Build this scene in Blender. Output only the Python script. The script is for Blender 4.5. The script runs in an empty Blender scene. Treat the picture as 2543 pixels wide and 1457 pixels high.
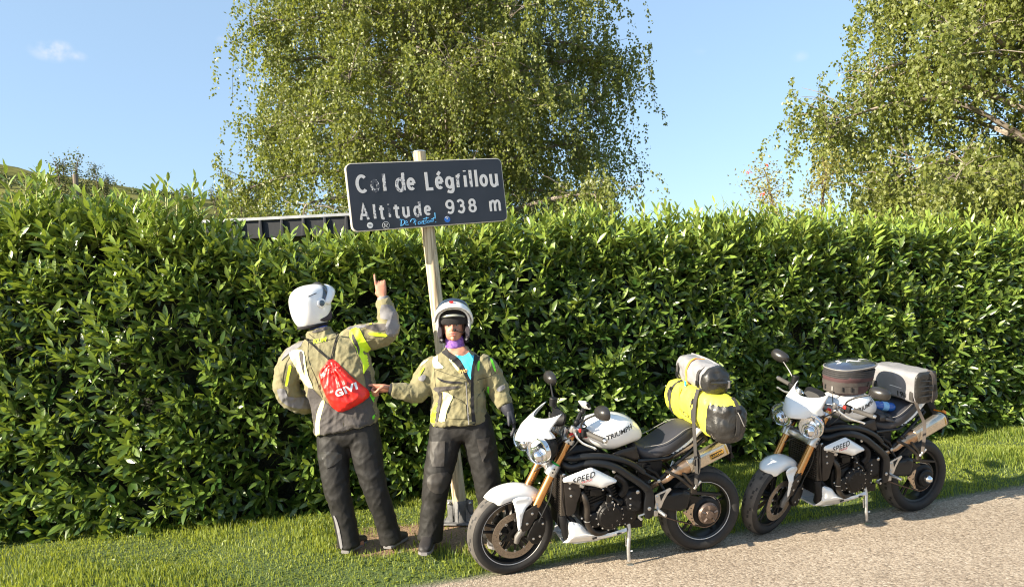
import bpy, bmesh, math, random
import numpy as np
from mathutils import Vector, Matrix, noise, geometry
from mathutils.bvhtree import BVHTree
R = math.radians
random.seed(7); rng = np.random.default_rng(7)
scene = bpy.context.scene
COL = scene.collection
# ------------------------------------------------------------ camera
CAM_H = 1.70
pitch = math.atan(61.5/1900.0); roll = R(2.86)
cf = Vector((0, math.cos(pitch), math.sin(pitch))); cu0 = Vector((0, -math.sin(pitch), math.cos(pitch)))
cr = math.cos(roll)*Vector((1, 0, 0)) - math.sin(roll)*cu0
cu = math.sin(roll)*Vector((1, 0, 0)) + math.cos(roll)*cu0
cd = bpy.data.cameras.new('camera'); cam = bpy.data.objects.new('camera', cd); COL.objects.link(cam)
m = Matrix.Identity(4)
for i in range(3): m[i][0] = cr[i]; m[i][1] = cu[i]; m[i][2] = -cf[i]
m[2][3] = CAM_H
cam.matrix_world = m
cd.sensor_fit = 'HORIZONTAL'; cd.sensor_width = 36; cd.lens = 36*1900/2543; cd.clip_start = .05; cd.clip_end = 6000
scene.camera = cam
# ------------------------------------------------------------ light
SUN_AZ = R(28); SUN_EL = R(24)
ldir = Vector((math.cos(SUN_AZ)*math.cos(SUN_EL), math.sin(SUN_AZ)*math.cos(SUN_EL), -math.sin(SUN_EL)))
sd = bpy.data.lights.new('sun', 'SUN'); sd.energy = 5.0; sd.angle = R(.5); sd.color = (1.0, .89, .70)
sun = bpy.data.objects.new('sun', sd); COL.objects.link(sun)
sun.rotation_euler = ldir.to_track_quat('-Z', 'Y').to_euler(); sun.location = (-20, -8, 20)
world = bpy.data.worlds.new('World'); scene.world = world; world.use_nodes = True
nt = world.node_tree; nt.nodes.clear()
wo = nt.nodes.new('ShaderNodeOutputWorld'); bg = nt.nodes.new('ShaderNodeBackground')
sky = nt.nodes.new('ShaderNodeTexSky'); sky.sky_type = 'NISHITA'; sky.sun_disc = False
sky.sun_elevation = SUN_EL; sky.sun_rotation = math.atan2(-ldir.x, -ldir.y)
sky.altitude = 0; sky.air_density = 1.0; sky.dust_density = 1.2; sky.ozone_density = 3.0
bg.inputs['Strength'].default_value = .10
def dir_px(px, py):
    d = cf + cr*((px-1271.5)/1900) + cu*((728.5-py)/1900); return d.normalized()
tc = nt.nodes.new('ShaderNodeTexCoord')
wn = nt.nodes.new('ShaderNodeTexNoise'); wn.inputs['Scale'].default_value = 38; wn.inputs['Detail'].default_value = 5
nt.links.new(tc.outputs['Generated'], wn.inputs['Vector'])
acc = None
for (px, py, rad, st) in ((128, 128, .019, 1.0), (148, 118, .013, .9), (187, 140, .011, .55), (558, 100, .009, .3), (574, 50, .008, .2), (1990, 140, .011, .25), (1735, 130, .008, .12)):
    d = dir_px(px, py)
    vm = nt.nodes.new('ShaderNodeVectorMath'); vm.operation = 'SUBTRACT'
    nt.links.new(tc.outputs['Generated'], vm.inputs[0]); vm.inputs[1].default_value = d
    vs = nt.nodes.new('ShaderNodeVectorMath'); vs.operation = 'MULTIPLY'; vs.inputs[1].default_value = (1, 1, 1.9)
    nt.links.new(vm.outputs[0], vs.inputs[0])
    ln = nt.nodes.new('ShaderNodeVectorMath'); ln.operation = 'LENGTH'; nt.links.new(vs.outputs[0], ln.inputs[0])
    mr = nt.nodes.new('ShaderNodeMapRange'); mr.interpolation_type = 'SMOOTHSTEP'
    mr.inputs['From Min'].default_value = 0; mr.inputs['From Max'].default_value = rad*1.35; mr.inputs['To Min'].default_value = st; mr.inputs['To Max'].default_value = 0
    nt.links.new(ln.outputs['Value'], mr.inputs['Value'])
    if acc is None: acc = mr.outputs[0]
    else:
        mx = nt.nodes.new('ShaderNodeMath'); mx.operation = 'MAXIMUM'; nt.links.new(acc, mx.inputs[0]); nt.links.new(mr.outputs[0], mx.inputs[1]); acc = mx.outputs[0]
cr1 = nt.nodes.new('ShaderNodeMapRange'); cr1.inputs['From Min'].default_value = .38; cr1.inputs['From Max'].default_value = .62
nt.links.new(wn.outputs['Fac'], cr1.inputs['Value'])
mm = nt.nodes.new('ShaderNodeMath'); mm.operation = 'MULTIPLY'; nt.links.new(acc, mm.inputs[0]); nt.links.new(cr1.outputs[0], mm.inputs[1])
mixc = nt.nodes.new('ShaderNodeMix'); mixc.data_type = 'RGBA'
hz = nt.nodes.new('ShaderNodeMix'); hz.data_type = 'RGBA'; hz.inputs['Factor'].default_value = .48   # thin even high haze over the whole sky
nt.links.new(sky.outputs[0], hz.inputs['A']); hz.inputs['B'].default_value = (1.85, 2.55, 3.20, 1)
nt.links.new(mm.outputs[0], mixc.inputs['Factor']); nt.links.new(hz.outputs['Result'], mixc.inputs['A'])
mixc.inputs['B'].default_value = (3.6, 3.55, 3.6, 1)
nt.links.new(mixc.outputs['Result'], bg.inputs['Color']); nt.links.new(bg.outputs[0], wo.inputs['Surface'])
scene.view_settings.view_transform = 'Standard'; scene.view_settings.look = 'None'; scene.view_settings.gamma = 1
scene.view_settings.use_curve_mapping = False
scene.view_settings.exposure = 1.55
scene.render.engine = 'CYCLES'
scene.cycles.pixel_filter_type = 'BLACKMAN_HARRIS'; scene.cycles.filter_width = 1.15
# ------------------------------------------------------------ tagging and linking helpers
def tag(o, label=None, cat=None, group=None, kind=None):
    if label: o['label'] = label
    if cat: o['category'] = cat
    if group: o['group'] = group
    if kind: o['kind'] = kind
    return o
def link(o, parent=None):
    COL.objects.link(o)
    if parent is not None: o.parent = parent
    return o
def empty(name, loc=(0, 0, 0), rot=(0, 0, 0)):
    o = bpy.data.objects.new(name, None); o.location = loc; o.rotation_euler = rot; o.empty_display_size = .1
    return link(o)
def copy_tree(o, parent=None):
    c = o.copy(); link(c, parent)
    for ch in list(o.children): copy_tree(ch, c)
    return c
def np_mesh(name, V, F, mat=None, attrs=None, smooth=False, matidx=None):
    """V (n,3) array, F (m,k) int array with constant k"""
    me = bpy.data.meshes.new(name); V = np.ascontiguousarray(V, dtype=np.float32); F = np.ascontiguousarray(F, dtype=np.int32)
    n, k = F.shape
    me.vertices.add(len(V)); me.vertices.foreach_set('co', V.ravel())
    me.loops.add(n*k); me.loops.foreach_set('vertex_index', F.ravel())
    me.polygons.add(n); me.polygons.foreach_set('loop_start', np.arange(0, n*k, k, dtype=np.int32))
    me.polygons.foreach_set('use_smooth', np.full(n, smooth, dtype=bool))
    if attrs:
        for an, av in attrs.items():
            a = me.attributes.new(an, 'FLOAT', 'POINT'); a.data.foreach_set('value', np.ascontiguousarray(av, dtype=np.float32))
    for mt in (mat if isinstance(mat, (list, tuple)) else [mat]):
        if mt: me.materials.append(mt)
    if matidx is not None: me.polygons.foreach_set('material_index', np.asarray(matidx, dtype=np.int32))
    me.update(); me.validate(verbose=False)
    return me
def np_obj(name, V, F, mat=None, parent=None, **kw):
    return link(bpy.data.objects.new(name, np_mesh(name, V, F, mat, **kw)), parent)
# ------------------------------------------------------------ geometry makers: each returns (verts, faces)
def cat(*ms):
    V = []; F = []
    for v, f in ms:
        o = len(V); V += [tuple(p) for p in v]; F += [tuple(i+o for i in q) for q in f]
    return V, F
def xf(m, M):
    return [tuple(M @ Vector(v)) for v in m[0]], m[1]
def tr(m, t): return [(v[0]+t[0], v[1]+t[1], v[2]+t[2]) for v in m[0]], m[1]
def mirror_y(m): return [(v[0], -v[1], v[2]) for v in m[0]], [tuple(reversed(f)) for f in m[1]]
def catmull(pts, n=6, closed=False):
    P = [Vector(p) for p in pts]; N = len(P); out = []
    for i in range(N if closed else N-1):
        if closed: p0, p1, p2, p3 = P[i-1], P[i], P[(i+1) % N], P[(i+2) % N]
        else: p0, p1, p2, p3 = P[max(i-1, 0)], P[i], P[i+1], P[min(i+2, N-1)]
        for k in range(n):
            t = k/n
            out.append(.5*((2*p1)+(p2-p0)*t+(2*p0-5*p1+4*p2-p3)*t*t+(3*p1-p0-3*p2+p3)*t**3))
    if not closed: out.append(P[-1])
    return out
def tube(pts, r, seg=10, caps=True, ell=1.0, up=(0, 0, 1), smooth=0):
    """tube along pts; r number or list; ell squeezes across the second axis"""
    pts = [Vector(p) for p in pts]
    if not isinstance(r, (list, tuple)): r = [r]*len(pts)
    if smooth:
        rr = catmull([(x, 0, 0) for x in r], smooth); pts = catmull(pts, smooth); r = [max(p.x, 1e-4) for p in rr]
    n = len(pts); V = []; F = []
    t0 = (pts[1]-pts[0]).normalized(); u = Vector(up)
    a = t0.cross(u)
    if a.length < 1e-3: a = t0.cross(Vector((0, 1, 0)))
    a.normalize(); b = a.cross(t0).normalized()
    for i in range(n):
        t = (pts[min(i+1, n-1)]-pts[max(i-1, 0)])
        if t.length < 1e-9: t = t0.copy()
        t.normalize()
        q = t0.rotation_difference(t); a = q @ a; b = q @ b; t0 = t
        for k in range(seg):
            an = 2*math.pi*k/seg
            V.append(tuple(pts[i]+a*(math.cos(an)*r[i]*ell)+b*(math.sin(an)*r[i])))
    for i in range(n-1):
        for k in range(seg):
            k2 = (k+1) % seg; F.append((i*seg+k, (i+1)*seg+k, (i+1)*seg+k2, i*seg+k2))
    if caps:
        F.append(tuple(range(seg))); F.append(tuple(reversed(range((n-1)*seg, n*seg))))
    return V, F
def box(c, s, M=None):
    V = [(c[0]+dx*s[0]/2, c[1]+dy*s[1]/2, c[2]+dz*s[2]/2) for dx in (-1, 1) for dy in (-1, 1) for dz in (-1, 1)]
    F = [(0, 1, 3, 2), (4, 6, 7, 5), (0, 4, 5, 1), (2, 3, 7, 6), (0, 2, 6, 4), (1, 5, 7, 3)]
    return ([tuple(M @ Vector(v)) for v in V] if M else V), F
def lathe(prof, seg=32, c=(0, 0, 0), axis='y', closed=False):
    """prof: list of (radius, along). axis y: along -> y"""
    V = []; F = []; n = len(prof)
    for k in range(seg):
        an = 2*math.pi*k/seg; co, si = math.cos(an), math.sin(an)
        for (r, a) in prof:
            if axis == 'y': V.append((c[0]+r*co, c[1]+a, c[2]+r*si))
            elif axis == 'z': V.append((c[0]+r*co, c[1]+r*si, c[2]+a))
            else: V.append((c[0]+a, c[1]+r*co, c[2]+r*si))
    for k in range(seg):
        k2 = (k+1) % seg
        for i in range(n if closed else n-1):
            j = (i+1) % n
            F.append((k*n+i, k*n+j, k2*n+j, k2*n+i))
    if not closed:
        if prof[0][0] > 1e-5: F.append(tuple(k*n for k in range(seg)))
        if prof[-1][0] > 1e-5: F.append(tuple(reversed([k*n+n-1 for k in range(seg)])))
    return V, F
def prism(pts, a, b, axis='y'):
    """polygon (x,z) extruded from a to b along y (or (x,y) along z)"""
    n = len(pts)
    if axis == 'y': V = [(p[0], a, p[1]) for p in pts]+[(p[0], b, p[1]) for p in pts]
    elif axis == 'z': V = [(p[0], p[1], a) for p in pts]+[(p[0], p[1], b) for p in pts]
    else: V = [(a, p[0], p[1]) for p in pts]+[(b, p[0], p[1]) for p in pts]
    F = [tuple(range(n)), tuple(reversed(range(n, 2*n)))]+[(i, i+n, (i+1) % n+n, (i+1) % n) for i in range(n)]
    return V, F
def loft(rings, caps=True):
    n = len(rings[0]); V = [tuple(p) for r_ in rings for p in r_]; F = []
    for i in range(len(rings)-1):
        for k in range(n):
            k2 = (k+1) % n; F.append((i*n+k, (i+1)*n+k, (i+1)*n+k2, i*n+k2))
    if caps: F.append(tuple(range(n))); F.append(tuple(reversed(range((len(rings)-1)*n, len(rings)*n))))
    return V, F
def sring(c, A, B, hw, hh, n=2.0, seg=20):
    """superellipse ring centred c, half width hw along unit A, half height hh along B"""
    c = Vector(c); A = Vector(A); B = Vector(B); out = []
    for k in range(seg):
        t = 2*math.pi*k/seg; co, si = math.cos(t), math.sin(t)
        out.append(c+A*(hw*math.copysign(abs(co)**(2/n), co))+B*(hh*math.copysign(abs(si)**(2/n), si)))
    return out
def sph(c, r, seg=14, rings=8, s=(1, 1, 1)):
    prof = [(max(math.sin(math.pi*i/rings), 0)*1.0, -math.cos(math.pi*i/rings)) for i in range(rings+1)]
    V, F = lathe([(max(p[0], 1e-4)*r, p[1]*r) for p in prof], seg, axis='z')
    return [(c[0]+v[0]*s[0], c[1]+v[1]*s[1], c[2]+v[2]*s[2]) for v in V], F
def resample(pts, step, closed=True):
    P = [Vector((p[0], p[1], 0)) for p in pts]; out = []
    for i in range(len(P) if closed else len(P)-1):
        a, b = P[i], P[(i+1) % len(P)]; k = max(1, int(round((b-a).length/step)))
        for j in range(k): out.append(a.lerp(b, j/k))
    return [(p.x, p.y) for p in out]
def smooth2(pts, n=6): return [(p.x, p.y) for p in catmull([(a, b, 0) for a, b in pts], n, True)]
def tri2d(outline, step):
    """constrained triangulation of a 2D outline with interior points; returns pts, tris, boundary distance"""
    o = resample(outline, step)
    P = np.array(o); x0, y0 = P.min(0); x1, y1 = P.max(0)
    a = P; b = np.roll(P, -1, 0)
    def inside_dist(q):
        ab = b-a; t = np.clip(((q-a)*ab).sum(1)/np.maximum((ab*ab).sum(1), 1e-12), 0, 1)
        d = np.sqrt((((a+ab*t[:, None])-q)**2).sum(1)).min()
        c = ((a[:, 1] > q[1]) != (b[:, 1] > q[1]))
        with np.errstate(divide='ignore', invalid='ignore'):
            xi = (b[:, 0]-a[:, 0])*(q[1]-a[:, 1])/(b[:, 1]-a[:, 1])+a[:, 0]
        return (np.count_nonzero(c & (q[0] < xi)) % 2 == 1), d
    pts = [Vector(p) for p in o]; row = 0
    y = y0+step*.5
    while y < y1:
        x = x0+(step*.5 if row % 2 else 0)
        while x < x1:
            ins, d = inside_dist(np.array([x, y]))
            if ins and d > step*.45: pts.append(Vector((x, y)))
            x += step
        y += step*.87; row += 1
    n = len(o)
    res = geometry.delaunay_2d_cdt(pts, [], [list(range(n))], 1, 1e-6)
    pv = [(p.x, p.y) for p in res[0]]; tris = [tuple(f) for f in res[2]]
    dist = [inside_dist(np.array(p))[1] for p in pv]
    return pv, tris, dist
def pillow(outline, base, depth, step=.012, rim=.03, back=None, curve=None):
    """puffed plate in the x-z plane at y=base; front swells towards -y by depth; curve(x,z)->extra y"""
    pv, tris, dist = tri2d(outline, step); V = []; F = []
    n = len(pv)
    def prof(d):
        t = min(d/rim, 1); return math.sqrt(max(0, 1-(1-t)**2))
    for s in (0, 1):
        for (x, z), d in zip(pv, dist):
            c = curve(x, z) if curve else 0
            y = base+c-depth*prof(d) if s == 0 else base+c+(back if back is not None else 0)*prof(d)
            V.append((x, y, z))
    for t in tris:
        F.append(t); F.append(tuple(reversed([i+n for i in t])))
    return V, F
def merged(m, dist=1e-5):
    bm = bmesh.new(); vs = [bm.verts.new(v) for v in m[0]]
    for f in m[1]:
        try: bm.faces.new([vs[i] for i in f])
        except ValueError: pass
    bmesh.ops.remove_doubles(bm, verts=bm.verts, dist=dist)
    bmesh.ops.recalc_face_normals(bm, faces=bm.faces)
    return bm
def bevel_bm(bm, w, seg=2, ang=35):
    es = [e for e in bm.edges if len(e.link_faces) == 2 and e.calc_face_angle(0) > R(ang)]
    if es: bmesh.ops.bevel(bm, geom=es, offset=w, segments=seg, profile=.6, affect='EDGES', clamp_overlap=True)
def part(name, m, mat, parent=None, bevel=0, ang=40, label=None, seg=2, M=None, merge=True):
    bm = merged(m, 1e-5)
    if bevel: bevel_bm(bm, bevel, seg)
    me = bpy.data.meshes.new(name)
    for f in bm.faces: f.smooth = True
    bm.to_mesh(me); bm.free()
    me.set_sharp_from_angle(angle=R(ang))
    if mat: me.materials.append(mat)
    o = link(bpy.data.objects.new(name, me), parent)
    if M is not None: o.matrix_basis = M
    if label: o['label'] = label
    return o
def decal(name, tris2d, frame, direction, bvh, mat, parent, off=.0015, maxd=1.0, whole=False):
    """lays a flat triangulated print (pts,tris) in frame (origin,ux,uy) on a surface by casting along direction"""
    pv, tris = tris2d; o, ux, uy = [Vector(q) for q in frame]; d = Vector(direction).normalized(); V = []; ok = []
    for (a, b) in pv:
        p = o+ux*a+uy*b-d*maxd
        hit = bvh.ray_cast(p, d, maxd*2)
        if hit[0] is None: V.append(tuple(o+ux*a+uy*b)); ok.append(False)
        else:
            V.append(tuple(hit[0]-d*off)); ok.append(True)
    def fine(t):
        if not all(ok[i] for i in t): return False
        for i in range(3):
            a_, b_ = t[i], t[(i+1) % 3]; l2 = math.hypot(pv[a_][0]-pv[b_][0], pv[a_][1]-pv[b_][1])
            if (Vector(V[a_])-Vector(V[b_])).length > 3.2*l2+.006: return False
        return True
    F = [t for t in tris if fine(t)]
    if not F: return None
    if whole:   # keep the largest connected piece
        par = list(range(len(V)))
        def fd(i):
            while par[i] != i: par[i] = par[par[i]]; i = par[i]
            return i
        for t in F: par[fd(t[0])] = fd(t[1]); par[fd(t[1])] = fd(t[2])
        cnt = {}
        for t in F: cnt[fd(t[0])] = cnt.get(fd(t[0]), 0)+1
        best = max(cnt, key=cnt.get); F = [t for t in F if fd(t[0]) == best]
    us = sorted({i for t in F for i in t}); mp_ = {q: k for k, q in enumerate(us)}; V = [V[i] for i in us]; F = [tuple(mp_[i] for i in t) for t in F]
    me = bpy.data.meshes.new(name); me.from_pydata(V, [], F)
    for p in me.polygons: p.use_smooth = True
    me.materials.append(mat)
    return link(bpy.data.objects.new(name, me), parent)
def bvh_of(objs):
    """BVH in the common parent's space (objects with identity local matrices)"""
    V = []; F = []
    for o in objs:
        k = len(V); V += [tuple(o.matrix_basis @ v.co) for v in o.data.vertices]; F += [tuple(i+k for i in p.vertices) for p in o.data.polygons]
    return BVHTree.FromPolygons(V, F)
def text_tris(txt, size, bold=0.0, shear=0.0, step=None, sx=1.0, spacing=1.0, align='CENTER'):
    """triangulated text outline in 2D"""
    cu_ = bpy.data.curves.new('t', 'FONT'); cu_.body = txt; cu_.size = size; cu_.offset = bold; cu_.shear = shear
    cu_.align_x = align; cu_.space_character = spacing; cu_.resolution_u = 3; cu_.fill_mode = 'FRONT'
    o = bpy.data.objects.new('t', cu_); COL.objects.link(o)
    me = bpy.data.meshes.new_from_object(o.evaluated_get(bpy.context.evaluated_depsgraph_get()))
    bm = bmesh.new(); bm.from_mesh(me); bmesh.ops.triangulate(bm, faces=bm.faces)
    if step:
        for _ in range(5):
            es = [e for e in bm.edges if e.calc_length() > step]
            if not es: break
            bmesh.ops.subdivide_edges(bm, edges=es, cuts=1); bmesh.ops.triangulate(bm, faces=bm.faces)
    bm.verts.index_update()
    pv = [(v.co.x*sx, v.co.y) for v in bm.verts]; tris = [tuple(v.index for v in f.verts) for f in bm.faces]
    bm.free(); bpy.data.objects.remove(o); bpy.data.meshes.remove(me); bpy.data.curves.remove(cu_)
    return pv, tris
# ------------------------------------------------------------ materials
def new_mat(name):
    mt = bpy.data.materials.new(name); mt.use_nodes = True; return mt, mt.node_tree, mt.node_tree.nodes['Principled BSDF']
def mat(name, col, rough=.6, metal=0.0, var=.12, vscale=14, bump=.0, bscale=200, coat=0.0, spec=.5, col2=None, bdist=.002, detail=4, sheen=0, trans=0, rvar=0):
    mt, n, p = new_mat(name)
    p.inputs['Roughness'].default_value = rough; p.inputs['Metallic'].default_value = metal
    p.inputs['Specular IOR Level'].default_value = spec; p.inputs['Coat Weight'].default_value = coat; p.inputs['Coat Roughness'].default_value = .04
    if sheen: p.inputs['Sheen Weight'].default_value = sheen
    if trans: p.inputs['Transmission Weight'].default_value = trans
    t = n.nodes.new('ShaderNodeTexCoord'); nz = n.nodes.new('ShaderNodeTexNoise'); nz.inputs['Scale'].default_value = vscale; nz.inputs['Detail'].default_value = detail
    n.links.new(t.outputs['Object'], nz.inputs['Vector'])
    mp = n.nodes.new('ShaderNodeMapRange'); mp.inputs['From Min'].default_value = .3; mp.inputs['From Max'].default_value = .7
    n.links.new(nz.outputs['Fac'], mp.inputs['Value'])
    mx = n.nodes.new('ShaderNodeMix'); mx.data_type = 'RGBA'
    if col2 is None: a = tuple(c*(1-var) for c in col); b = tuple(min(c*(1+var), 1) for c in col)
    else: a, b = col, col2
    mx.inputs['A'].default_value = (*a, 1); mx.inputs['B'].default_value = (*b, 1)
    n.links.new(mp.outputs[0], mx.inputs['Factor']); n.links.new(mx.outputs['Result'], p.inputs['Base Color'])
    if rvar:
        mr = n.nodes.new('ShaderNodeMapRange'); mr.inputs['To Min'].default_value = max(rough-rvar, .02); mr.inputs['To Max'].default_value = min(rough+rvar, 1)
        n.links.new(nz.outputs['Fac'], mr.inputs['Value']); n.links.new(mr.outputs[0], p.inputs['Roughness'])
    if bump:
        nb = n.nodes.new('ShaderNodeTexNoise'); nb.inputs['Scale'].default_value = bscale; nb.inputs['Detail'].default_value = 3
        n.links.new(t.outputs['Object'], nb.inputs['Vector'])
        bp = n.nodes.new('ShaderNodeBump'); bp.inputs['Strength'].default_value = bump; bp.inputs['Distance'].default_value = bdist
        n.links.new(nb.outputs['Fac'], bp.inputs['Height']); n.links.new(bp.outputs[0], p.inputs['Normal'])
    return mt
def leaf_mat(name, dark, light, under, rough=.38, transl=.35, tcol=(.25, .38, .03), spec=.5):
    mt, n, p = new_mat(name)
    at = n.nodes.new('ShaderNodeAttribute'); at.attribute_name = 'tint'
    mx = n.nodes.new('ShaderNodeMix'); mx.data_type = 'RGBA'; mx.inputs['A'].default_value = (*dark, 1); mx.inputs['B'].default_value = (*light, 1)
    n.links.new(at.outputs['Fac'], mx.inputs['Factor'])
    ge = n.nodes.new('ShaderNodeNewGeometry'); m2 = n.nodes.new('ShaderNodeMix'); m2.data_type = 'RGBA'
    n.links.new(ge.outputs['Backfacing'], m2.inputs['Factor']); n.links.new(mx.outputs['Result'], m2.inputs['A'])
    m3 = n.nodes.new('ShaderNodeMix'); m3.data_type = 'RGBA'; m3.inputs['Factor'].default_value = .7
    n.links.new(mx.outputs['Result'], m3.inputs['A']); m3.inputs['B'].default_value = (*under, 1)
    n.links.new(m3.outputs['Result'], m2.inputs['B']); n.links.new(m2.outputs['Result'], p.inputs['Base Color'])
    p.inputs['Roughness'].default_value = rough; p.inputs['Specular IOR Level'].default_value = spec
    tl = n.nodes.new('ShaderNodeBsdfTranslucent'); tl.inputs['Color'].default_value = (*tcol, 1)
    ms = n.nodes.new('ShaderNodeMixShader'); ms.inputs['Fac'].default_value = transl
    out = n.nodes['Material Output']; n.links.new(p.outputs[0], ms.inputs[1]); n.links.new(tl.outputs[0], ms.inputs[2]); n.links.new(ms.outputs[0], out.inputs['Surface'])
    return mt
# ============================================================ ground, road
EO = Vector((-.577, 4.978)); ED = Vector((.943, .333)); EN = Vector((-.333, .943))
def sdist(x, y): return (x-EO.x)*EN.x+(y-EO.y)*EN.y
def sstep(t): t = np.clip(t, 0, 1); return t*t*(3-2*t)
def gz(x, y):
    x = np.asarray(x, float); y = np.asarray(y, float); s = sdist(x, y)
    z = -.004+.125*sstep((s-.02)/.75)+.02*sstep((s-.8)/1.0)
    z = z+sstep((s-.1)/.3)*(.012*np.sin(x*3.1+y*1.7)*np.cos(x*1.3-y*2.3)+.006*np.sin(x*9.1+1)*np.sin(y*8.3))
    z = z+sstep((-6.2-s)/1.5)*.25
    return z
xs = np.unique(np.concatenate([np.linspace(-3000, -60, 12), np.linspace(-60, -8, 14), np.arange(-8, 13, .12), np.linspace(13, 60, 14), np.linspace(60, 3000, 12)]))
ys = np.unique(np.concatenate([np.linspace(-1500, -40, 8), np.linspace(-40, 2, 14), np.arange(2, 12, .12), np.linspace(12, 60, 12), np.linspace(60, 3500, 12)]))
GX, GY = np.meshgrid(xs, ys); GZ = gz(GX, GY)
V = np.stack([GX.ravel(), GY.ravel(), GZ.ravel()], 1); nx = len(xs)
ii, jj = np.meshgrid(np.arange(len(xs)-1), np.arange(len(ys)-1)); a = (jj*nx+ii).ravel()
F = np.stack([a, a+1, a+nx+1, a+nx], 1)
mt, n, p = new_mat('soil_and_turf')
t = n.nodes.new('ShaderNodeTexCoord')
def nzn(sc, det=5, ro=.6):
    q = n.nodes.new('ShaderNodeTexNoise'); q.inputs['Scale'].default_value = sc; q.inputs['Detail'].default_value = det; q.inputs['Roughness'].default_value = ro
    n.links.new(t.outputs['Object'], q.inputs['Vector']); return q
def ramp(src, stops):
    r_ = n.nodes.new('ShaderNodeValToRGB'); e = r_.color_ramp.elements
    while len(e) < len(stops): e.new(.5)
    for i, (ps, c) in enumerate(stops): e[i].position = ps; e[i].color = (*c, 1)
    n.links.new(src, r_.inputs['Fac']); return r_
def mixc_(fac, A, B):
    q = n.nodes.new('ShaderNodeMix'); q.data_type = 'RGBA'
    n.links.new(fac, q.inputs['Factor']); n.links.new(A, q.inputs['A']); n.links.new(B, q.inputs['B']); return q.outputs['Result']
q1 = nzn(60); q2 = nzn(5)
gr = ramp(q1.outputs['Fac'], [(.3, (.03, .045, .012)), (.55, (.07, .11, .02)), (.75, (.12, .13, .04))])
so = ramp(q1.outputs['Fac'], [(.25, (.11, .07, .04)), (.5, (.25, .16, .095)), (.75, (.38, .27, .17))])
def blob(cx, cy, rx, ry):
    m1 = n.nodes.new('ShaderNodeMapping'); m1.vector_type = 'POINT'
    m1.inputs['Location'].default_value = (-cx/rx, -cy/ry, 0); m1.inputs['Scale'].default_value = (1/rx, 1/ry, 0)
    n.links.new(t.outputs['Object'], m1.inputs['Vector'])
    l = n.nodes.new('ShaderNodeVectorMath'); l.operation = 'LENGTH'; n.links.new(m1.outputs[0], l.inputs[0])
    ad = n.nodes.new('ShaderNodeMath'); ad.operation = 'MULTIPLY_ADD'; n.links.new(q2.outputs['Fac'], ad.inputs[0]); ad.inputs[1].default_value = .8; n.links.new(l.outputs['Value'], ad.inputs[2])
    mr = n.nodes.new('ShaderNodeMapRange'); mr.interpolation_type = 'SMOOTHSTEP'; mr.inputs['From Min'].default_value = 1.2; mr.inputs['From Max'].default_value = 1.5; mr.inputs['To Min'].default_value = 1; mr.inputs['To Max'].default_value = 0
    n.links.new(ad.outputs[0], mr.inputs['Value']); return mr.outputs[0]
SOIL = [(-.55, 5.80, .78, .36), (-1.08, 5.60, .30, .20), (.0, 6.25, .6, .25)]
c = gr.outputs[0]
for s_ in SOIL: c = mixc_(blob(*s_), c, so.outputs[0])
# gravelly margin right at the road edge
sx = n.nodes.new('ShaderNodeVectorMath'); sx.operation = 'DOT_PRODUCT'; sx.inputs[1].default_value = (EN.x, EN.y, 0)
n.links.new(t.outputs['Object'], sx.inputs[0])
mr = n.nodes.new('ShaderNodeMapRange'); d0 = EO.x*EN.x+EO.y*EN.y
mr.inputs['From Min'].default_value = d0+.02; mr.inputs['From Max'].default_value = d0+.14; mr.inputs['To Min'].default_value = 1; mr.inputs['To Max'].default_value = 0
n.links.new(sx.outputs['Value'], mr.inputs['Value'])
gv = ramp(q1.outputs['Fac'], [(.3, (.09, .07, .05)), (.55, (.22, .19, .15)), (.7, (.42, .38, .32))])
c = mixc_(mr.outputs[0], c, gv.outputs[0])
n.links.new(c, p.inputs['Base Color']); p.inputs['Roughness'].default_value = .95
bp = n.nodes.new('ShaderNodeBump'); bp.inputs['Strength'].default_value = .8; bp.inputs['Distance'].default_value = .02; n.links.new(q1.outputs['Fac'], bp.inputs['Height']); n.links.new(bp.outputs[0], p.inputs['Normal'])
ground = np_obj('ground', V, F, mt, smooth=True); tag(ground, 'grassy roadside verge with bare soil around the sign post', kind='structure')

# road: coarse pale asphalt with loose stones; ragged edge against the grass
mt, n, p = new_mat('road_asphalt'); t = n.nodes.new('ShaderNodeTexCoord')
v1 = n.nodes.new('ShaderNodeTexVoronoi'); v1.inputs['Scale'].default_value = 62; n.links.new(t.outputs['Object'], v1.inputs['Vector'])
v2 = n.nodes.new('ShaderNodeTexVoronoi'); v2.inputs['Scale'].default_value = 150; n.links.new(t.outputs['Object'], v2.inputs['Vector'])
q1 = nzn(1.2, 4); q2 = nzn(420, 3)
st = ramp(v1.outputs['Color'], [(0, (.14, .11, .085)), (.45, (.38, .305, .235)), (.8, (.53, .45, .36)), (1, (.76, .68, .58))])
st2 = ramp(v2.outputs['Color'], [(0, (.18, .145, .11)), (.5, (.38, .31, .24)), (1, (.6, .52, .42))])
dk = ramp(v1.outputs['Distance'], [(0, (1, 1, 1)), (.55, (1, 1, 1)), (.85, (.42, .40, .38))])
mx = n.nodes.new('ShaderNodeMix'); mx.data_type = 'RGBA'; mx.inputs['Factor'].default_value = .45; n.links.new(st.outputs[0], mx.inputs['A']); n.links.new(st2.outputs[0], mx.inputs['B'])
m2 = n.nodes.new('ShaderNodeMix'); m2.data_type = 'RGBA'; m2.blend_type = 'MULTIPLY'; m2.inputs['Factor'].default_value = .8; n.links.new(mx.outputs['Result'], m2.inputs['A']); n.links.new(dk.outputs[0], m2.inputs['B'])
lg = ramp(q1.outputs['Fac'], [(.3, (.86, .84, .82)), (.7, (1.05, 1.04, 1.02))])
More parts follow.
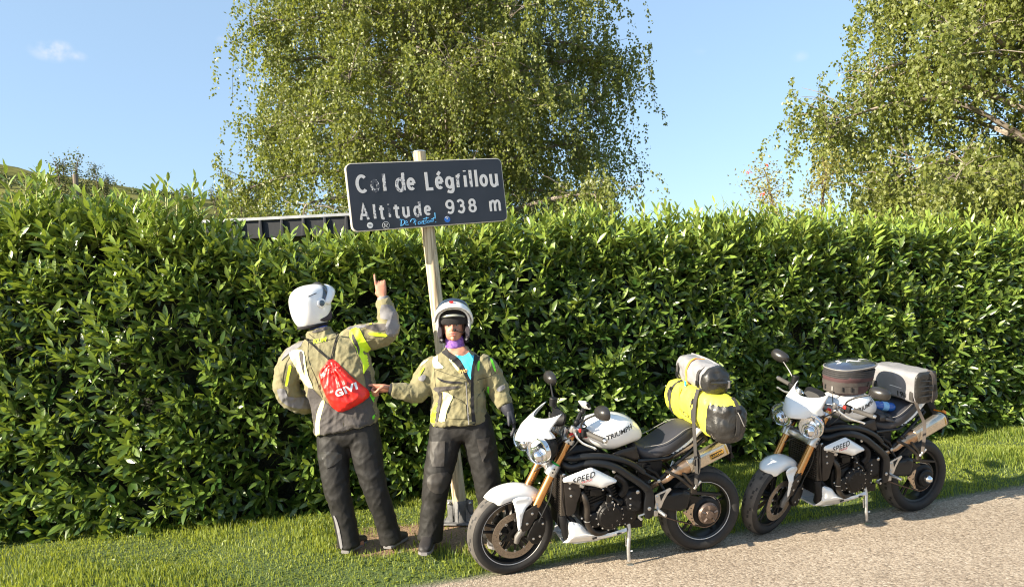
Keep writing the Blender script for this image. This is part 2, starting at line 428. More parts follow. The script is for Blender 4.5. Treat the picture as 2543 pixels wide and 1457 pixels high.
m3 = n.nodes.new('ShaderNodeMix'); m3.data_type = 'RGBA'; m3.blend_type = 'MULTIPLY'; m3.inputs['Factor'].default_value = 1; n.links.new(m2.outputs['Result'], m3.inputs['A']); n.links.new(lg.outputs[0], m3.inputs['B'])
n.links.new(m3.outputs['Result'], p.inputs['Base Color']); p.inputs['Roughness'].default_value = .9; p.inputs['Specular IOR Level'].default_value = .25
ad = n.nodes.new('ShaderNodeMath'); ad.operation = 'MULTIPLY_ADD'; n.links.new(v1.outputs['Distance'], ad.inputs[0]); ad.inputs[1].default_value = -1.0
n.links.new(q2.outputs['Fac'], ad.inputs[2])
bp = n.nodes.new('ShaderNodeBump'); bp.inputs['Strength'].default_value = .55; bp.inputs['Distance'].default_value = .007; n.links.new(ad.outputs[0], bp.inputs['Height']); n.links.new(bp.outputs[0], p.inputs['Normal'])
ROADM = mt
L = np.concatenate([np.linspace(-400, -9, 20), np.arange(-8.9, 12, .04), np.linspace(12.1, 400, 20)])
off = .02*np.sin(L*1.9)+.014*np.sin(L*5.3+1)+.012*np.sin(L*13.1)+.010*rng.standard_normal(len(L))+.012*np.sin(L*31)
W_ = [0, -.25, -1, -3, -5.5, -6.2]; V = []
for l, o in zip(L, off):
    for k, w in enumerate(W_):
        s = w+(o if k == 0 else 0); V.append((EO.x+ED.x*l+EN.x*s, EO.y+ED.y*l+EN.y*s, 0.004 if k else 0.0015))
V = np.array(V); nw = len(W_); ii, jj = np.meshgrid(np.arange(len(L)-1), np.arange(nw-1), indexing='ij'); a = (ii*nw+jj).ravel()
F = np.stack([a, a+1, a+nw+1, a+nw], 1)
road = np_obj('road', V, F[:, ::-1], ROADM, smooth=False); tag(road, 'pale coarse gravelly asphalt road running along the verge', kind='structure')
def template_scatter(TV, TF, P, X, Y, Z, S):
    """instances template (k,3) at P with frames X,Y,Z (n,3), scale S (n,) or (n,3)"""
    S = np.asarray(S)
    if S.ndim == 1: S = S[:, None]*np.ones((1, 3))
    k = len(TV); n_ = len(P)
    V = P[:, None, :]+TV[None, :, 0, None]*(X*S[:, :1])[:, None, :]+TV[None, :, 1, None]*(Y*S[:, 1:2])[:, None, :]+TV[None, :, 2, None]*(Z*S[:, 2:3])[:, None, :]
    F = TF[None]+(np.arange(n_)*k)[:, None, None]
    return V.reshape(-1, 3), F.reshape(-1, TF.shape[1])
def unit(a): return a/np.maximum(np.linalg.norm(a, axis=-1, keepdims=True), 1e-9)
def rand_unit(n_): return unit(rng.standard_normal((n_, 3)))
# loose gravel along the road edge
TV = np.array([[-1, -.7, 0], [1, -.6, 0], [.8, .8, 0], [-.7, .9, 0], [0, 0, 1.0]]); TF = np.array([[0, 1, 4], [1, 2, 4], [2, 3, 4], [3, 0, 4]])
N = 9000
l = rng.uniform(-.6, 9, N); s = -np.abs(rng.normal(0, .12, N))+.05+rng.uniform(-.03, .05, N)
P = np.stack([EO.x+ED.x*l+EN.x*s, EO.y+ED.y*l+EN.y*s, np.zeros(N)], 1); P[:, 2] = np.where(s < 0, .003, gz(P[:, 0], P[:, 1])-.001)
an = rng.uniform(0, 6.28, N); X = np.stack([np.cos(an), np.sin(an), np.zeros(N)], 1); Y = np.stack([-np.sin(an), np.cos(an), np.zeros(N)], 1); Z = np.tile([0, 0, 1.], (N, 1))
V, F = template_scatter(TV, TF, P, X, Y, Z, rng.uniform(.0015, .0055, N))
gravel = np_obj('gravel', V, F, mat('loose_gravel', (.20, .16, .12), .9, col2=(.46, .40, .32), vscale=90))
tag(gravel, 'loose pale gravel scattered along the road edge', 'gravel', kind='stuff')

# ============================================================ hedge line
HB = [(-12, 5.3), (-6.5, 5.85), (-4.2, 6.05), (-2.9, 6.12), (-2.0, 6.4), (0, 7.02), (2.2, 7.72), (5.8, 8.95), (12, 11.1)]
HH = [(-12, 2.55), (-4.4, 2.60), (-3.3, 2.52), (-2.7, 2.40), (-2.35, 2.20), (-1.5, 2.17), (.2, 2.36), (3, 2.32), (6, 2.22), (12, 2.2)]
def hb(x): return np.interp(x, [a_[0] for a_ in HB], [a_[1] for a_ in HB])
def hh(x): return np.interp(x, [a_[0] for a_ in HH], [a_[1] for a_ in HH])
# ============================================================ grass
def grass_density_mask(x, y):
    m_ = np.ones(len(x))
    for (cx, cy, rx, ry) in SOIL:
        d = np.sqrt(((x-cx)/rx)**2+((y-cy)/ry)**2); m_ *= np.clip((d-.55)*1.6, .04, 1)
    return m_
def blades(N, x0, x1, hmin, hmax, wid, smax=None, smin=.03, bend=.5):
    x = rng.uniform(x0, x1, N); s = rng.uniform(smin, 1, N)
    ymax = hb(x)+.28; yedge = EO.y+(x-EO.x)*ED.y/ED.x
    y = yedge+.03+s*(ymax-yedge-.03) if smax is None else yedge+s*smax
    dens = grass_density_mask(x, y)
    patch = .65+.35*np.sin(x*2.3+y*3.7)*np.sin(x*4.1-y*1.9+2)
    near_edge = np.clip((sdist(x, y)-.0)/.12, .12, 1)
    keep = rng.uniform(0, 1, N) < dens*patch*near_edge; x, y = x[keep], y[keep]; n_ = len(x)
    z = gz(x, y)-.004
    h = rng.uniform(hmin, hmax, n_)*(.75+.5*rng.uniform(0, 1, n_)**3)*(.8+.35*np.sin(x*1.7+y*5))
    an = rng.uniform(0, 2*np.pi, n_); w = wid*rng.uniform(.6, 1.4, n_)
    lean = rng.uniform(.1, .9, n_)*bend*h; la = rng.uniform(0, 2*np.pi, n_)
    dx, dy = np.cos(an)*w, np.sin(an)*w; lx, ly = np.cos(la)*lean, np.sin(la)*lean
    V = np.empty((n_, 5, 3))
    V[:, 0] = np.stack([x-dx, y-dy, z], 1); V[:, 1] = np.stack([x+dx, y+dy, z], 1)
    V[:, 2] = np.stack([x+dx*.8+lx*.35, y+dy*.8+ly*.35, z+h*.6], 1); V[:, 3] = np.stack([x-dx*.8+lx*.35, y-dy*.8+ly*.35, z+h*.6], 1)
    V[:, 4] = np.stack([x+lx, y+ly, z+h*(1-.12*bend)], 1)
    tint = np.repeat(np.clip(rng.normal(.45, .25, n_)+.25*np.sin(x*2.1+y*4.4), 0, 1), 5)
    b = np.arange(n_)*5
    F = np.concatenate([np.stack([b, b+1, b+2], 1), np.stack([b, b+2, b+3], 1), np.stack([b+3, b+2, b+4], 1)])
    return V.reshape(-1, 3), F, tint
gm = leaf_mat('grass_blade', (.045, .090, .010), (.26, .30, .040), (.22, .27, .05), rough=.5, transl=.36, tcol=(.42, .47, .05))
va = []; fa = []; ta = []; k = 0
for args in ((110000, -7.6, 1.0, .025, .075, .0030), (85000, .5, 8.5, .028, .078, .0034), (4200, -5, 8, .08, .13, .0018, None, .6, .8), (9000, -5, 8.5, .03, .05, .004, None, .03, 1.6)):
    V, F, tt = blades(*args[:6], *(args[6:] if len(args) > 6 else ())); va.append(V); fa.append(F+k); ta.append(tt); k += len(V)
V = np.concatenate(va); F = np.concatenate(fa); tt = np.concatenate(ta)
grass = np_obj('grass', V, F, gm, attrs={'tint': tt}); tag(grass, 'short sunlit green grass on the roadside verge', 'grass', kind='stuff')
# broad weed leaves (clover, plantain) in the turf
TV = np.array([[0, 0, 0], [.35, .5, .1], [0, 1, .02], [-.35, .5, .1]]); TF = np.array([[0, 1, 2], [0, 2, 3]])
N = 15000; x = rng.uniform(-5, 8.5, N); u_ = rng.uniform(.05, 1, N); ye = EO.y+(x-EO.x)*ED.y/ED.x; y = ye+.05+u_*(hb(x)+.1-ye)
kp = (np.sin(x*3.3+y*2)+np.sin(x*1.1-y*4.7) > .1) & (rng.uniform(0, 1, N) < grass_density_mask(x, y)); x, y = x[kp], y[kp]; N = len(x)
P = np.stack([x, y, gz(x, y)+rng.uniform(.004, .035, N)], 1)
Zd = unit(np.stack([rng.normal(0, .4, N), rng.normal(0, .4, N), np.ones(N)], 1)); an = rng.uniform(0, 6.28, N)
X = unit(np.cross(np.stack([np.cos(an), np.sin(an), np.zeros(N)], 1), Zd)); Y = np.cross(Zd, X)
V, F = template_scatter(TV, TF, P, X, Y, Zd, rng.uniform(.012, .034, N))
weeds = np_obj('weeds', V, F, gm, attrs={'tint': np.repeat(rng.uniform(.2, 1, N), 4)}); tag(weeds, 'broad leafed weeds and clover growing in the verge turf', 'weeds', kind='stuff')
# ============================================================ cherry laurel hedge
hedge = empty('hedge', (0, float(hb(0)), .12)); tag(hedge, 'long dense dark green laurel hedge behind the riders and motorcycles', 'hedge')
HO = Vector((0, float(hb(0)), .12))
def bulge(x, z): return .035*np.sin(x*1.9+z*1.3)+.03*np.sin(x*4.3-z*2.9+1)+.03*np.sin(x*7.7+z*5.3)
def hface(x, z):
    """y of the hedge front at x, height z"""
    zz = np.clip(z/2.3, 0, 1.2); return hb(x)-.10*np.sin(np.pi*np.clip(zz, 0, 1))+.12*zz-bulge(x, z)*.8+.10*np.clip(.35-z, 0, 1)
leafm = leaf_mat('laurel_leaf', (.020, .055, .012), (.215, .30, .048), (.26, .32, .07), rough=.30, transl=.18, tcol=(.32, .42, .04), spec=.6)
# leaf template: folded along the midrib, drooping, 10 triangles
def leaf_template(droop=.12, fold=.22, wv=.0):
    st_ = [(0, 0), (.22, .095), (.5, .145), (.78, .100), (1, 0)]
    V = []; 
    for i, (t_, w) in enumerate(st_):
        zc = -droop*t_*t_
        if w == 0: V.append((0, t_, zc))
        else: V += [(-w, t_, zc+fold*w+wv*math.sin(i*2)), (0, t_, zc), (w, t_, zc+fold*w-wv*math.sin(i*2.4))]
    F = [(0, 2, 1), (0, 3, 2), (1, 2, 5), (1, 5, 4), (2, 3, 6), (2, 6, 5), (4, 5, 8), (4, 8, 7), (5, 6, 9), (5, 9, 8), (7, 8, 10), (8, 9, 10)]
    return np.array(V, float), np.array(F)
def shoots(px, py, pz, D, nl, length, lsize, up=0.0):
    """leaves round stems: returns arrays P,X,Y,Z,S for each leaf + stem segments"""
    n_ = len(px); P0 = np.stack([px, py, pz], 1); D = unit(D)
    A = unit(np.cross(D, np.tile([.13, .3, 1.0], (n_, 1))+.01)); B = np.cross(D, A)
    out = []; ph = rng.uniform(0, 6.28, n_)
    for k in range(nl):
        t_ = (k+.6)/nl; ang = ph+k*2.4+rng.normal(0, .25, n_)
        rad = A*np.cos(ang)[:, None]+B*np.sin(ang)[:, None]
        op = (1.0-.62*t_)+rng.normal(0, .12, n_)
        dr = unit(D*np.cos(op)[:, None]+rad*np.sin(op)[:, None]+np.array([0, 0, -.10]))
        nrm = unit(D-dr*(D*dr).sum(1)[:, None]+.25*rng.standard_normal((n_, 3)))
        nrm = unit(nrm-dr*(nrm*dr).sum(1)[:, None])
        X_ = np.cross(dr, nrm)
        sz = lsize*rng.uniform(.75, 1.2, n_)*(1-.35*max(0, t_-.6)/.4)
        out.append((P0+D*(length*t_)[:, None], X_, dr, nrm, sz, np.full(n_, t_)))
    return [np.concatenate([o[i] for o in out]) for i in range(6)], (P0, P0+D*length[:, None])
G = []; stems = []
# front face shoots
N = 3260; x = rng.uniform(-7.4, 9.2, N); z = rng.uniform(.03, 1, N)**.98*2.42; z = np.minimum(z, hh(x)+.05); y = hface(x, z)+rng.uniform(-.03, .10, N)
holes = (np.sin(x*5.1+z*3.7)*np.sin(x*2.3-z*6.1+1.7)) ; kp = (holes < .62) | (rng.uniform(0, 1, N) < .35); x, y, z = x[kp], y[kp], z[kp]; N = len(x)
upw = np.interp(z, [0, .6, 1.6, 2.3], [-.1, .4, .9, 1.8])
D = np.stack([rng.normal(-.30, .42, N), -1+rng.normal(0, .2, N), upw+rng.normal(0, .3, N)], 1)
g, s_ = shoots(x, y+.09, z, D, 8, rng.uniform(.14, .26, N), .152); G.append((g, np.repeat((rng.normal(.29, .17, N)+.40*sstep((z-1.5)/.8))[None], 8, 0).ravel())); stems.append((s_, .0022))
# inner layer of older darker leaves
N = 3300; x = rng.uniform(-7.4, 9.2, N); z = rng.uniform(.02, 1, N)*2.35; z = np.minimum(z, hh(x)); y = hface(x, z)+.13
D = np.stack([rng.normal(0, .8, N), -1+rng.normal(0, .3, N), rng.normal(.1, .6, N)], 1)
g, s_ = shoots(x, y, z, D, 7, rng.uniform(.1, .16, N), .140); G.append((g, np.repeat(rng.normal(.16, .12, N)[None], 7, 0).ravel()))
# top: upright shoots, paler and longer
N = 1970; x = rng.uniform(-7.4, 9.2, N); dpt = rng.uniform(0, 1, N)**1.2*1.0; z = hh(x)+rng.uniform(-.30, .06, N)+.06*np.sin(x*3.0); y = hface(x, z)+.06+dpt
D = np.stack([rng.normal(0.02, .26, N), rng.normal(-.12, .26, N), np.ones(N)], 1)
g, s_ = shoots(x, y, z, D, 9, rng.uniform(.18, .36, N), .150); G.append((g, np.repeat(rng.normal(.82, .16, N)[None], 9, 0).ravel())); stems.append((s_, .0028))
# taller whips, most of them at the left end
def whips(x, ln):
    N = len(x); y = hface(x, hh(x))+.12+rng.uniform(0, .45, N); z = hh(x)-.05
    D = np.stack([rng.normal(0, .16, N), rng.normal(-.05, .16, N), np.ones(N)], 1)
    g, s_ = shoots(x, y, z, D, 13, ln, .148); G.append((g, np.repeat(rng.normal(.90, .12, N)[None], 13, 0).ravel())); stems.append((s_, .004))
whips(rng.uniform(-5, -2.5, 120), rng.uniform(.20, .36, 120))
for cx_, sg_, n_, l0, l1 in ((-3.86, .13, 16, .32, .72), (-3.35, .10, 9, .28, .52), (-2.83, .12, 15, .30, .68), (-2.46, .08, 9, .28, .56), (-4.35, .2, 10, .25, .45)): whips(cx_+rng.normal(0, sg_, n_), rng.uniform(l0, l1, n_))
whips(np.array([-3.92, -3.85, -4.05, -3.75, -3.98, -3.88]), np.array([.66, .60, .55, .50, .62, .5]))
whips(np.array([-2.81, -2.88, -2.75, -2.93, -2.70, -2.97, -2.84]), np.array([.70, .62, .62, .5, .50, .42, .56])); whips(np.array([-3.38, -3.33, -3.28, -2.50, -2.44, -2.40, -2.55]), np.array([.48, .52, .42, .60, .62, .5, .5]))
whips(rng.uniform(-1.2, 8.5, 330), rng.uniform(.28, .56, 330)); whips(np.array([2.35, 2.45, 2.55, 4.6, 4.75]), np.array([.42, .5, .4, .45, .4]))
P, X, Y, Z, S, T = [np.concatenate([g[i] for g, _ in G]) for i in range(6)]
tint = np.clip(np.concatenate([t_ for _, t_ in G])+.22*(T-.5)+rng.normal(0, .08, len(P)), 0, 1)
ok = (P[:, 2] > .10); P, X, Y, Z, S, tint = [a_[ok] for a_ in (P, X, Y, Z, S, tint)]
# the 300 leaves that show largest become parts of their own: near, outermost, clear of the riders
px_ = P[:, 0]/P[:, 1]*1900+1271
front = P[:, 1]-hface(P[:, 0], P[:, 2]) < .02
view = unit(P-np.array([0, 0, 1.7])); facing = np.abs((view*Z).sum(1))
score = S*facing/np.linalg.norm(P-np.array([0, 0, 1.7]), axis=1)*(front | (P[:, 2] > 2.2))*((px_ > 10) & (px_ < 2500))
score *= ~((px_ > 680) & (px_ < 1260) & (P[:, 2] < 2.0)); score *= ~((px_ > 1260) & (px_ < 2330) & (P[:, 2] < 1.2))
idx = np.argsort(-score)[:300]; rest = np.ones(len(P), bool); rest[idx] = False
variants = []
for vi in range(6):
    TVv, TFv = leaf_template(.08+.03*vi, .30-.04*vi, .01); me = np_mesh('leaf', TVv, TFv, leafm, attrs={'tint': np.full(len(TVv), .25+.12*vi)}, smooth=True); variants.append(me)
for q in idx:
    o = bpy.data.objects.new('leaf', variants[int(np.clip((tint[q]-.2)/.12, 0, 5))]); s = S[q]
    M = Matrix.Identity(4)
    for i in range(3): M[i][0] = X[q][i]*s; M[i][1] = Y[q][i]*s; M[i][2] = Z[q][i]*s; M[i][3] = P[q][i]-HO[i]
    link(o, hedge); o.matrix_basis = M
TV, TF = leaf_template(.14, .22, .008)
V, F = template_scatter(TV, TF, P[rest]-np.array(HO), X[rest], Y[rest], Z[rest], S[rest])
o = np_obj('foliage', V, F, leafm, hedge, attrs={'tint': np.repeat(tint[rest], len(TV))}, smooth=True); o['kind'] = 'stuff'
# stems
TV = np.array([[-1, 0, 0], [1, 0, 0], [0, 0, 1.4], [-.5, 1, 0], [.5, 1, 0], [0, 1, .7]], float); TF = np.array([[0, 1, 4, 3], [1, 2, 5, 4], [2, 0, 3, 5]])
va = []; fa = []; k = 0
for (a_, b_), r_ in stems:
    dv = b_-a_; ln = np.linalg.norm(dv, axis=1); Yd = unit(dv); Xd = unit(np.cross(Yd, np.array([.3, .9, .1]))); Zd = np.cross(Xd, Yd)
    V, F = template_scatter(TV, TF, a_-np.array(HO), Xd, Yd, Zd, np.stack([np.full(len(ln), r_), ln, np.full(len(ln), r_)], 1)); va.append(V); fa.append(F+k); k += len(V)
o = np_obj('stems', np.concatenate(va), np.concatenate(fa), mat('green_stem', (.16, .20, .04), .5, col2=(.30, .27, .07)), hedge); o['kind'] = 'stuff'
# closed sheet behind the leaves, the hedge's inner shade painted as near-black
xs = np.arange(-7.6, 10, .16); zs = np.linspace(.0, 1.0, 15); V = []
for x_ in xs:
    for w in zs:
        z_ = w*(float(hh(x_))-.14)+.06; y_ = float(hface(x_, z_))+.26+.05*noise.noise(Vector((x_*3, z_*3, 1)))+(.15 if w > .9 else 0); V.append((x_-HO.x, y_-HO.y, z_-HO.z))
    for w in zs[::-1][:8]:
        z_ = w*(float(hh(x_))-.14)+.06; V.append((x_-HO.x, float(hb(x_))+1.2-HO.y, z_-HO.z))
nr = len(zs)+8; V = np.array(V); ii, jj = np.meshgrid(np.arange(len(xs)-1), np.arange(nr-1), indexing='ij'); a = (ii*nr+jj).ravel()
o = np_obj('branches', V, np.stack([a, a+nr, a+nr+1, a+1], 1), mat('hedge_inner_shade', (.006, .010, .004), .9, col2=(.018, .022, .008), vscale=25, bump=.8, bscale=40, bdist=.03), hedge); o['kind'] = 'stuff'
# basal trunks of the hedge shrubs
va = []
for x_ in np.arange(-7.2, 9, .42):
    x_ += random.uniform(-.1, .1); y_ = float(hb(x_))+.34
    va.append(tube([(x_-HO.x, y_-HO.y, -.02), (x_-HO.x+random.uniform(-.06, .06), y_-HO.y, .3), (x_-HO.x+random.uniform(-.15, .15), y_-HO.y+.05, .8)], [.03, .024, .012], 7))
for m_ in va: part('trunk', m_, bpy.data.materials.get('hedge_bark') or mat('hedge_bark', (.05, .035, .02), .9, bump=.5, bscale=60), hedge)

# ============================================================ birches
barkm = mat('birch_bark', (.05, .045, .04), .8, col2=(.55, .50, .44), vscale=9, bump=.3, bscale=50, detail=6)
branchm = mat('birch_branch_bark', (.08, .06, .045), .85, col2=(.34, .29, .24), vscale=7); twigm = mat('birch_twig', (.10, .065, .04), .8)
def birch(name, label, base, height, lean, crown_r, zlo, n_limb, n_twig, per, leaf, lm, squash=1.0, seed=1, outline=None, stems_=2, strand=1.0, cz0=None):
    rs = np.random.default_rng(seed); rd = random.Random(seed)
    root = empty(name, base); tag(root, label, 'tree')
    tr_ = []; limbs = []
    for s in range(stems_):
        ph = s*2.6+.6; P = [Vector((0, 0, -.1))]
        for i in range(1, 9):
            f_ = i/8; P.append(Vector((math.cos(ph)*.75*f_*f_*crown_r*.35+lean*f_+rd.uniform(-.08, .08), math.sin(ph)*.5*f_*crown_r*.3+rd.uniform(-.08, .08), height*f_*.97)))
        P = catmull(P, 3); rr = [.17*(1-i/len(P))**.8*height/9+.012 for i in range(len(P))]
        tr_.append((P, rr))
    part('trunk', cat(*[tube(P, rr, 9) for P, rr in tr_]), barkm, root)
    # limbs
    anchors = []; lt = []
    for i in range(n_limb):
        P, rr = tr_[i % stems_]; f_ = .12+.86*((i+.5)/n_limb); k_ = int(f_*(len(P)-1)); p0 = P[k_]
        az = i*2.399+rd.uniform(-.3, .3); zt = p0.z+rd.uniform(.2, 1.2)
        fz = (zt-zlo)/(height-zlo)
        r_ = crown_r*outline(min(max(fz, 0), 1))*rd.uniform(.72, 1.04)
        end = Vector((lean*min(fz,1)+math.cos(az)*r_, math.sin(az)*r_*squash, zt))
        mid = p0.lerp(end, .5)+Vector((0, 0, .45*rd.uniform(.5, 1.3))); q = catmull([p0, mid, end, end+Vector((math.cos(az)*.25, math.sin(az)*.25, -.35))], 5)
        rl = [max(.045*(1-j/len(q)), .006)*height/9 for j in range(len(q))]
        lt.append(tube(q, rl, 6))
        for j in range(4, len(q)):
            anchors.append((q[j], j/len(q)))
            for _ in range(2):   # side branches
                d = Vector((rd.uniform(-1, 1), rd.uniform(-1, 1)*squash, rd.uniform(-.3, .6))).normalized()*rd.uniform(.35, .95)
                lt.append(tube([q[j], q[j]+d*.6+Vector((0, 0, .06)), q[j]+d], [.008, .006, .003], 4, caps=False)); anchors.append((q[j]+d*.5, .8)); anchors.append((q[j]+d, 1)); 
    for P, rr in tr_:
        for k_ in range(4, len(P)):
            for _ in range(5): anchors.append((P[k_]+Vector((rd.uniform(-1, 1), rd.uniform(-1.3, .4), rd.uniform(-.3, .6)))*.9, 1))
    o = part('branches', cat(*lt), branchm, root)
    A = np.array([tuple(a_[0]) for a_ in anchors]); w = np.array([a_[1] for a_ in anchors])
    pick = rs.choice(len(A), n_twig, p=w/w.sum()); st = A[pick]+rs.normal(0, .16, (n_twig, 3))
    # pendulous twigs: first out, then hanging
    an = rs.uniform(0, 6.28, n_twig); out = np.stack([np.cos(an), np.sin(an), rs.uniform(-.2, .5, n_twig)], 1); L_ = rs.uniform(.35, 1.15, n_twig)*strand
    Ps = []; Ds = []
    tpos = (rs.uniform(0, 1, (n_twig, per))+np.arange(per)[None]*.0)
    x_ = st[:, None, :]+out[:, None, :]*(.32*strand*(1-np.exp(-2.5*tpos)))[:, :, None]+np.array([0, 0, -1.0])*((L_[:, None]*tpos**1.6))[:, :, None]
    x_ = x_+rs.normal(0, .028*strand, x_.shape); Pl = x_.reshape(-1, 3)
    keep = Pl[:, 2] > zlo-.4; Pl = Pl[keep]; n_ = len(Pl)
    dr = unit(rs.normal(0, .55, (n_, 3))+np.array([0, 0, -.75])); nm = unit(np.cross(dr, rs.standard_normal((n_, 3)))); Xd = np.cross(dr, nm)
    TV = np.array([[0, 0, 0], [.36, .42, .05], [0, 1, 0], [-.36, .42, .05]]); TF = np.array([[0, 1, 2, 3]])
    V, F = template_scatter(TV, TF, Pl, Xd, dr, nm, leaf*rs.uniform(.7, 1.25, n_))
    tn = np.clip(rs.normal(.5, .2, n_)+.15*np.sin(Pl[:, 0]*1.7+Pl[:, 2]*2.1), 0, 1)+ (rs.uniform(0, 1, n_) < .03)*.5
    o = np_obj('crown', V, F, lm, root, attrs={'tint': np.repeat(np.clip(tn, 0, 1), 4)}); o['kind'] = 'stuff'
    # twig strands
    kk = 5; tt_ = np.linspace(0, 1, kk); xx = st[:, None, :]+out[:, None, :]*(.32*strand*(1-np.exp(-2.5*tt_)))[None, :, None]+np.array([0, 0, -1.0])*((L_[:, None]*tt_[None]**1.6))[:, :, None]
    m_ = min(n_twig, 1600); xx = xx[:m_]; wv = np.array([.0025, .0012, 0])*1.0
    V = np.stack([xx-wv, xx+wv], 2).reshape(-1, 3); b = (np.arange(m_)*kk*2)[:, None]+np.arange(kk-1)[None]*2; b = b.ravel()
    o = np_obj('twigs', V, np.stack([b, b+1, b+3, b+2], 1), twigm, root); o['kind'] = 'stuff'
    return root
lm1 = leaf_mat('birch_leaf', (.060, .092, .016), (.20, .22, .045), (.19, .21, .07), rough=.42, transl=.33, tcol=(.34, .38, .05), spec=.5)
o1 = lambda f: float(np.interp(f, [0, .12, .3, .45, .62, .8, 1], [1.14, 1.05, .98, .90, .84, .66, .25]))
birch('birch_tree', 'broad weeping birch tree rising behind the hedge and the place sign', (-1.45, 16.2, .1), 12.6, .1, 4.15, 1.0, 96, 10500, 40, .067, lm1, squash=.8, seed=4, outline=o1, stems_=3, strand=1.15)
o2 = lambda f: float(np.interp(f, [0, .15, .3, .45, .6, .8, 1], [1.0, 1.0, 1.04, .94, .70, .6, .3]))
birch('birch_tree', 'tall birch tree at the right end of the hedge with larger leaves', (8.8, 12.2, .1), 10.5, .2, 3.45, .9, 84, 8400, 40, .066, lm1, squash=.8, seed=9, outline=o2, stems_=2)
# rowan with red berries
def bush(name, label, base, rad, n_leaf, leaf, lm, berries=0, seed=3, stems_=7, rz=None, cat_='tree', trunk=.05):
    rs = np.random.default_rng(seed); rd = random.Random(seed); root = empty(name, base); tag(root, label, cat_)
    rz = rz or rad[2]; lt = []; A = []
    for i in range(stems_):
        az = i*2.4; r_ = rd.uniform(.45, 1.0); e = Vector((math.cos(az)*rad[0]*r_, math.sin(az)*rad[1]*r_, rz*rd.uniform(.85, 1.9)))
        q = catmull([(0, 0, -.05), (e.x*.25, e.y*.25, e.z*.5), e], 5); lt.append(tube(q, [trunk*(1-j/len(q)*.9) for j in range(len(q))], 6))
        for j in range(3, len(q)):
            A.append(q[j])
            for _ in range(4):
                d = Vector((rd.uniform(-1, 1)*rad[0], rd.uniform(-1, 1)*rad[1], rd.uniform(-.4, .9)*rz)).normalized()*rd.uniform(.2, .55)*rad[0]
                lt.append(tube([q[j], q[j]+d], [trunk*.16, trunk*.06], 4, caps=False)); A.append(q[j]+d); A.append(q[j]+d*.6)
    part('trunk', cat(*lt), twigm if cat_ == 'tree' else twigm, root)
    A = np.array([tuple(a_) for a_ in A]); Pl = A[rs.integers(0, len(A), n_leaf)]+rs.normal(0, .16*rad[0], (n_leaf, 3))
    dr = rand_unit(n_leaf); nm = unit(np.cross(dr, rs.standard_normal((n_leaf, 3)))); Xd = np.cross(dr, nm)
    TV = np.array([[0, 0, 0], [.3, .45, .05], [0, 1, 0], [-.3, .45, .05]]); TF = np.array([[0, 1, 2, 3]])
    V, F = template_scatter(TV, TF, Pl, Xd, dr, nm, leaf*rs.uniform(.7, 1.3, n_leaf))
    tn = np.clip(rs.normal(.5, .25, n_leaf), 0, 1)
    o = np_obj('crown', V, F, lm, root, attrs={'tint': np.repeat(tn, 4)}); o['kind'] = 'stuff'
    if berries:
        bmt = mat('rowan_berry', (.50, .035, .01), .35, col2=(.75, .10, .02)); be = []
        for _ in range(berries):
            c_ = Vector(A[rs.integers(0, len(A))])+Vector((rd.uniform(-.1, .1), -.22+rd.uniform(-.1, .1), rd.uniform(.0, .15)))
            for _ in range(16): be.append(sph(c_+Vector((rd.gauss(0, .022), rd.gauss(0, .022), rd.gauss(0, .016))), .007, 6, 4))
        part('berries', cat(*be), bmt, root)['kind'] = 'stuff'
    return root
lm2 = leaf_mat('rowan_leaf', (.10, .13, .03), (.38, .33, .08), (.32, .32, .12), rough=.5, transl=.42, tcol=(.55, .45, .10))
bush('rowan_tree', 'yellowing rowan tree with red berry clusters left of the right birch', (4.15, 11.2, .1), (.70, .6, 1.8), 13000, .046, lm2, berries=16, seed=5, rz=2.10)

# ============================================================ shed roof behind the hedge
shed = empty('shed', (-3.7, 10.6, .1)); tag(shed, 'low dark shed with ribbed metal roof edge showing above the hedge', 'shed')
dm = mat('dark_cladding', (.013, .015, .019), .6, metal=.2, var=.3); lmt = mat('galvanised_trim', (.42, .42, .42), .45, metal=.6); blk = mat('shed_inner_shade', (.012, .011, .010), .9)
sl = .012
part('wall', box((0, .4, 1.25), (3.7, 2.0, 2.5)), blk, shed)  # solid box, the shade under the roof put into its near-black colour
part('roof', box((0, .2, 2.93), (4.0, 2.8, .05)), dm, shed)
part('trim', box((0, -1.235, 2.972), (4.04, .05, .034)), lmt, shed)
nb_ = 15
for i in range(nb_):
    x_ = -1.98+i*3.96/nb_
    part('panel', cat(box((x_+.13, -1.215, 2.845), (.258, .02, .21))), dm, shed)
    part('rib', prism([(x_-.028, 2.735), (x_+.028, 2.735), (x_+.016, 2.95), (x_-.016, 2.95)], -1.265, -1.226), dm, shed, bevel=.006)
# ============================================================ hillside, its trees and the utility pole
def skyline(px):   # height of the skyline (m) at 130 m for image column px
    return np.interp(px, [-900, -300, 0, 60, 110, 250, 400, 520, 600, 760, 1100, 1700, 3000], [52, 40, 32.6, 31.5, 30.2, 28.6, 26.6, 24.8, 23.6, 20.0, 12, 4.5, 2])
hx = np.linspace(-260, 260, 210); hy = np.concatenate([np.linspace(22, 130, 60), np.linspace(134, 700, 20)])
HX, HY = np.meshgrid(hx, hy); pxs = HX/np.minimum(HY, 130)*1900+1271
base = skyline(np.where(HY < 130, HX/130*1900+1271, HX/130*1900+1271)); f_ = np.clip((HY-22)/108, 0, 1)
HZ = .1+base*(f_**.95)*np.where(HY > 130, np.clip(1-(HY-130)/900, .3, 1), 1)
nn = np.array([[noise.fractal(Vector((x_*.03, y_*.03, 0)), 1, 2, 5) for x_, y_ in zip(r1, r2)] for r1, r2 in zip(HX, HY)]); HZ += nn*1.1*f_
V = np.stack([HX.ravel(), HY.ravel(), HZ.ravel()], 1); nx = len(hx); ii, jj = np.meshgrid(np.arange(len(hx)-1), np.arange(len(hy)-1)); a = (jj*nx+ii).ravel()
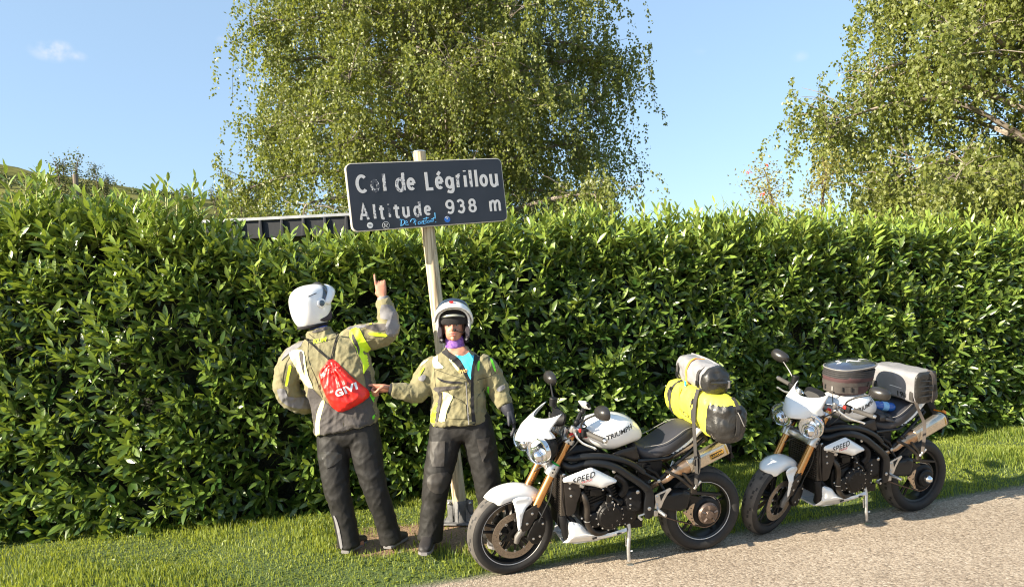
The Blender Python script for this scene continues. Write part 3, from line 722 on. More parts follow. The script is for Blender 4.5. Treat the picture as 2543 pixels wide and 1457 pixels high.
mt, n, p = new_mat('hill_pasture'); t = n.nodes.new('ShaderNodeTexCoord')
q1 = nzn(.14, 8, .7); q2 = nzn(1.6, 4); q3 = nzn(.05, 3)
cA = ramp(q1.outputs['Fac'], [(.36, (.018, .030, .010)), (.43, (.07, .080, .02)), (.50, (.17, .165, .045)), (.72, (.23, .205, .065))])
cB = ramp(q2.outputs['Fac'], [(.35, (.55, .55, .5)), (.65, (1, 1, 1))])
mx = n.nodes.new('ShaderNodeMix'); mx.data_type = 'RGBA'; mx.blend_type = 'MULTIPLY'; mx.inputs['Factor'].default_value = .8; n.links.new(cA.outputs[0], mx.inputs['A']); n.links.new(cB.outputs[0], mx.inputs['B'])
n.links.new(mx.outputs['Result'], p.inputs['Base Color']); p.inputs['Roughness'].default_value = 1; p.inputs['Specular IOR Level'].default_value = .1
hill = np_obj('hill', V, np.stack([a, a+1, a+nx+1, a+nx], 1), mt, smooth=True); tag(hill, 'distant rough pasture hillside on the left skyline', kind='structure')
def hill_z(x_, y_): k_ = np.argmin(np.abs(hx-x_)+0); j_ = np.argmin(np.abs(hy-y_)); return float(HZ[j_, k_])
lm3 = leaf_mat('far_foliage', (.022, .038, .012), (.095, .105, .03), (.10, .11, .05), rough=.7, transl=.2, tcol=(.22, .26, .05))
lm4 = leaf_mat('pale_far_foliage', (.06, .085, .03), (.17, .20, .07), (.15, .18, .08), rough=.7, transl=.3, tcol=(.3, .36, .1))
# (image column, distance, half width px, top row, material, label)
far = [(178, 45, 42, 385, lm3, 'ragged olive tree above the hedge beside the wooden pole'), (262, 70, 24, 405, lm3, 'slender grey green tree right of the wooden pole'),
       (105, 60, 32, 425, lm3, 'dark round tree on the hillside far left'), (560, 60, 22, 452, lm3, 'small dark tree near the foot of the hill skyline'), (617, 40, 42, 428, lm4, 'pale green tree just left of the big birch'),
       (655, 34, 38, 470, lm4, 'pale yellow green tree tucked against the birch edge')]
for i, (px, dd, hw, top, lm, lb) in enumerate(far):
    x_ = (px-1271)/1900*dd; zt = 1.7+(790-.05*(px-1271)-top)/1900*dd; r_ = hw/1900*dd*1.15; zb = max(hill_z(x_, dd)-.5, .1)
    if zt-zb < 3*r_: zb = zt-3.2*r_
    bush('hillside_tree', lb, (x_, dd, zb), (r_, r_, (zt-zb)*.55), 7000, .13*r_, lm, seed=20+i, rz=(zt-zb)*.52, stems_=8, trunk=.12)
# scrub rows on the hill as one mass
N = 60; sc_v = []; sc_f = []; k = 0; Ps = []
for _ in range(46):
    px = rng.uniform(-60, 620); dd = rng.uniform(95, 128); x_ = (px-1271)/1900*dd; z_ = hill_z(x_, dd)
    n_ = 110; r_ = rng.uniform(.6, 1.5); Ps.append(np.array([x_, dd, z_+r_*.3])+rand_unit(n_)*rng.uniform(.3, 1, (n_, 1))*np.array([r_*1.6, r_, r_*.7]))
Pl = np.concatenate(Ps); n_ = len(Pl); dr = rand_unit(n_); nm = unit(np.cross(dr, rng.standard_normal((n_, 3)))); Xd = np.cross(dr, nm)
V, F = template_scatter(np.array([[0, 0, 0], [.5, .5, 0], [0, 1, 0], [-.5, .5, 0]]), np.array([[0, 1, 2, 3]]), Pl, Xd, dr, nm, rng.uniform(.2, .5, n_))
scrub = np_obj('scrub', V, F, lm3, attrs={'tint': np.repeat(rng.uniform(0, .8, n_), 4)}); tag(scrub, 'dark gorse and scrub growing in bands over the distant hill', 'scrub', kind='stuff')
# utility pole with wire
d = 26; x_ = (207-1271)/1900*d
pole = empty('utility_pole', (x_, d, .1)); tag(pole, 'leaning grey wooden utility pole seen over the left hedge', 'pole')
part('post', tube([(.08, 0, 0), (-.05, 0, 3.5), (-.16, 0, 7.25)], [.11, .10, .085], 10), mat('weathered_wood', (.16, .13, .10), .9, vscale=30, bump=.4), pole, bevel=.005)
part('insulator', cat(tube([(-.13, -.1, 5.3), (-.13, -.3, 5.3)], .04, 8), sph((-.13, -.34, 5.35), .07)), mat('insulator_ceramic', (.3, .3, .28), .3), pole)
wz = 6.05-.1
part('wire', tube([(-6, -.3, 5.9), (-.13, -.34, 5.62), (4, 0, 5.35), (9, .3, 5.15), (14, .5, 5.05)], .012, 5, smooth=3), mat('wire_grey', (.35, .34, .32), .5, metal=.5), pole)
# ============================================================ materials for vehicles and luggage
M_white = mat('white_paint', (.80, .80, .79), .22, coat=.8, var=.03, vscale=3)
M_black = mat('black_plastic', (.007, .007, .008), .55, spec=.3, var=.3, vscale=30, bump=.15, bscale=400, bdist=.0005)
M_frame = mat('black_frame_enamel', (.008, .009, .011), .42, coat=.1, var=.2, spec=.35)
M_engine = mat('black_engine_metal', (.008, .0075, .0075), .45, spec=.35, metal=.2, var=.4, vscale=22, bump=.25, bscale=120, rvar=.12)
M_brown = mat('brown_grey_cover', (.035, .029, .025), .5, metal=.4, var=.25)
M_gold = mat('gold_anodised', (.56, .29, .11), .24, metal=.9, var=.06)
M_silver = mat('brushed_aluminium', (.58, .58, .58), .32, metal=.85, var=.15, vscale=30)
M_cast = mat('cast_fork_foot', (.13, .12, .11), .5, metal=.3); M_stripe = mat('silver_stripe', (.62, .60, .58), .4); M_chrome = mat('chrome', (.75, .75, .76), .12, metal=1, var=.05)
M_steel = mat('steel_bolt', (.5, .5, .5), .3, metal=.9)
M_titan = mat('brushed_silencer', (.62, .56, .47), .27, metal=.9, var=.12, vscale=8, rvar=.08)
M_pipe = mat('heated_pipe', (.42, .26, .15), .3, metal=.9, col2=(.55, .45, .36))
M_header = mat('header_pipe', (.045, .038, .032), .42, metal=.6, var=.35)
M_rubber = mat('tyre_rubber', (.017, .016, .016), .7, var=.2, vscale=40, bump=.3, bscale=300, bdist=.0008)
M_tread = mat('dusty_tread', (.085, .076, .068), .85, var=.25, vscale=18, bump=.3, bscale=250, bdist=.0008)
M_disc = mat('brake_disc_steel', (.30, .25, .20), .4, metal=.8, var=.2, vscale=60)
M_holes = mat('disc_hole_dark', (.012, .012, .012), .8)
M_glass = mat('headlight_glass', (.95, .97, 1.0), .03, trans=1.0, var=0, spec=.5)
M_reflect = mat('lamp_reflector', (.72, .76, .80), .16, metal=.95, var=.25, vscale=26)
M_seat = mat('seat_vinyl', (.028, .028, .034), .5, var=.15, vscale=8, bump=.3, bscale=300, bdist=.0006)
M_seam = mat('seat_piping', (.22, .21, .20), .6)
M_grip = mat('grip_rubber', (.06, .055, .05), .7, bump=.5, bscale=260)
M_red = mat('red_switch', (.65, .02, .015), .4)
M_green = mat('green_tie', (.02, .45, .06), .5)
M_ink = mat('black_print', (.02, .02, .022), .5)
M_redink = mat('red_print', (.55, .03, .03), .5)
M_mirror = mat('mirror_housing', (.022, .020, .019), .32, coat=.15, var=.15)
M_cable = mat('black_cable', (.015, .015, .015), .45)
M_phone = mat('phone_case', (.55, .53, .52), .4)
M_fin = mat('radiator_fins', (.10, .085, .07), .55, metal=.5, bump=.6, bscale=220)
M_guard = mat('champagne_plate', (.55, .43, .31), .35, metal=.75)
M_hub = mat('bronze_hub', (.16, .12, .10), .38, metal=.7, var=.3, vscale=40)
M_amber = mat('amber_lens', (.8, .25, .02), .2)
M_tail = mat('red_lens', (.45, .01, .01), .2)
def arc(cx, cz, r, a0, a1, n): return [(cx+r*math.cos(R(a0+(a1-a0)*i/n)), cz+r*math.sin(R(a0+(a1-a0)*i/n))) for i in range(n+1)]
def joined(m): return cat(m, mirror_y(m))
class both(tuple):
    def __new__(cls, m): return super().__new__(cls, (m, mirror_y(m)))
def cyl(p0, p1, r, seg=14): return tube([p0, p1], r, seg)
def bolts(pts, r=.006, h=.006, s=-1):
    return cat(*[lathe([(r, 0), (r, s*h*.7), (r*.7, s*h), (1e-4, s*h)], 8, (x, y, z)) for (x, y, z) in pts])
def wheel(root, c, rad, wid, rimr, S, stripe, spokes, name='wheel', steer=None):
    cx, cz = c; w = wid/2
    prof = [(rimr+.004, -w*.80), (rimr+.022, -w*.98), (rad-.045, -w*1.0), (rad-.026, -w*.88)]
    tr_ = [(rad-.026, -w*.88), (rad-.012, -w*.62), (rad-.003, -w*.32), (rad, 0), (rad-.003, w*.32), (rad-.012, w*.62), (rad-.026, w*.88)]
    pr2 = [(rad-.026, w*.88), (rad-.045, w), (rad*.0+rimr+.022, w*.98), (rimr+.004, w*.80)]
    bm = merged(lathe(prof+tr_[1:]+pr2[1:], 72, (cx, 0, cz), closed=True))
    W = empty(name); W.parent = root
    if steer is not None: W.matrix_basis = steer
    tyre_v = lathe(prof+tr_[1:]+pr2[1:], 72, (cx, 0, cz), closed=True)
    ty = part('tyre', tyre_v, M_rubber, W, ang=50)
    # worn dusty tread band a hair above the carcass, cut by slanted grooves
    V = []; F = []; mi = []
    nseg = 144; cols = [-.80, -.62, -.45, -.22, 0, .22, .45, .62, .80]
    def rr(u): return rad+.0012-.026*abs(u/.88)**2.3 if abs(u) < 1 else rad
    for k in range(nseg):
        for j, u in enumerate(cols):
            a_ = 2*math.pi*(k+(-.9*abs(u)))/nseg; V.append((cx+rr(u)*math.cos(a_), w*u, cz+rr(u)*math.sin(a_)))
    nc = len(cols); me_f = []
    for k in range(nseg):
        for j in range(nc-1):
            k2 = (k+1) % nseg
            me_f.append((k*nc+j, k*nc+j+1, k2*nc+j+1, k2*nc+j)); q_ = k % 12; g = (q_ < 4 and j == (1, 1, 2, 2)[q_ % 4]) or (6 <= q_ < 10 and j == (6, 6, 5, 5)[(q_-6) % 4]) or (q_ in (5, 6) and j == 2) or (q_ in (11, 0) and j == 5); mi.append(1 if g else 0)
    me = bpy.data.meshes.new('tread'); me.from_pydata(V, [], me_f); me.materials.append(M_tread); me.materials.append(M_rubber)
    me.polygons.foreach_set('material_index', mi); me.polygons.foreach_set('use_smooth', [True]*len(mi)); link(bpy.data.objects.new('tread', me), W)
    rp = [(rimr+.006, -w*.78), (rimr+.006, -w*.70), (rimr-.008, -w*.62), (rimr-.016, -w*.3), (rimr-.018, 0), (rimr-.016, w*.3), (rimr-.008, w*.62), (rimr+.006, w*.70), (rimr+.006, w*.78), (rimr-.0, w*.5), (rimr-.005, 0), (rimr, -w*.5)]
    sp = []
    for i in range(spokes):
        a_ = 2*math.pi*(i+.3)/spokes
        for da in (-.13, .13):
            p0 = (cx+.03*math.cos(a_+da*2), -.012, cz+.03*math.sin(a_+da*2)); p1 = (cx+(rimr-.010)*math.cos(a_+da), -.006, cz+(rimr-.010)*math.sin(a_+da))
            sp.append(tube([p0, p1], [.013, .010], 8, ell=.75))
    part('rim', lathe(rp, 72, (cx, 0, cz), closed=True), M_frame, W)
    part('spokes', cat(*sp), M_frame, W)
    if stripe: part('stripe', lathe([(rimr+.0085, -w*.800), (rimr+.002, -w*.815), (rimr+.000, -w*.77), (rimr+.007, -w*.765)], 96, (cx, 0, cz), closed=True), M_stripe, W)
    part('hub', lathe([(.018, -w*.9), (.03, -w*.8), (.034, -.02), (.034, .02), (.03, w*.8), (.018, w*.9)], 24, (cx, 0, cz)), M_engine, W)
    return W
def brake_disc(parent, c, r0, r1, y):
    cx, cz = c
    d = part('brake_disc', lathe([(r0, y-.0025), (r1, y-.0025), (r1, y+.0025), (r0, y+.0025)], 64, (cx, 0, cz), closed=True), M_disc, parent, bevel=0)
    hs = []
    for i in range(60):
        a_ = 2*math.pi*i/60; r_ = r1-.009-.009*(i % 3)
        hs.append(lathe([(.0022, 0), (1e-4, -.0001)], 6, (cx+r_*math.cos(a_), y-.0031, cz+r_*math.sin(a_))))
    part('drilled_holes', cat(*hs), M_holes, d)
    bb = []; rb = []
    for i in range(10):
        a_ = 2*math.pi*(i+.5)/10; q = (cx+(r0-.004)*math.cos(a_), y-.003, cz+(r0-.004)*math.sin(a_))
        bb.append(lathe([(.0085, 0), (.0085, -.004), (.005, -.0045), (.0045, 0)], 10, q))
        a2 = a_+.12; rb.append(tube([(cx+.035*math.cos(a2), y, cz+.035*math.sin(a2)), (cx+(r0-.004)*math.cos(a_), y, cz+(r0-.004)*math.sin(a_))], [.010, .007], 6, ell=.5))
    part('bobbins', cat(*bb), M_steel, d); part('carrier', cat(lathe([(.03, y-.004), (.052, y-.004), (.052, y+.004), (.03, y+.004)], 30, (cx, 0, cz), closed=True), *rb), M_engine, d)
    return d
def motorcycle(label, loc, yaw, lean, steer_deg, stripe, first):
    root = empty('motorcycle', loc, (R(lean), 0, R(yaw))); tag(root, label, 'motorcycle', 'white motorcycles parked nose to tail along the verge')
    def P(nm, m_, mt_, **k):
        pr = k.pop('parent', root)
        if isinstance(m_, both):
            part(nm, m_[1], mt_, pr, **k); return part(nm, m_[0], mt_, pr, **k)
        o_ = part(nm, m_, mt_, pr, **k)
        if 'bolt' in nm or nm in ('cables', 'radiator_fins', 'cylinder_fins', 'riser', 'belly_slots', 'guard_cutouts', 'cover_web'): o_['kind'] = 'stuff'
        return o_
    sa = Vector((.364, 0, .646)).normalized(); sp = Vector((.43, 0, .95))
    ST = Matrix.Translation(sp) @ Matrix.Rotation(R(steer_deg), 4, sa) @ Matrix.Translation(-sp)
    # ---------------- wheels
    fw = wheel(root, (.02, .300), .300, .120, .217, root, stripe, 5, steer=ST)
    brake_disc(fw, (.02, .300), .112, .157, -.078)
    brake_disc(fw, (.02, .300), .112, .157, .078)
    rw = wheel(root, (1.398, .302), .302, .175, .205, root, stripe, 5)
    # ---------------- fork, mudguard
    fk = empty('fork'); fk.parent = root; fk.matrix_basis = ST
    for s in (-1, 1):
        y = s*.105
        P('fork_tube', cat(tube([(.157, y, .500), (.275, y, .725)], .0285, 20), tube([(.275, y, .725), (.400, y, .948)], .026, 20), lathe([(.029, 0), (.031, .01)], 4, (.157, y, .5))), M_gold, parent=fk)
        P('fork_slider', cat(tube([(.050, y, .315), (.160, y, .505)], .021, 16), tube([(.020, y, .262), (.028, y, .300), (.060, y, .345), (.085, y, .385)], [.017, .022, .020, .018], 14)), M_cast, parent=fk)
        P('fork_cap', tube([(.400, y, .948), (.410, y, .966)], [.021, .014], 14), M_red if s < 0 else M_silver, parent=fk)
        # side plate that carries mudguard and caliper
        pl = [(.062, .478), (.150, .520), (.172, .500), (.160, .455), (.098, .352), (.052, .346), (.040, .372)]
        yo = y-s*(-.026) if False else y+s*.022
        P('side_plate', prism(pl, yo-.005, yo+.005), M_brown, parent=fk, bevel=.003)
        P('plate_bolts', bolts([(.118, yo+s*.005, .462), (.083, yo+s*.005, .398)], .009, .006, s), M_steel, parent=fk)
        cal = [(.085, .30), (.10, .345), (.135, .405), (.185, .425), (.215, .395), (.210, .330), (.185, .265), (.15, .245), (.115, .255)]
        P('caliper', prism(cal, y+s*.000-.022*(s > 0)+.0, y+s*.036), M_engine, parent=fk, bevel=.008)
        P('caliper_bolts', bolts([(.125, y+s*.036, .29), (.19, y+s*.036, .385), (.17, y+s*.036, .30)], .008, .005, s), M_steel, parent=fk)
    for nm, cx, cz, hx, hz in (('lower_yoke', .268, .735, .046, .040), ('upper_yoke', .378, .918, .034, .016)):
        q = Matrix.Translation((cx, 0, cz)) @ Matrix.Rotation(R(29), 4, 'Y')
        o = cat(*[xf(lathe([(.042, -hz), (.042, hz)], 20, (0, s*.105, 0), axis='z'), q) for s in (-1, 1)], xf(loft([sring((.02*(1-abs(t_)), t_*.105, 0), (1, 0, 0), (0, 0, 1), hx*(.75+.25*abs(t_)), hz*.8, 4, 16) for t_ in (-.8, -.4, 0, .4, .8)]), q))
        P(nm, o, M_silver, parent=fk, bevel=.003)
        P('clamp_bolts', cat(*[xf(bolts([(-.012, -.145, dz) for dz in (-.012, .012)], .006, .004), q)]), M_holes, parent=fk)
    if stripe: P('cable_tie', xf(lathe([(.0295, -.006), (.031, 0), (.0295, .006)], 16, (0, -.105, 0), axis='z'), Matrix.Translation((.291, 0, .772)) @ Matrix.Rotation(R(29), 4, 'Y')), M_green, parent=fk)
    # mudguard
    rings = []; n_ = 22
    for i in range(n_+1):
        f_ = i/n_; a_ = R(126-80*f_); hw = .078*min(1, (f_/.16)**.55 if f_ < .16 else 1)*(1-.18*max(0, (f_-.8)/.2)); rt = .326-.004*f_; rb_ = .326-(.078 if f_ > .10 else .078*(f_/.10)**.7)*(1-.35*max(0, (f_-.72)/.28))
        ring = []
        for j in range(13):
            t_ = -1+2*j/12; rr_ = rb_+(rt-rb_)*(1-abs(t_)**2.6); yy = hw*(math.sin(t_*math.pi/2))
            ring.append((.02+rr_*math.cos(a_), yy, .300+rr_*math.sin(a_)))
        for j in range(12, -1, -1):
            t_ = -1+2*j/12; rr_ = rb_+(rt-rb_)*(1-abs(t_)**2.6)-.005; yy = hw*.95*(math.sin(t_*math.pi/2)); ring.append((.02+rr_*math.cos(a_), yy, .300+rr_*math.sin(a_)))
        rings.append(ring)
    mg = P('mudguard', loft(rings), M_white, parent=fk, ang=60)
    st_ = smooth2([(-.004, .560), (.05, .575), (.125, .560), (.132, .528), (.085, .500), (.062, .470), (.050, .410), (.040, .356), (.029, .350), (.021, .375), (.012, .45), (.004, .52)], 3)
    P('mudguard_stay', both(pillow(st_, -.098, .010, .012, .008, curve=lambda x, z: -.028*min(max((.53-z)/.05, 0), 1))), M_white, parent=mg, ang=60)
    # ---------------- bars, controls, mirrors
    bars = empty('handlebar'); bars.parent = root; bars.matrix_basis = ST
    P('bar', both(tube([(.385, 0, .992), (.385, -.06, .992), (.400, -.12, 1.004), (.43, -.20, 1.014), (.492, -.39, 1.006)], .0112, 10, smooth=3)), M_chrome, parent=bars)
    P('riser', cat(*[xf(lathe([(.022, -.03), (.026, 0), (.024, .03)], 14, (0, s*.05, 0), axis='z'), Matrix.Translation((.378, 0, .965)) @ Matrix.Rotation(R(20), 4, 'Y')) for s in (-1, 1)]), M_silver, parent=bars)
    for s in (-1, 1):
        P('grip', tube([(.447, s*.262, 1.011), (.450, s*.27, 1.011), (.489, s*.385, 1.006), (.490, s*.388, 1.006)], [.019, .0165, .0165, .019], 14), M_grip, parent=bars)
        P('bar_end', tube([(.490, s*.388, 1.006), (.497, s*.408, 1.005)], [.0155, .013], 12), M_steel, parent=bars, bevel=.002)
        P('switch_housing', cat(box((.434, s*.222, 1.008), (.042, .056, .05)), box((.42, s*.20, .985), (.03, .03, .04))), M_black, parent=bars, bevel=.006)
        P('lever', tube([(.400, s*.165, .988), (.392, s*.20, .975), (.405, s*.27, .955), (.440, s*.345, .950), (.447, s*.362, .945)], [.012, .009, .008, .008, .010], 8, smooth=3, ell=.7), M_silver, parent=bars)
        P('lever_perch', cat(box((.405, s*.155, 1.0), (.035, .04, .035)), tube([(.38, s*.14, .99), (.39, s*.15, 1.03)], .016, 10)), M_silver, parent=bars, bevel=.006)
        mp = (.455, s*.405, 1.192)
        P('mirror_stem', tube([(.420, s*.215, 1.02), (.415, s*.215, 1.06), (.425, s*.27, 1.115), (.445, s*.35, 1.165)], [.0065]*4, 8, smooth=3), M_mirror, parent=bars)
        mh = loft([sring((mp[0]-.030+dx, mp[1], mp[2]), (0, 1, .12*s), (0, -.12*s, 1), hw, hh_, 2.5, 24) for dx, hw, hh_ in ((0, .012, .008), (.006, .046, .028), (.024, .068, .041), (.046, .076, .046), (.056, .075, .045))])
        mo = P('mirror', mh, M_mirror, parent=bars, ang=60)
        P('mirror_glass', loft([sring((mp[0]+.0275, mp[1], mp[2]), (0, 1, .12*s), (0, -.12*s, 1), .070, .040, 2.5, 24), sring((mp[0]+.0285, mp[1], mp[2]), (0, 1, .12*s), (0, -.12*s, 1), .068, .038, 2.5, 24)]), M_chrome, parent=mo)
    P('kill_switch', cat(box((.412, -.212, 1.02), (.016, .022, .022)), box((.44, -.235, .984), (.018, .014, .014))), M_red, parent=bars, bevel=.004)
    P('brake_reservoir', cat(tube([(.400, .205, 1.055), (.404, .205, 1.105)], [.026, .028], 16), tube([(.404, .205, 1.105), (.405, .205, 1.112)], [.030, .027], 16)), M_black, parent=bars)
    P('dashboard', loft([sring((.315, 0, 1.035), (0, 1, 0), (.3, 0, 1), .06, .035, 3, 16), sring((.35, 0, 1.045), (0, 1, 0), (.3, 0, 1), .085, .048, 3, 16), sring((.368, 0, 1.042), (0, 1, 0), (.3, 0, 1), .08, .043, 3, 16)]), M_black, parent=bars)
    P('cables', cat(*[tube(q, .0042, 6, smooth=4) for q in ([(.41, -.17, .99), (.36, -.16, .96), (.31, -.10, .90), (.33, -.06, .82), (.38, -.03, .78)], [(.43, -.19, .985), (.40, -.19, .93), (.36, -.15, .86), (.35, -.08, .80)],
        [(.40, .17, .99), (.33, .17, .97), (.28, .10, .90), (.30, .05, .80)], [(.30, -.06, .74), (.26, -.135, .66), (.235, -.145, .56), (.20, -.135, .47), (.16, -.14, .40)], [(.29, -.02, .73), (.24, .06, .68), (.19, .11, .60), (.17, .12, .50), (.16, .13, .41)], [(.37, -.05, .99), (.34, -.09, .95), (.31, -.08, .9)])]), M_cable, parent=bars)
    # ---------------- headlights and flyscreen
    for s in (-1, 1):
        q = Matrix.Translation((.225, s*.102, .888)) @ Matrix.Rotation(R(-8), 4, 'Y') @ Matrix.Rotation(R(-16*s), 4, 'Z') @ Matrix.Scale(1.17, 4)
        hl = empty('headlight'); hl.parent = bars
        P('lamp_shell', xf(lathe([(1e-4, .06), (.035, .055), (.060, .030), (.073, -.01), (.076, -.035)], 32, axis='x'), q), M_black, parent=hl, ang=60)
        P('lamp_rim', xf(lathe([(.0765, -.030), (.079, -.040), (.077, -.056), (.071, -.058), (.071, -.040)], 40, axis='x', closed=True), q), M_chrome, parent=hl)
        P('reflector', xf(lathe([(.071, -.050), (.060, -.035), (.045, -.020), (.025, -.008), (.018, -.030), (1e-4, -.034)], 32, axis='x'), q), M_reflect, parent=hl)
        P('projector', cat(xf(sph((-.058, .0, -.018), .026, 14, 8), q), xf(lathe([(.030, -.045), (.033, -.050), (.030, -.056)], 20, (0, 0, -.018), axis='x', closed=True), q)), M_chrome, parent=hl)
        P('lens', xf(lathe([(.0715, -.053), (.068, -.075), (.058, -.096), (.040, -.114), (.020, -.122), (1e-4, -.124)], 32, axis='x'), q), M_glass, parent=hl, ang=80)
    Cc = [(.050, .925), (.056, .955), (.085, 1.000), (.135, 1.045), (.178, 1.068)]; Ee = [(.268, .965), (.258, .985), (.232, 1.015), (.268, 1.060), (.318, 1.118)]
    V = []; nu, nv = 24, 12
    def lerp_line(L_, v): k = min(int(v*(len(L_)-1)), len(L_)-2); f_ = v*(len(L_)-1)-k; return L_[k][0]*(1-f_)+L_[k+1][0]*f_, L_[k][1]*(1-f_)+L_[k+1][1]*f_
    for i in range(nu+1):
        u = -1+2*i/nu
        for j in range(nv+1):
            v = j/nv; c0 = lerp_line(Cc, v); e0 = lerp_line(Ee, v); w = abs(u)**1.55; wz = abs(u)**(2.2 if v > .6 else 1.3)
            V.append((c0[0]*(1-w)+e0[0]*w, .148*math.sin(u*math.pi/2)*(1-.12*v)*(.9+.1*abs(u)), c0[1]*(1-wz)+e0[1]*wz))
    F = [(i*(nv+1)+j, (i+1)*(nv+1)+j, (i+1)*(nv+1)+j+1, i*(nv+1)+j+1) for i in range(nu) for j in range(nv)]
    fs = P('flyscreen', (V, F), M_white, parent=bars, ang=70)
    md = fs.modifiers.new('thickness', 'SOLIDIFY'); md.thickness = .005; md.offset = 0
    # ---------------- tank
    X_ = [.485, .50, .54, .62, .70, .78, .85, .90, .928, .938]; T_ = [.965, .985, 1.010, 1.030, 1.038, 1.034, 1.010, .968, .925, .90]; B_ = [.915, .895, .865, .822, .808, .822, .836, .846, .860, .880]; W_2 = [.05, .09, .128, .158, .162, .150, .122, .095, .065, .03]
    rings = [sring((x, 0, (t_+b_)/2), (0, 1, 0), (0, 0, 1), w, (t_-b_)/2, 2.6, 32) for x, t_, b_, w in zip(X_, T_, B_, W_2)]
    rr_ = []
    for k in range(32): rr_.append(catmull([rings[i][k] for i in range(len(rings))], 3))
    tank = P('fuel_tank', loft([[rr_[k][i] for k in range(32)] for i in range(len(rr_[0]))]), M_white, ang=70)
    P('filler_cap', lathe([(.030, 0), (.030, .008), (.024, .011), (1e-4, .011)], 20, (.66, 0, 1.032), axis='z'), M_silver, parent=tank)
    bv = bvh_of([tank])
    c_, s_ = math.cos(R(16)), math.sin(R(16))
    t2 = text_tris('TRIUMPH', .043, .0009, .1, .01, 1.15)
    decal('tank_lettering', t2, ((.735, -.30, .935), (c_, 0, s_), (-s_, 0, c_)), (0, 1, 0), bv, M_ink, tank)
    # side infill below tank
    P('infill_panel', both(pillow([(.66, .800), (.745, .825), (.86, .838), (.895, .735), (.83, .742), (.74, .775)], -.125, .012, .014, .02, curve=lambda x, z: -.02*(.86-x)/.2)), M_brown, ang=60)
    # ---------------- seat and tail
    X_ = [.855, .875, .92, .99, 1.06, 1.13, 1.20, 1.27, 1.315, 1.325]; T_ = [.835, .838, .822, .815, .840, .885, .925, .945, .930, .90]; B_ = [.800, .765, .720, .722, .735, .748, .775, .815, .850, .875]; W_2 = [.03, .075, .112, .138, .148, .145, .135, .122, .10, .06]
    rings = [sring((x, 0, (t_+b_)/2), (0, 1, 0), (0, 0, 1), w, (t_-b_)/2, 3.0, 28) for x, t_, b_, w in zip(X_, T_, B_, W_2)]
    rr_ = [catmull([rings[i][k] for i in range(len(rings))], 3) for k in range(28)]
    seat = P('seat', loft([[rr_[k][i] for k in range(28)] for i in range(len(rr_[0]))]), M_seat, ang=70)
    P('piping', both(tube([(.93, -.105, .818), (1.05, -.138, .838), (1.14, -.137, .878), (1.22, -.122, .917), (1.285, -.10, .925), (1.31, -.04, .915)], .0028, 5, smooth=3)), M_seam, parent=seat)
    tl = smooth2([(1.10, .742), (1.19, .772), (1.28, .822), (1.36, .885), (1.43, .955), (1.36, .945), (1.305, .905), (1.27, .862), (1.20, .815)], 3)
    P('tail_panel', both(pillow(tl, -.120, .016, .014, .022, curve=lambda x, z: .10*max(0, x-1.15))), M_white, ang=60)
    P('tail_unit', loft([sring((x, 0, z), (0, 1, 0), (-.3, 0, 1), w, h_, 3, 18) for x, z, w, h_ in ((1.20, .80, .09, .03), (1.30, .86, .09, .04), (1.42, .92, .075, .035), (1.50, .955, .05, .022), (1.52, .96, .03, .014))]), M_black, ang=60)
    P('rear_light', loft([sring((1.50+dx, 0, .945), (0, 1, 0), (0, 0, 1), w, .014, 3, 14) for dx, w in ((0, .04), (.018, .045), (.026, .03))]), M_tail)
    P('plate_hanger', cat(prism([(1.44, .90), (1.50, .92), (1.60, .74), (1.64, .66), (1.60, .655), (1.55, .72)], -.06, .06), box((1.60, 0, .70), (.008, .16, .12), None)), M_black, bevel=.004)
    P('indicator', both(cat(tube([(1.52, -.05, .83), (1.53, -.12, .83)], .006, 6), sph((1.53, -.14, .83), .022, 10, 6, (.8, 1.1, .8)))), M_amber)
    # ---------------- exhausts
    for s in (-1, 1):
        a0 = Vector((1.235, s*.138, .668)); a1 = Vector((1.515, s*.150, .786)); d = (a1-a0).normalized(); up = Vector((-d.z, 0, d.x)); la = d.cross(up).normalized()
        ex = P('silencer', loft([sring(a0+d*t_, la, up, w, h_, 3.2, 28) for t_, w, h_ in ((.0, .040, .048), (.004, .044, .053), (.27, .046, .054), (.295, .046, .054))]), M_titan, ang=35)
        P('silencer_cone', loft([sring(a0+d*t_, la, up, w, w*1.1, 2.2, 24) for t_, w in ((-.135, .024), (-.12, .026), (-.06, .037), (-.02, .043), (.0, .043))]), M_pipe, parent=ex)
        P('end_cap', loft([sring(a0+d*t_, la, up, w, w*1.15, 3.2, 28) for t_, w in ((.296, .047), (.308, .046), (.318, .038), (.312, .026), (.302, .024))]), M_black, parent=ex)
        P('outlet_ring', loft([sring(a0+d*t_, la, up, w, w*1.15, 2.8, 24) for t_, w in ((.276, .0475), (.286, .0475))], caps=False), mat('brass_band', (.45, .32, .08), .35, metal=.8) if not bpy.data.materials.get('brass_band') else bpy.data.materials['brass_band'], parent=ex)
        P('link_pipe', tube([(a0-d*.12), Vector((1.09, s*.12, .585)), Vector((1.03, s*.09, .55)), Vector((.98, s*.05, .50))], .024, 14, smooth=4), M_pipe, parent=ex)
        if s < 0:
            be = bvh_of([ex]); o0 = a0+d*.205+Vector((0, -.2, 0))
            ol = smooth2([(-.052, -.012), (-.04, -.020), (.04, -.020), (.052, -.012), (.052, .012), (.04, .020), (-.04, .020), (-.052, .012)], 3)
            if stripe:
                decal('badge', tri2d(ol, .008)[:2], (o0, d, up), (0, 1, 0), be, mat('badge_yellow', (.60, .33, .04), .4), ex)
                il = [(x*.9, y*.82) for x, y in ol]
                decal('badge_field', tri2d(il, .008)[:2], (o0, d, up), (0, 1, 0), be, M_ink, ex, off=.0025)
                decal('badge_lettering', text_tris('ARROW', .026, .0008, 0, .01), (o0-up*.009, d, up), (0, 1, 0), be, bpy.data.materials['badge_yellow'], ex, off=.0036)
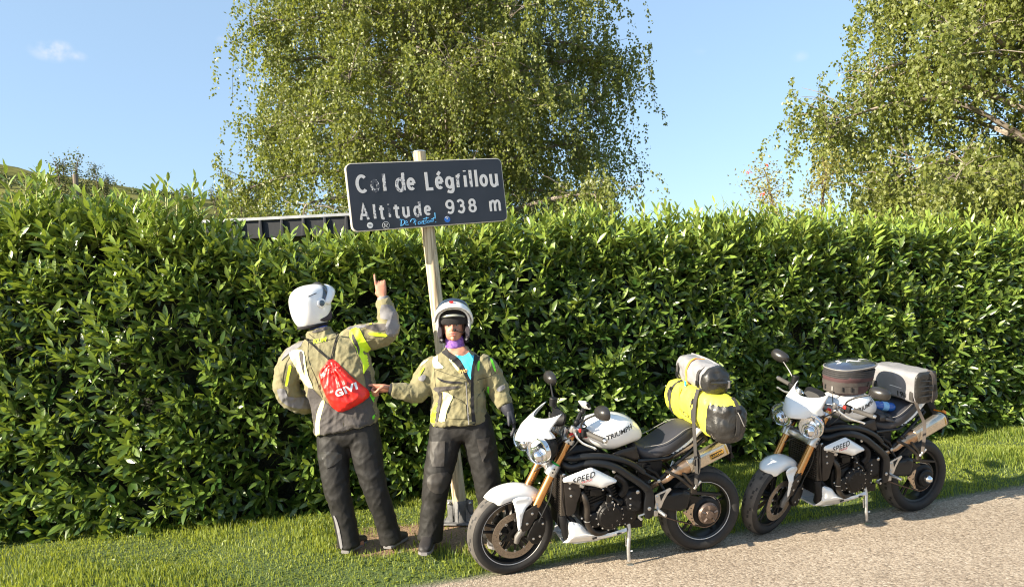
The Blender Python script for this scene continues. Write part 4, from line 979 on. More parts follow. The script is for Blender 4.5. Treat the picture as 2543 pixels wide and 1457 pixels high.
    # ---------------- frame
    P('frame_spar', both(tube([(.34, -.06, .770), (.40, -.125, .735), (.50, -.165, .765), (.60, -.182, .760), (.70, -.19, .722), (.783, -.19, .664), (.860, -.185, .608), (.915, -.178, .560)], [.028, .027, .025, .026, .026, .026, .027, .028], 14, smooth=4)), M_frame)
    P('upper_spar', both(tube([(.33, -.05, .815), (.40, -.12, .795), (.50, -.155, .810), (.62, -.168, .800), (.74, -.165, .765), (.84, -.155, .715), (.905, -.15, .66)], [.026, .025, .023, .023, .023, .022, .022], 14, smooth=4)), M_frame)
    P('pivot_plate', both(prism(smooth2([(.872, .600), (.925, .590), (.962, .535), (.968, .44), (.960, .360), (.905, .352), (.900, .45), (.900, .53), (.862, .575)], 2), -.192, -.155)), M_frame, bevel=.009)
    P('steering_head', tube([(.300, 0, .73), (.385, 0, .895)], .036, 16), M_frame)
    P('subframe', both(cat(tube([(.90, -.14, .66), (1.02, -.13, .585), (1.20, -.12, .715), (1.38, -.10, .84)], .012, 8), tube([(.87, -.13, .735), (1.10, -.125, .735), (1.36, -.10, .86)], .012, 8), tube([(.97, -.135, .62), (1.02, -.13, .585), (1.07, -.15, .50)], .011, 8))), M_frame)
    P('under_seat_unit', cat(box((.98, 0, .64), (.18, .18, .13)), box((.95, -.10, .66), (.05, .04, .07)), tube([(.93, -.13, .68), (1.0, -.135, .64), (1.03, -.13, .6)], .012, 8)), M_black, bevel=.01)
    P('frame_bolts', joined(bolts([(.675, -.192, .705), (.845, -.19, .545), (.34, -.16, .70), (1.02, -.142, .585), (.93, -.192, .42)], .013, .008)), M_steel)
    P('air_duct', both(pillow(smooth2([(.36, .86), (.47, .872), (.55, .862), (.62, .815), (.52, .812), (.42, .802), (.35, .78)], 3), -.10, .03, .018, .03)), M_black, ang=60)
    # ---------------- radiator
    P('radiator', cat(box((.337, 0, .56), (.030, .30, .28))), M_fin, bevel=.004)
    P('radiator_fins', cat(*[box((.318, 0, .43+i*.0165), (.012, .29, .003)) for i in range(16)]), M_brown)
    P('radiator_shroud', both(cat(prism(smooth2([(.335, .700), (.372, .690), (.44, .640), (.455, .585), (.43, .51), (.41, .44), (.372, .425), (.352, .44), (.345, .56)], 2), -.172, -.150), tube([(.33, -.16, .70), (.325, -.165, .56), (.345, -.165, .43)], .008, 6))), M_brown, bevel=.006)
    P('shroud_bolts', joined(bolts([(.378, -.172, .612), (.385, -.172, .560), (.378, -.172, .648)], .0085, .007)), M_steel)
    P('oil_cooler', cat(box((.352, 0, .36), (.035, .22, .10)), tube([(.37, -.10, .42), (.42, -.13, .36), (.43, -.10, .30)], .018, 10), tube([(.34, -.13, .42), (.36, -.13, .30), (.385, -.09, .24)], .028, 12)), M_black, bevel=.006)
    P('coolant_pipe', cat(tube([(.385, -.155, .655), (.43, -.165, .648), (.46, -.165, .628)], [.013, .015, .012], 10), tube([(.455, -.160, .625), (.475, -.168, .612)], [.020, .014], 10)), M_silver)
    # ---------------- engine
    eng = empty('engine'); eng.parent = root
    P('crankcase', cat(loft([sring((.68, y_, z0), (1, 0, 0), (0, 0, 1), hw, hh_, 4, 20) for y_, z0, hw, hh_ in ((-.15, .40, .13, .085), (-.12, .40, .20, .115), (.12, .40, .20, .115), (.15, .40, .13, .085))]), box((.84, 0, .46), (.18, .26, .20))), M_engine, parent=eng, bevel=.012)
    P('cylinder_block', cat(xf(box((0, 0, 0), (.20, .28, .20)), Matrix.Translation((.60, 0, .55)) @ Matrix.Rotation(R(-18), 4, 'Y')), xf(box((0, 0, 0), (.22, .31, .05)), Matrix.Translation((.56, 0, .645)) @ Matrix.Rotation(R(-18), 4, 'Y'))), M_engine, parent=eng, bevel=.012)
    P('cylinder_fins', cat(*[xf(box((0, 0, dz), (.215, .295, .006)), Matrix.Translation((.60, 0, .55)) @ Matrix.Rotation(R(-18), 4, 'Y')) for dz in (-.07, -.05, -.03, -.01, .01, .03, .05)]), M_engine, parent=eng)
    cc = (.655, -.150, .395)
    cl = P('clutch_cover', cat(lathe([(.100, 0), (.098, -.020), (.088, -.034), (.080, -.036), (.072, -.046), (1e-4, -.050)], 30, cc), lathe([(.055, 0), (.052, -.02), (.04, -.026), (1e-4, -.028)], 20, (.555, -.15, .375)), lathe([(.07, 0), (.066, -.018), (1e-4, -.022)], 22, (.76, -.15, .385))), M_engine, parent=eng, ang=30)
    P('cover_web', cat(*[tube([(cc[0]+.05*math.cos(a_), cc[1]-.048, cc[2]+.05*math.sin(a_)), (cc[0]+.09*math.cos(a_), cc[1]-.034, cc[2]+.09*math.sin(a_))], .005, 6) for a_ in (1.2, 1.9, 2.6, -.6, -1.4)]), M_brown, parent=cl)
    P('cover_bolts', bolts([(cc[0]+.094*math.cos(a_), cc[1]-.020, cc[2]+.094*math.sin(a_)) for a_ in [i*.46 for i in range(14)]]+[(.52, -.165, .415), (.515, -.165, .36), (.535, -.165, .335), (.80, -.165, .43), (.81, -.165, .36), (.765, -.165, .325)], .0065, .012), M_steel, parent=cl)
    P('sprocket_cover', pillow(smooth2([(.765, .545), (.875, .555), (.893, .50), (.893, .415), (.85, .395), (.775, .40), (.76, .46)], 2), -.150, .026, .018, .02), M_black, parent=eng, ang=50)
    P('air_hose', cat(tube([(.70, -.15, .66), (.755, -.165, .62), (.765, -.165, .56), (.74, -.15, .52)], .024, 12, smooth=3), tube([(.62, -.14, .60), (.66, -.16, .56), (.67, -.16, .50)], .014, 8, smooth=3)), M_black, parent=eng)
    P('engine_fittings', cat(box((.56, -.16, .565), (.075, .03, .045)), tube([(.50, -.17, .60), (.58, -.175, .60)], .012, 8), tube([(.63, -.17, .545), (.70, -.175, .50), (.735, -.17, .46)], .010, 8, smooth=2), box((.655, -.165, .52), (.04, .02, .06))), M_engine, parent=eng, bevel=.005)
    P('fitting_bolts', bolts([(.60, -.188, .585), (.655, -.18, .535), (.672, -.18, .49), (.80, -.177, .50), (.80, -.177, .455), (.46, -.172, .40), (.63, -.175, .60)], .007, .006), M_steel, parent=eng)
    hp = []
    for yy in (-.168, -.06, .05): hp.append(tube([(.47, yy*.85, .565), (.485, yy, .525), (.500, yy, .46), (.498, yy, .385), (.515, yy, .325), (.560, yy*.95, .283), (.62, yy*.8, .268), (.72, yy*.5, .262)], .020, 14, smooth=4))
    P('header_pipes', cat(*hp), M_header, parent=eng)
    P('pipe_clamp', lathe([(.0225, -.003), (.0235, 0), (.0225, .003)], 16, (.4985, -.168, .375), axis='z'), M_steel, parent=eng)
    # ---------------- white side covers with lettering
    ol = smooth2([(.320, .690), (.335, .703), (.42, .728), (.495, .748), (.525, .745), (.60, .703), (.682, .655), (.692, .640), (.684, .630), (.645, .620), (.590, .603), (.575, .606), (.53, .622), (.42, .650), (.335, .668), (.322, .676)], 3)
    for s in (-1, 1):
        m_ = pillow(ol, -.205, .030, .011, .05); m_ = m_ if s < 0 else mirror_y(m_)
        sc_ = P('side_cover', m_, M_white, ang=60)
        if s < 0:
            bs = bvh_of([sc_]); c_, s_ = math.cos(R(14)), math.sin(R(14))
            decal('lettering', text_tris('SPEED', .050, .0006, .35, .012, 1.12, 1.08), ((.452, -.4, .680), (c_, 0, s_), (-s_, 0, c_)), (0, 1, 0), bs, M_ink, sc_)
            decal('small_lettering', text_tris('TRIPLE', .018, .0004, .35, .012, 1.2, 1.15), ((.470, -.4, .6665), (c_, 0, s_), (-s_, 0, c_)), (0, 1, 0), bs, M_redink, sc_)
    # ---------------- belly pan
    bl = [(.376, .372), (.42, .366), (.466, .345), (.500, .305), (.545, .276), (.603, .254), (.68, .262), (.785, .286), (.776, .240), (.70, .212), (.62, .196), (.54, .188), (.45, .194), (.352, .206), (.352, .215), (.372, .245), (.374, .30)]
    P('belly_pan', cat(joined(pillow(smooth2(bl, 2), -.150, .022, .014, .03, back=.006, curve=lambda x, z: .9*max(0, .27-z))), loft([sring((x, 0, z), (0, 1, 0), (0, 0, 1), w, .006, 4, 12) for x, z, w in ((.36, .208, .09), (.45, .195, .10), (.60, .192, .09), (.76, .235, .10))])), M_white, ang=50)
    P('belly_crease', both(tube([(.372, -.158, .270), (.46, -.170, .285), (.53, -.168, .272), (.56, -.165, .262)], [.003, .005, .005, .002], 6, smooth=3)), M_white)
    P('belly_slots', joined(cat(*[tube([(x-.015, -.158+.0*x, z-.004), (x+.015, -.160, z+.004)], .006, 6) for x, z in ((.555, .245), (.73, .258))])), M_brown)
    # ---------------- side stand
    sb = cat(tube([(.812, -.105, .312), (.815, -.122, .255), (.808, -.138, .20), (.800, -.150, .14), (.800, -.162, .055)], [.017, .016, .014, .013, .012], 10, smooth=2), tube([(.790, -.125, .22), (.79, -.135, .15)], .004, 5))
    ss = P('side_stand', cat(sb, tube([(.80, -.15, .12), (.825, -.165, .125)], .005, 6)), M_silver)
    P('stand_foot', box((.805, -.170, .030), (.045, .035, .010), None), M_silver, parent=ss, bevel=.003)
    P('stand_bracket', cat(box((.815, -.10, .32), (.05, .04, .06)), box((.86, -.09, .29), (.12, .05, .06))), M_engine, bevel=.008)
    # ---------------- rear end
    sw = smooth2([(.985, .470), (1.05, .488), (1.12, .492), (1.20, .500), (1.255, .488), (1.275, .455), (1.268, .40), (1.245, .350), (1.20, .338), (1.12, .345), (1.04, .372), (.985, .405)], 2)
    arm = P('swingarm', cat(pillow(sw, -.095, .045, .016, .03, back=.05), tube([(.965, -.09, .44), (.965, .09, .44)], .04, 16), xf(prism([(1.20, .47), (1.40, .40), (1.50, .37), (1.50, .27), (1.38, .24), (1.22, .36)], -.10, -.075), Matrix.Identity(4))), M_frame, ang=50)
    P('arm_window', prism([(1.155, .452), (1.205, .478), (1.215, .446)], -.1415, -.1395), M_holes, parent=arm)
    hc = (1.405, 0, .306)
    P('hub_carrier', lathe([(.105, -.06), (.105, -.10), (.090, -.108), (.085, -.112), (.02, -.112)], 36, hc), M_black, parent=arm, ang=30)
    if stripe:
        P('hub_nut', cat(lathe([(.074, -.112), (.078, -.128), (.066, -.142), (.03, -.146), (.026, -.158), (1e-4, -.160)], 30, hc), *[tube([(hc[0]+.032*math.cos(a_), -.147, hc[2]+.032*math.sin(a_)), (hc[0]+.062*math.cos(a_), -.143, hc[2]+.062*math.sin(a_))], [.009, .011], 6) for a_ in [i*1.257+.3 for i in range(5)]]), M_hub, parent=arm, ang=30)
    else:
        P('hub_nut', cat(lathe([(.070, -.112), (.070, -.130), (.060, -.140), (.034, -.142)], 30, hc)), M_black, parent=arm, ang=30)
        P('axle_cap', lathe([(.034, -.142), (.032, -.160), (.020, -.178), (1e-4, -.184)], 24, hc), M_chrome, parent=arm)
    # sprocket and chain
    teeth = []
    for i in range(88): a_ = 2*math.pi*i/88; r_ = .118 if i % 2 else .110; teeth.append((hc[0]+r_*math.cos(a_), hc[2]+r_*math.sin(a_)))
    P('sprocket', prism(teeth, -.080, -.074), M_steel, parent=arm)
    lk = []
    pth = [(1.02, .455), (1.25, .446), (1.40, .434)]+arc(1.405, .306, .117, 100, -100, 16)[1:]+[(1.36, .200), (1.20, .255), (1.0, .338)]
    P_ = resample(pth, .0158, closed=False)
    for i, (a_, b_) in enumerate(zip(P_[:-1], P_[1:])):
        A = Vector((a_[0], 0, a_[1])); B = Vector((b_[0], 0, b_[1])); lk.append(tube([A+Vector((0, -.086, 0)), B+Vector((0, -.086, 0))], .0058 if i % 2 else .0046, 5))
        lk.append(tube([A+Vector((0, -.076, 0)), B+Vector((0, -.076, 0))], .0050, 4))
    P('chain', cat(*lk), M_hub, parent=arm)
    P('chain_guard', cat(prism([(1.22, .492), (1.30, .470), (1.50, .434), (1.51, .424), (1.50, .420), (1.30, .448), (1.24, .455)], -.120, -.090)), M_frame, parent=arm, bevel=.003)
    gd = smooth2([(1.298, .392), (1.262, .375), (1.250, .352), (1.210, .338), (1.232, .312), (1.250, .285), (1.272, .262), (1.290, .236), (1.304, .240), (1.296, .268), (1.285, .30), (1.285, .34)], 2)
    P('guard_plate', prism(gd, -.132, -.124), M_guard, parent=arm, bevel=.0025)
    P('guard_cutouts', cat(prism([(1.262, .316), (1.276, .308), (1.272, .328)], -.1335, -.132), *[lathe([(.005, 0), (1e-4, -.0005)], 8, (x, -.133, z)) for x, z in ((1.278, .287), (1.285, .262), (1.235, .338), (1.27, .36))]), M_holes, parent=arm)
    # foot pegs and brackets
    P('footpeg_bracket', both(prism([(.978, .502), (1.022, .518), (1.092, .540), (1.100, .528), (1.070, .496), (1.045, .455), (1.026, .408), (1.000, .398), (.976, .410), (.984, .45)], -.176, -.166)), M_silver, bevel=.003)
    P('bracket_window', prism([(1.012, .502), (1.055, .516), (1.022, .455)], -.1775, -.1755), M_holes)
    P('bracket_bolts', bolts([(.994, -.176, .488), (.994, -.176, .435)], .008, .006), M_steel)
    P('footpeg', both(cat(tube([(1.00, -.17, .395), (1.02, -.255, .385)], [.013, .012], 10), box((.985, -.17, .375), (.03, .02, .04)))), M_silver, bevel=.002)
    P('gear_lever', cat(tube([(.985, -.17, .392), (.86, -.178, .372)], .0065, 8), tube([(.865, -.17, .36), (.865, -.21, .36)], .009, 10)), M_silver)
    P('pillion_bracket', both(cat(tube([(1.072, -.135, .645), (1.15, -.165, .61), (1.262, -.18, .512)], [.011, .013, .012], 10, smooth=2), tube([(1.115, -.13, .672), (1.19, -.165, .63), (1.268, -.18, .528)], [.010, .012, .012], 10, smooth=2), box((1.262, -.18, .515), (.035, .02, .05)))), M_header)
    P('pillion_peg', both(tube([(1.262, -.185, .520), (1.300, -.205, .580)], [.010, .011], 10)), M_silver, bevel=.002)
    P('rear_hugger', loft([[(1.398+.318*math.cos(R(a_)), y_, .302+(.318+dz)*math.sin(R(a_))) for (y_, dz) in ((-.075, -.02), (-.05, 0), (0, .004), (.05, 0), (.075, -.02), (.05, -.004), (0, -.001), (-.05, -.004))] for a_ in (165, 150, 135, 120, 108)]), M_black, ang=60)
    P('shock', cat(tube([(1.03, .04, .44), (1.0, .04, .62)], .02, 10), *[lathe([(.032, -.004), (.036, 0), (.032, .004)], 14, (1.018-.003*i, .04, .48+.017*i), axis='z') for i in range(7)]), M_steel)
    return root
bike1 = motorcycle('white motorcycle nearest the camera with yellow duffel and gold badge silencer', (-.119, 5.182, 0), 14.3, 9, 7, True, True)
bike2 = motorcycle('white motorcycle parked behind at right with tank bag and turned front wheel', (1.798, 5.772, 0), 19.36, 9, 21, False, False)
# ============================================================ luggage
def fabric(name, c, rough=.6, var=.08, b=.35, coat=0): return mat(name, c, rough, var=var, vscale=7, bump=b, bscale=16, bdist=.018, coat=coat, detail=5)
F_yel = fabric('yellow_tarpaulin', (.82, .77, .07), .38, b=.45, coat=.2); F_grey = fabric('grey_tarpaulin', (.23, .225, .235), .45, b=.4, coat=.1); F_blk = fabric('black_tarpaulin', (.018, .017, .016), .42, b=.6, coat=.2)
F_strap = mat('black_webbing', (.035, .032, .03), .8, bump=.5, bscale=500); F_orange = mat('orange_webbing', (.85, .30, .05), .7); F_yelstrap = mat('yellow_webbing', (.80, .55, .04), .7); F_blue = mat('blue_buckle', (.03, .42, .60), .4); F_pale = mat('pale_print', (.75, .73, .72), .5)
def on_bike(bike, name, label, cat_):
    o = empty(name); o.matrix_basis = bike.matrix_basis.copy(); tag(o, label, cat_)
    return o
def bag(parent, name, rings, mt, wr=.006, sub=4, seg=32, seed=0, matb=None, split=None):
    """soft bag: loft of superellipse rings through a smooth path with wrinkle displacement; split(v)->True uses matb"""
    R_ = [sring(c, A, B, hw, hh_, n_, seg) for c, A, B, hw, hh_, n_ in rings]
    cc = [catmull([q[k] for q in R_], sub) for k in range(seg)]
    V, F = loft([[cc[k][i] for k in range(seg)] for i in range(len(cc[0]))])
    bm = merged((V, F)); 
    bmesh.ops.triangulate(bm, faces=[f for f in bm.faces if len(f.verts) > 4])
    bm.normal_update()
    for v in bm.verts:
        p = v.co*11+Vector((seed, 0, 0)); v.co += v.normal*(2.1*wr*(noise.noise(p)+.6*noise.noise(p*2.3)+.35*noise.ridged_multi_fractal(p*1.4, 1, 2, 2, 1, 2)*.5))
    me = bpy.data.meshes.new(name)
    for f in bm.faces: f.smooth = True
    if split:
        for f in bm.faces: f.material_index = 1 if split(f.calc_center_median()) else 0
    bm.to_mesh(me); bm.free(); me.materials.append(mt)
    if matb: me.materials.append(matb)
    me.set_sharp_from_angle(angle=R(60))
    return link(bpy.data.objects.new(name, me), parent)
def strap(parent, name, pts, w, mt, normal_hint, th=.003, smooth=3):
    P_ = catmull(pts, smooth) if smooth else [Vector(p) for p in pts]; V = []; F = []
    for i, p in enumerate(P_):
        t_ = (P_[min(i+1, len(P_)-1)]-P_[max(i-1, 0)]).normalized(); nh = Vector(normal_hint(p) if callable(normal_hint) else normal_hint); s_ = t_.cross(nh).normalized(); n_ = s_.cross(t_)
        for a_, b_ in ((-1, 0), (1, 0), (1, 1), (-1, 1)): V.append(tuple(p+s_*(w/2*a_)+n_*(th*b_)))
    for i in range(len(P_)-1):
        for k in range(4): F.append((i*4+k, i*4+(k+1) % 4, (i+1)*4+(k+1) % 4, (i+1)*4+k))
    F += [(0, 1, 2, 3), (len(V)-1, len(V)-2, len(V)-3, len(V)-4)]
    return part(name, (V, F), mt, parent)
Xa, Za, Ya = (1, 0, 0), (0, 0, 1), (0, 1, 0)
d1 = on_bike(bike1, 'duffel_bag', 'bright yellow duffel bag with black end strapped across the rear seat', 'bag')
yb = bag(d1, 'bag_body', [((1.365, .30, 1.05), Xa, Za, .05, .07, 2.4), ((1.365, .285, 1.05), Xa, Za, .095, .115, 2.6), ((1.37, .15, 1.055), Xa, Za, .115, .135, 2.8), ((1.38, 0, 1.055), Xa, Za, .118, .132, 2.8), ((1.395, -.14, 1.045), Xa, Za, .118, .138, 2.8), ((1.415, -.22, 1.025), Xa, Za, .122, .150, 2.6), ((1.43, -.28, 1.015), Xa, Za, .120, .150, 2.5), ((1.445, -.345, 1.00), Xa, Za, .100, .125, 2.4), ((1.45, -.375, .995), Xa, Za, .05, .07, 2.2)], F_yel, .007, 9, 48, 1, F_blk, lambda c: c.y < -.262 and c.z < 1.125)
b_ = bvh_of([yb])
decal('lettering', text_tris('TC3GD', .048, .001, 0, .015, 1.1), ((.9, -.055, .975), (0, -1, -.12), (0, 0, 1)), (1, 0, 0), b_, M_ink, d1)
for y0, wd in ((.17, .030), (-.13, .034)):
    pts = []
    for k in range(11):
        a_ = R(-60+24*k); px_, pz_ = 1.39-.5*math.cos(a_), 1.05+.5*math.sin(a_); h = b_.ray_cast(Vector((px_, y0, pz_)), Vector((1.385-px_, 0, 1.05-pz_)).normalized(), 1)
        if h[0]: pts.append(h[0]+(Vector((px_, y0, pz_))-h[0]).normalized()*.002)
    strap(d1, 'strap', pts, wd, F_strap, lambda p: (p.x-1.385, 0, p.z-1.05))
    strap(d1, 'loose_strap', [pts[4]+Vector((-.004, .02, 0)), pts[4]+Vector((-.02, .03, -.05)), pts[4]+Vector((-.012, .025, -.11)), pts[4]+Vector((-.004, .035, -.16))], .022, F_strap, (-1, 0, 0))
    part('buckle', box(tuple(pts[4]+Vector((-.006, 0, -.02))), (.014, .042, .05)), M_black, d1, bevel=.004)
strap(d1, 'cord', [(1.262, .045, 1.17), (1.258, .045, 1.10), (1.262, .045, 1.02), (1.275, .04, .95)], .012, F_yelstrap, (-1, 0, 0))
strap(d1, 'end_strap', [(1.47, -.30, 1.165), (1.47, -.36, 1.12), (1.465, -.385, 1.05), (1.46, -.385, .95), (1.455, -.36, .90)], .026, F_strap, (0, -1, .3))
part('end_buckle', box((1.468, -.382, 1.09), (.035, .012, .03)), M_black, d1, bevel=.004)
part('cord_end', tube([(1.455, -.375, 1.10), (1.465, -.398, 1.07), (1.49, -.396, 1.02), (1.505, -.392, .995)], .0035, 6, smooth=3), M_seam, d1)
g1 = on_bike(bike1, 'roll_bag', 'grey roll bag with black end on top of the yellow duffel', 'bag')
gb = bag(g1, 'bag_body', [((1.40, .225, 1.275), Xa, Za, .04, .05, 2.2), ((1.40, .215, 1.275), Xa, Za, .085, .085, 2.6), ((1.40, .12, 1.275), Xa, Za, .098, .095, 2.6), ((1.40, 0, 1.272), Xa, Za, .096, .094, 2.6), ((1.402, -.12, 1.268), Xa, Za, .096, .094, 2.6), ((1.405, -.18, 1.262), Xa, Za, .094, .092, 2.5), ((1.408, -.225, 1.255), Xa, Za, .085, .082, 2.4), ((1.41, -.25, 1.25), Xa, Za, .04, .045, 2.2)], F_grey, .007, 9, 48, 5, F_blk, lambda c: c.y < -.178)
bg_ = bvh_of([gb])
pts = []
for k in range(13):
    a_ = R(-150+20*k)+math.pi; px_, pz_ = 1.40+.4*math.cos(a_), 1.27+.4*math.sin(a_); h = bg_.ray_cast(Vector((px_, .02, pz_)), Vector((1.40-px_, 0, 1.27-pz_)).normalized(), 1)
    if h[0]: pts.append(h[0]+(Vector((px_, .02, pz_))-h[0]).normalized()*.003)
strap(g1, 'orange_strap', pts, .020, F_orange, lambda p: (p.x-1.40, 0, p.z-1.27)); part('strap_end', box((1.297, .035, 1.195), (.006, .022, .035)), F_blue, g1, bevel=.002)
part('fold', tube([(1.43, .2, 1.362), (1.44, 0, 1.362), (1.44, -.17, 1.352)], [.012, .013, .010], 8, ell=.5, smooth=3), F_grey, g1)
for y0 in (.16, -.135):
    strap(g1, 'side_strap', [(1.345, y0, 1.345), (1.306, y0, 1.31), (1.298, y0, 1.26), (1.305, y0, 1.205)], .028, F_strap, (-1, 0, .4)); part('clip', box((1.296, y0, 1.235), (.010, .034, .036)), M_black, g1, bevel=.003)
part('end_fold', tube([(1.33, -.262, 1.265), (1.41, -.278, 1.262), (1.48, -.262, 1.265)], [.006, .012, .006], 8, smooth=3), F_blk, g1); part('end_clip', box((1.452, -.275, 1.25), (.016, .012, .05)), M_steel, g1, bevel=.003)
st1 = on_bike(bike1, 'luggage_strap', 'black lashing strap running from the luggage down to the pillion peg', 'strap')
strap(st1, 'webbing', [(1.298, -.150, 1.20), (1.272, -.158, 1.12), (1.262, -.165, 1.0), (1.262, -.178, .90), (1.262, -.20, .76), (1.268, -.205, .64), (1.272, -.195, .54)], .030, F_strap, (-1, -.35, 0))
strap(st1, 'loose_end', [(1.266, -.20, .80), (1.285, -.21, .74), (1.282, -.212, .66), (1.262, -.21, .60)], .022, F_strap, (-1, -.35, 0)); part('buckle', box((1.268, -.200, .71), (.034, .014, .045)), M_black, st1, bevel=.004)
# phone holder on the handlebar
ph = on_bike(bike1, 'phone_mount', 'phone on a black clamp mount fixed to the handlebar', 'phone mount')
part('clamp_arm', cat(tube([(.43, -.12, 1.01), (.455, -.12, 1.055), (.475, -.11, 1.09), (.50, -.105, 1.115)], [.014, .017, .013, .016], 8, smooth=2), tube([(.42, -.13, 1.03), (.47, -.14, 1.045), (.49, -.13, 1.075)], [.008, .012, .008], 8), sph((.44, -.13, 1.035), .022), sph((.485, -.115, 1.10), .018), tube([(.46, -.16, 1.04), (.50, -.15, 1.01), (.47, -.13, .98)], .006, 6, smooth=3)), M_black, ph)
q = Matrix.Translation((.505, -.10, 1.14)) @ Matrix.Rotation(R(-35), 4, 'Y') @ Matrix.Rotation(R(15), 4, 'Z')
part('phone', xf(box((0, 0, 0), (.012, .09, .062)), q), M_phone, ph, bevel=.003); part('clamp', xf(cat(box((.012, 0, 0), (.014, .06, .03)), box((0, .048, 0), (.024, .008, .03)), box((0, -.048, 0), (.024, .008, .03))), q), M_black, ph, bevel=.003)
# --- second motorcycle's luggage
F_mau = fabric('faded_maroon_fabric', (.060, .027, .029), .85, b=.25); F_dk = fabric('black_fabric', (.028, .026, .027), .8, b=.3); F_taupe = mat('taupe_patch', (.055, .046, .041), .8)
tb = on_bike(bike2, 'tank_bag', 'faded maroon tank bag with clear map lid on the second motorcycle', 'bag')
tc_ = (.70, 0)
def tbr(z, hx_, hy_, x0=.70, n_=2.5): return ((x0, 0, z), Xa, Ya, hx_, hy_, n_)
b1 = bag(tb, 'bag_body', [tbr(1.035, .10, .08, .69), tbr(1.038, .150, .110, .69), tbr(1.07, .168, .130, .69), tbr(1.12, .176, .136, .695), tbr(1.165, .182, .142, .70), tbr(1.172, .12, .1, .70)], F_mau, .004, 3, 36, 9)
part('expansion_band', cat(*[loft([sring((.70+.003*i, 0, 1.166+.014*i+d), Xa, Ya, .188-.3*abs(d), .148-.3*abs(d), 2.5, 40) for d in (-.006, 0, .006)]) for i in range(4)]), F_dk, tb, ang=60)
lid_t = Matrix.Translation((.715, 0, 1.228)) @ Matrix.Rotation(R(-5), 4, 'Y')
part('lid', xf(loft([sring((0, 0, z), Xa, Ya, w, w*.78, 2.6, 40) for z, w in ((-.006, .188), (.008, .190), (.022, .176), (.034, .12), (.038, .05))]), lid_t), mat('map_pocket', (.02, .028, .07), .16, coat=1.0, col2=(.05, .06, .07), vscale=9), tb, ang=60)
part('lid_piping', xf(tube(sring((0, 0, .008), Xa, Ya, .191, .150, 2.6, 48)+[sring((0, 0, .008), Xa, Ya, .191, .150, 2.6, 48)[0]], .0045, 6, caps=False), lid_t), M_seam, tb)
bl_ = bvh_of([o for o in tb.children if o.name.startswith('lid')][:1])
for i, (pts_) in enumerate(([(-.06, -.02), (.0, .035), (.035, -.03), (.05, -.06), (.02, -.05), (-.01, .0)], [(.05, -.02), (.08, .005), (.13, -.01), (.15, -.04), (.11, -.02), (.07, -.015)], [(-.13, .0), (-.10, .02), (-.07, .015), (-.085, .0), (-.11, -.01)], [(-.09, .06), (-.06, .065), (-.055, .045), (-.085, .04)])):
    decal('map_mark', tri2d(pts_, .012)[:2], ((.715, 0, 1.6), Xa, Ya), (0, 0, -1), bl_, F_pale, tb, off=.0012)
b2_ = bvh_of([b1])
def wrap_ring(z, a0, a1, n_, off):
    out = []
    for k in range(n_+1):
        a_ = R(a0+(a1-a0)*k/n_); o_ = Vector((.69+.5*math.cos(a_), .5*math.sin(a_), z)); h = b2_.ray_cast(o_, Vector((.69-o_.x, -o_.y, 0)).normalized(), 1)
        if h[0]: out.append(h[0]+(o_-h[0]).normalized()*off)
    return out
strap(tb, 'band', wrap_ring(1.115, 150, 330, 22, .001), .030, F_taupe, lambda p: (p.x-.69, p.y, 0))
strap(tb, 'daisy_strap', wrap_ring(1.075, 160, 262, 14, .002), .055, F_taupe, lambda p: (p.x-.69, p.y, 0))
for a_ in (172, 195, 218, 240, 300):
    w_ = wrap_ring(1.08 if a_ < 290 else 1.11, a_-3, a_+3, 2, .006)
    if len(w_) > 1: part('clip', tube([w_[1]+Vector((0, 0, -.016)), w_[1]+Vector((0, 0, .016))], .008, 6, ell=.6), M_black if a_ != 195 else M_seam, tb)
part('front_strap', cat(tube([(.51, -.06, 1.06), (.50, -.07, 1.02), (.50, -.075, .98)], .008, 6, ell=.4)), F_taupe, tb)
gb2 = on_bike(bike2, 'dry_bag', 'grey square tail bag with black side on the second motorcycle', 'bag')
Zt = Vector((-.10, 0, 1)).normalized(); Xt = Vector((1, 0, .10)).normalized()
def gr(y_, hx_, hz_, n_=5, x0=1.255, z0=1.065): return ((x0, y_, z0), Xt, Zt, hx_, hz_, n_)
gbb = bag(gb2, 'bag_body', [gr(.225, .04, .06, 3), gr(.218, .090, .105), gr(.10, .098, .115), gr(-.08, .102, .118), gr(-.19, .105, .120), gr(-.215, .100, .116), gr(-.222, .05, .06, 3)], F_grey, .005, 4, 40, 12, F_blk, lambda c: c.y < -.205)
part('side_folds', cat(*[tube([(1.255-.085, -.222, z_), (1.255, -.232, z_+random.uniform(-.01, .01)), (1.255+.085, -.222, z_)], [.004, .007, .004], 6, smooth=3) for z_ in (1.0, 1.04, 1.075, 1.12)]), F_blk, gb2)
strap(gb2, 'side_strap', [(1.275, -.19, 1.187), (1.285, -.235, 1.165), (1.29, -.248, 1.08), (1.295, -.245, 1.0), (1.30, -.235, .955)], .028, F_taupe, (0, -1, 0)); part('buckle', box((1.29, -.252, 1.07), (.034, .012, .05)), M_black, gb2, bevel=.004)
for y0 in (.19, -.175):
    strap(gb2, 'hold_strap', [(1.158, y0, 1.04), (1.148, y0, 1.01), (1.152, y0, .965)], .035, F_strap, (-1, 0, 0))
bg2 = bvh_of([gbb])
t2 = text_tris('19ii', .055, .0016, 0, .015, 1.3); decal('lettering', t2, ((.9, -.075, .972), (0, -1, 0), Zt), (1, 0, 0), bg2, M_ink, gb2)
decal('print_line', tri2d([(-.06, 0), (.06, 0), (.06, .006), (-.06, .006)], .02)[:2], ((.9, -.02, 1.035), (0, -1, 0), Zt), (1, 0, 0), bg2, F_pale, gb2)
st2 = on_bike(bike2, 'luggage_strap', 'thin dark strap from the grey tail bag past the silencer', 'strap')
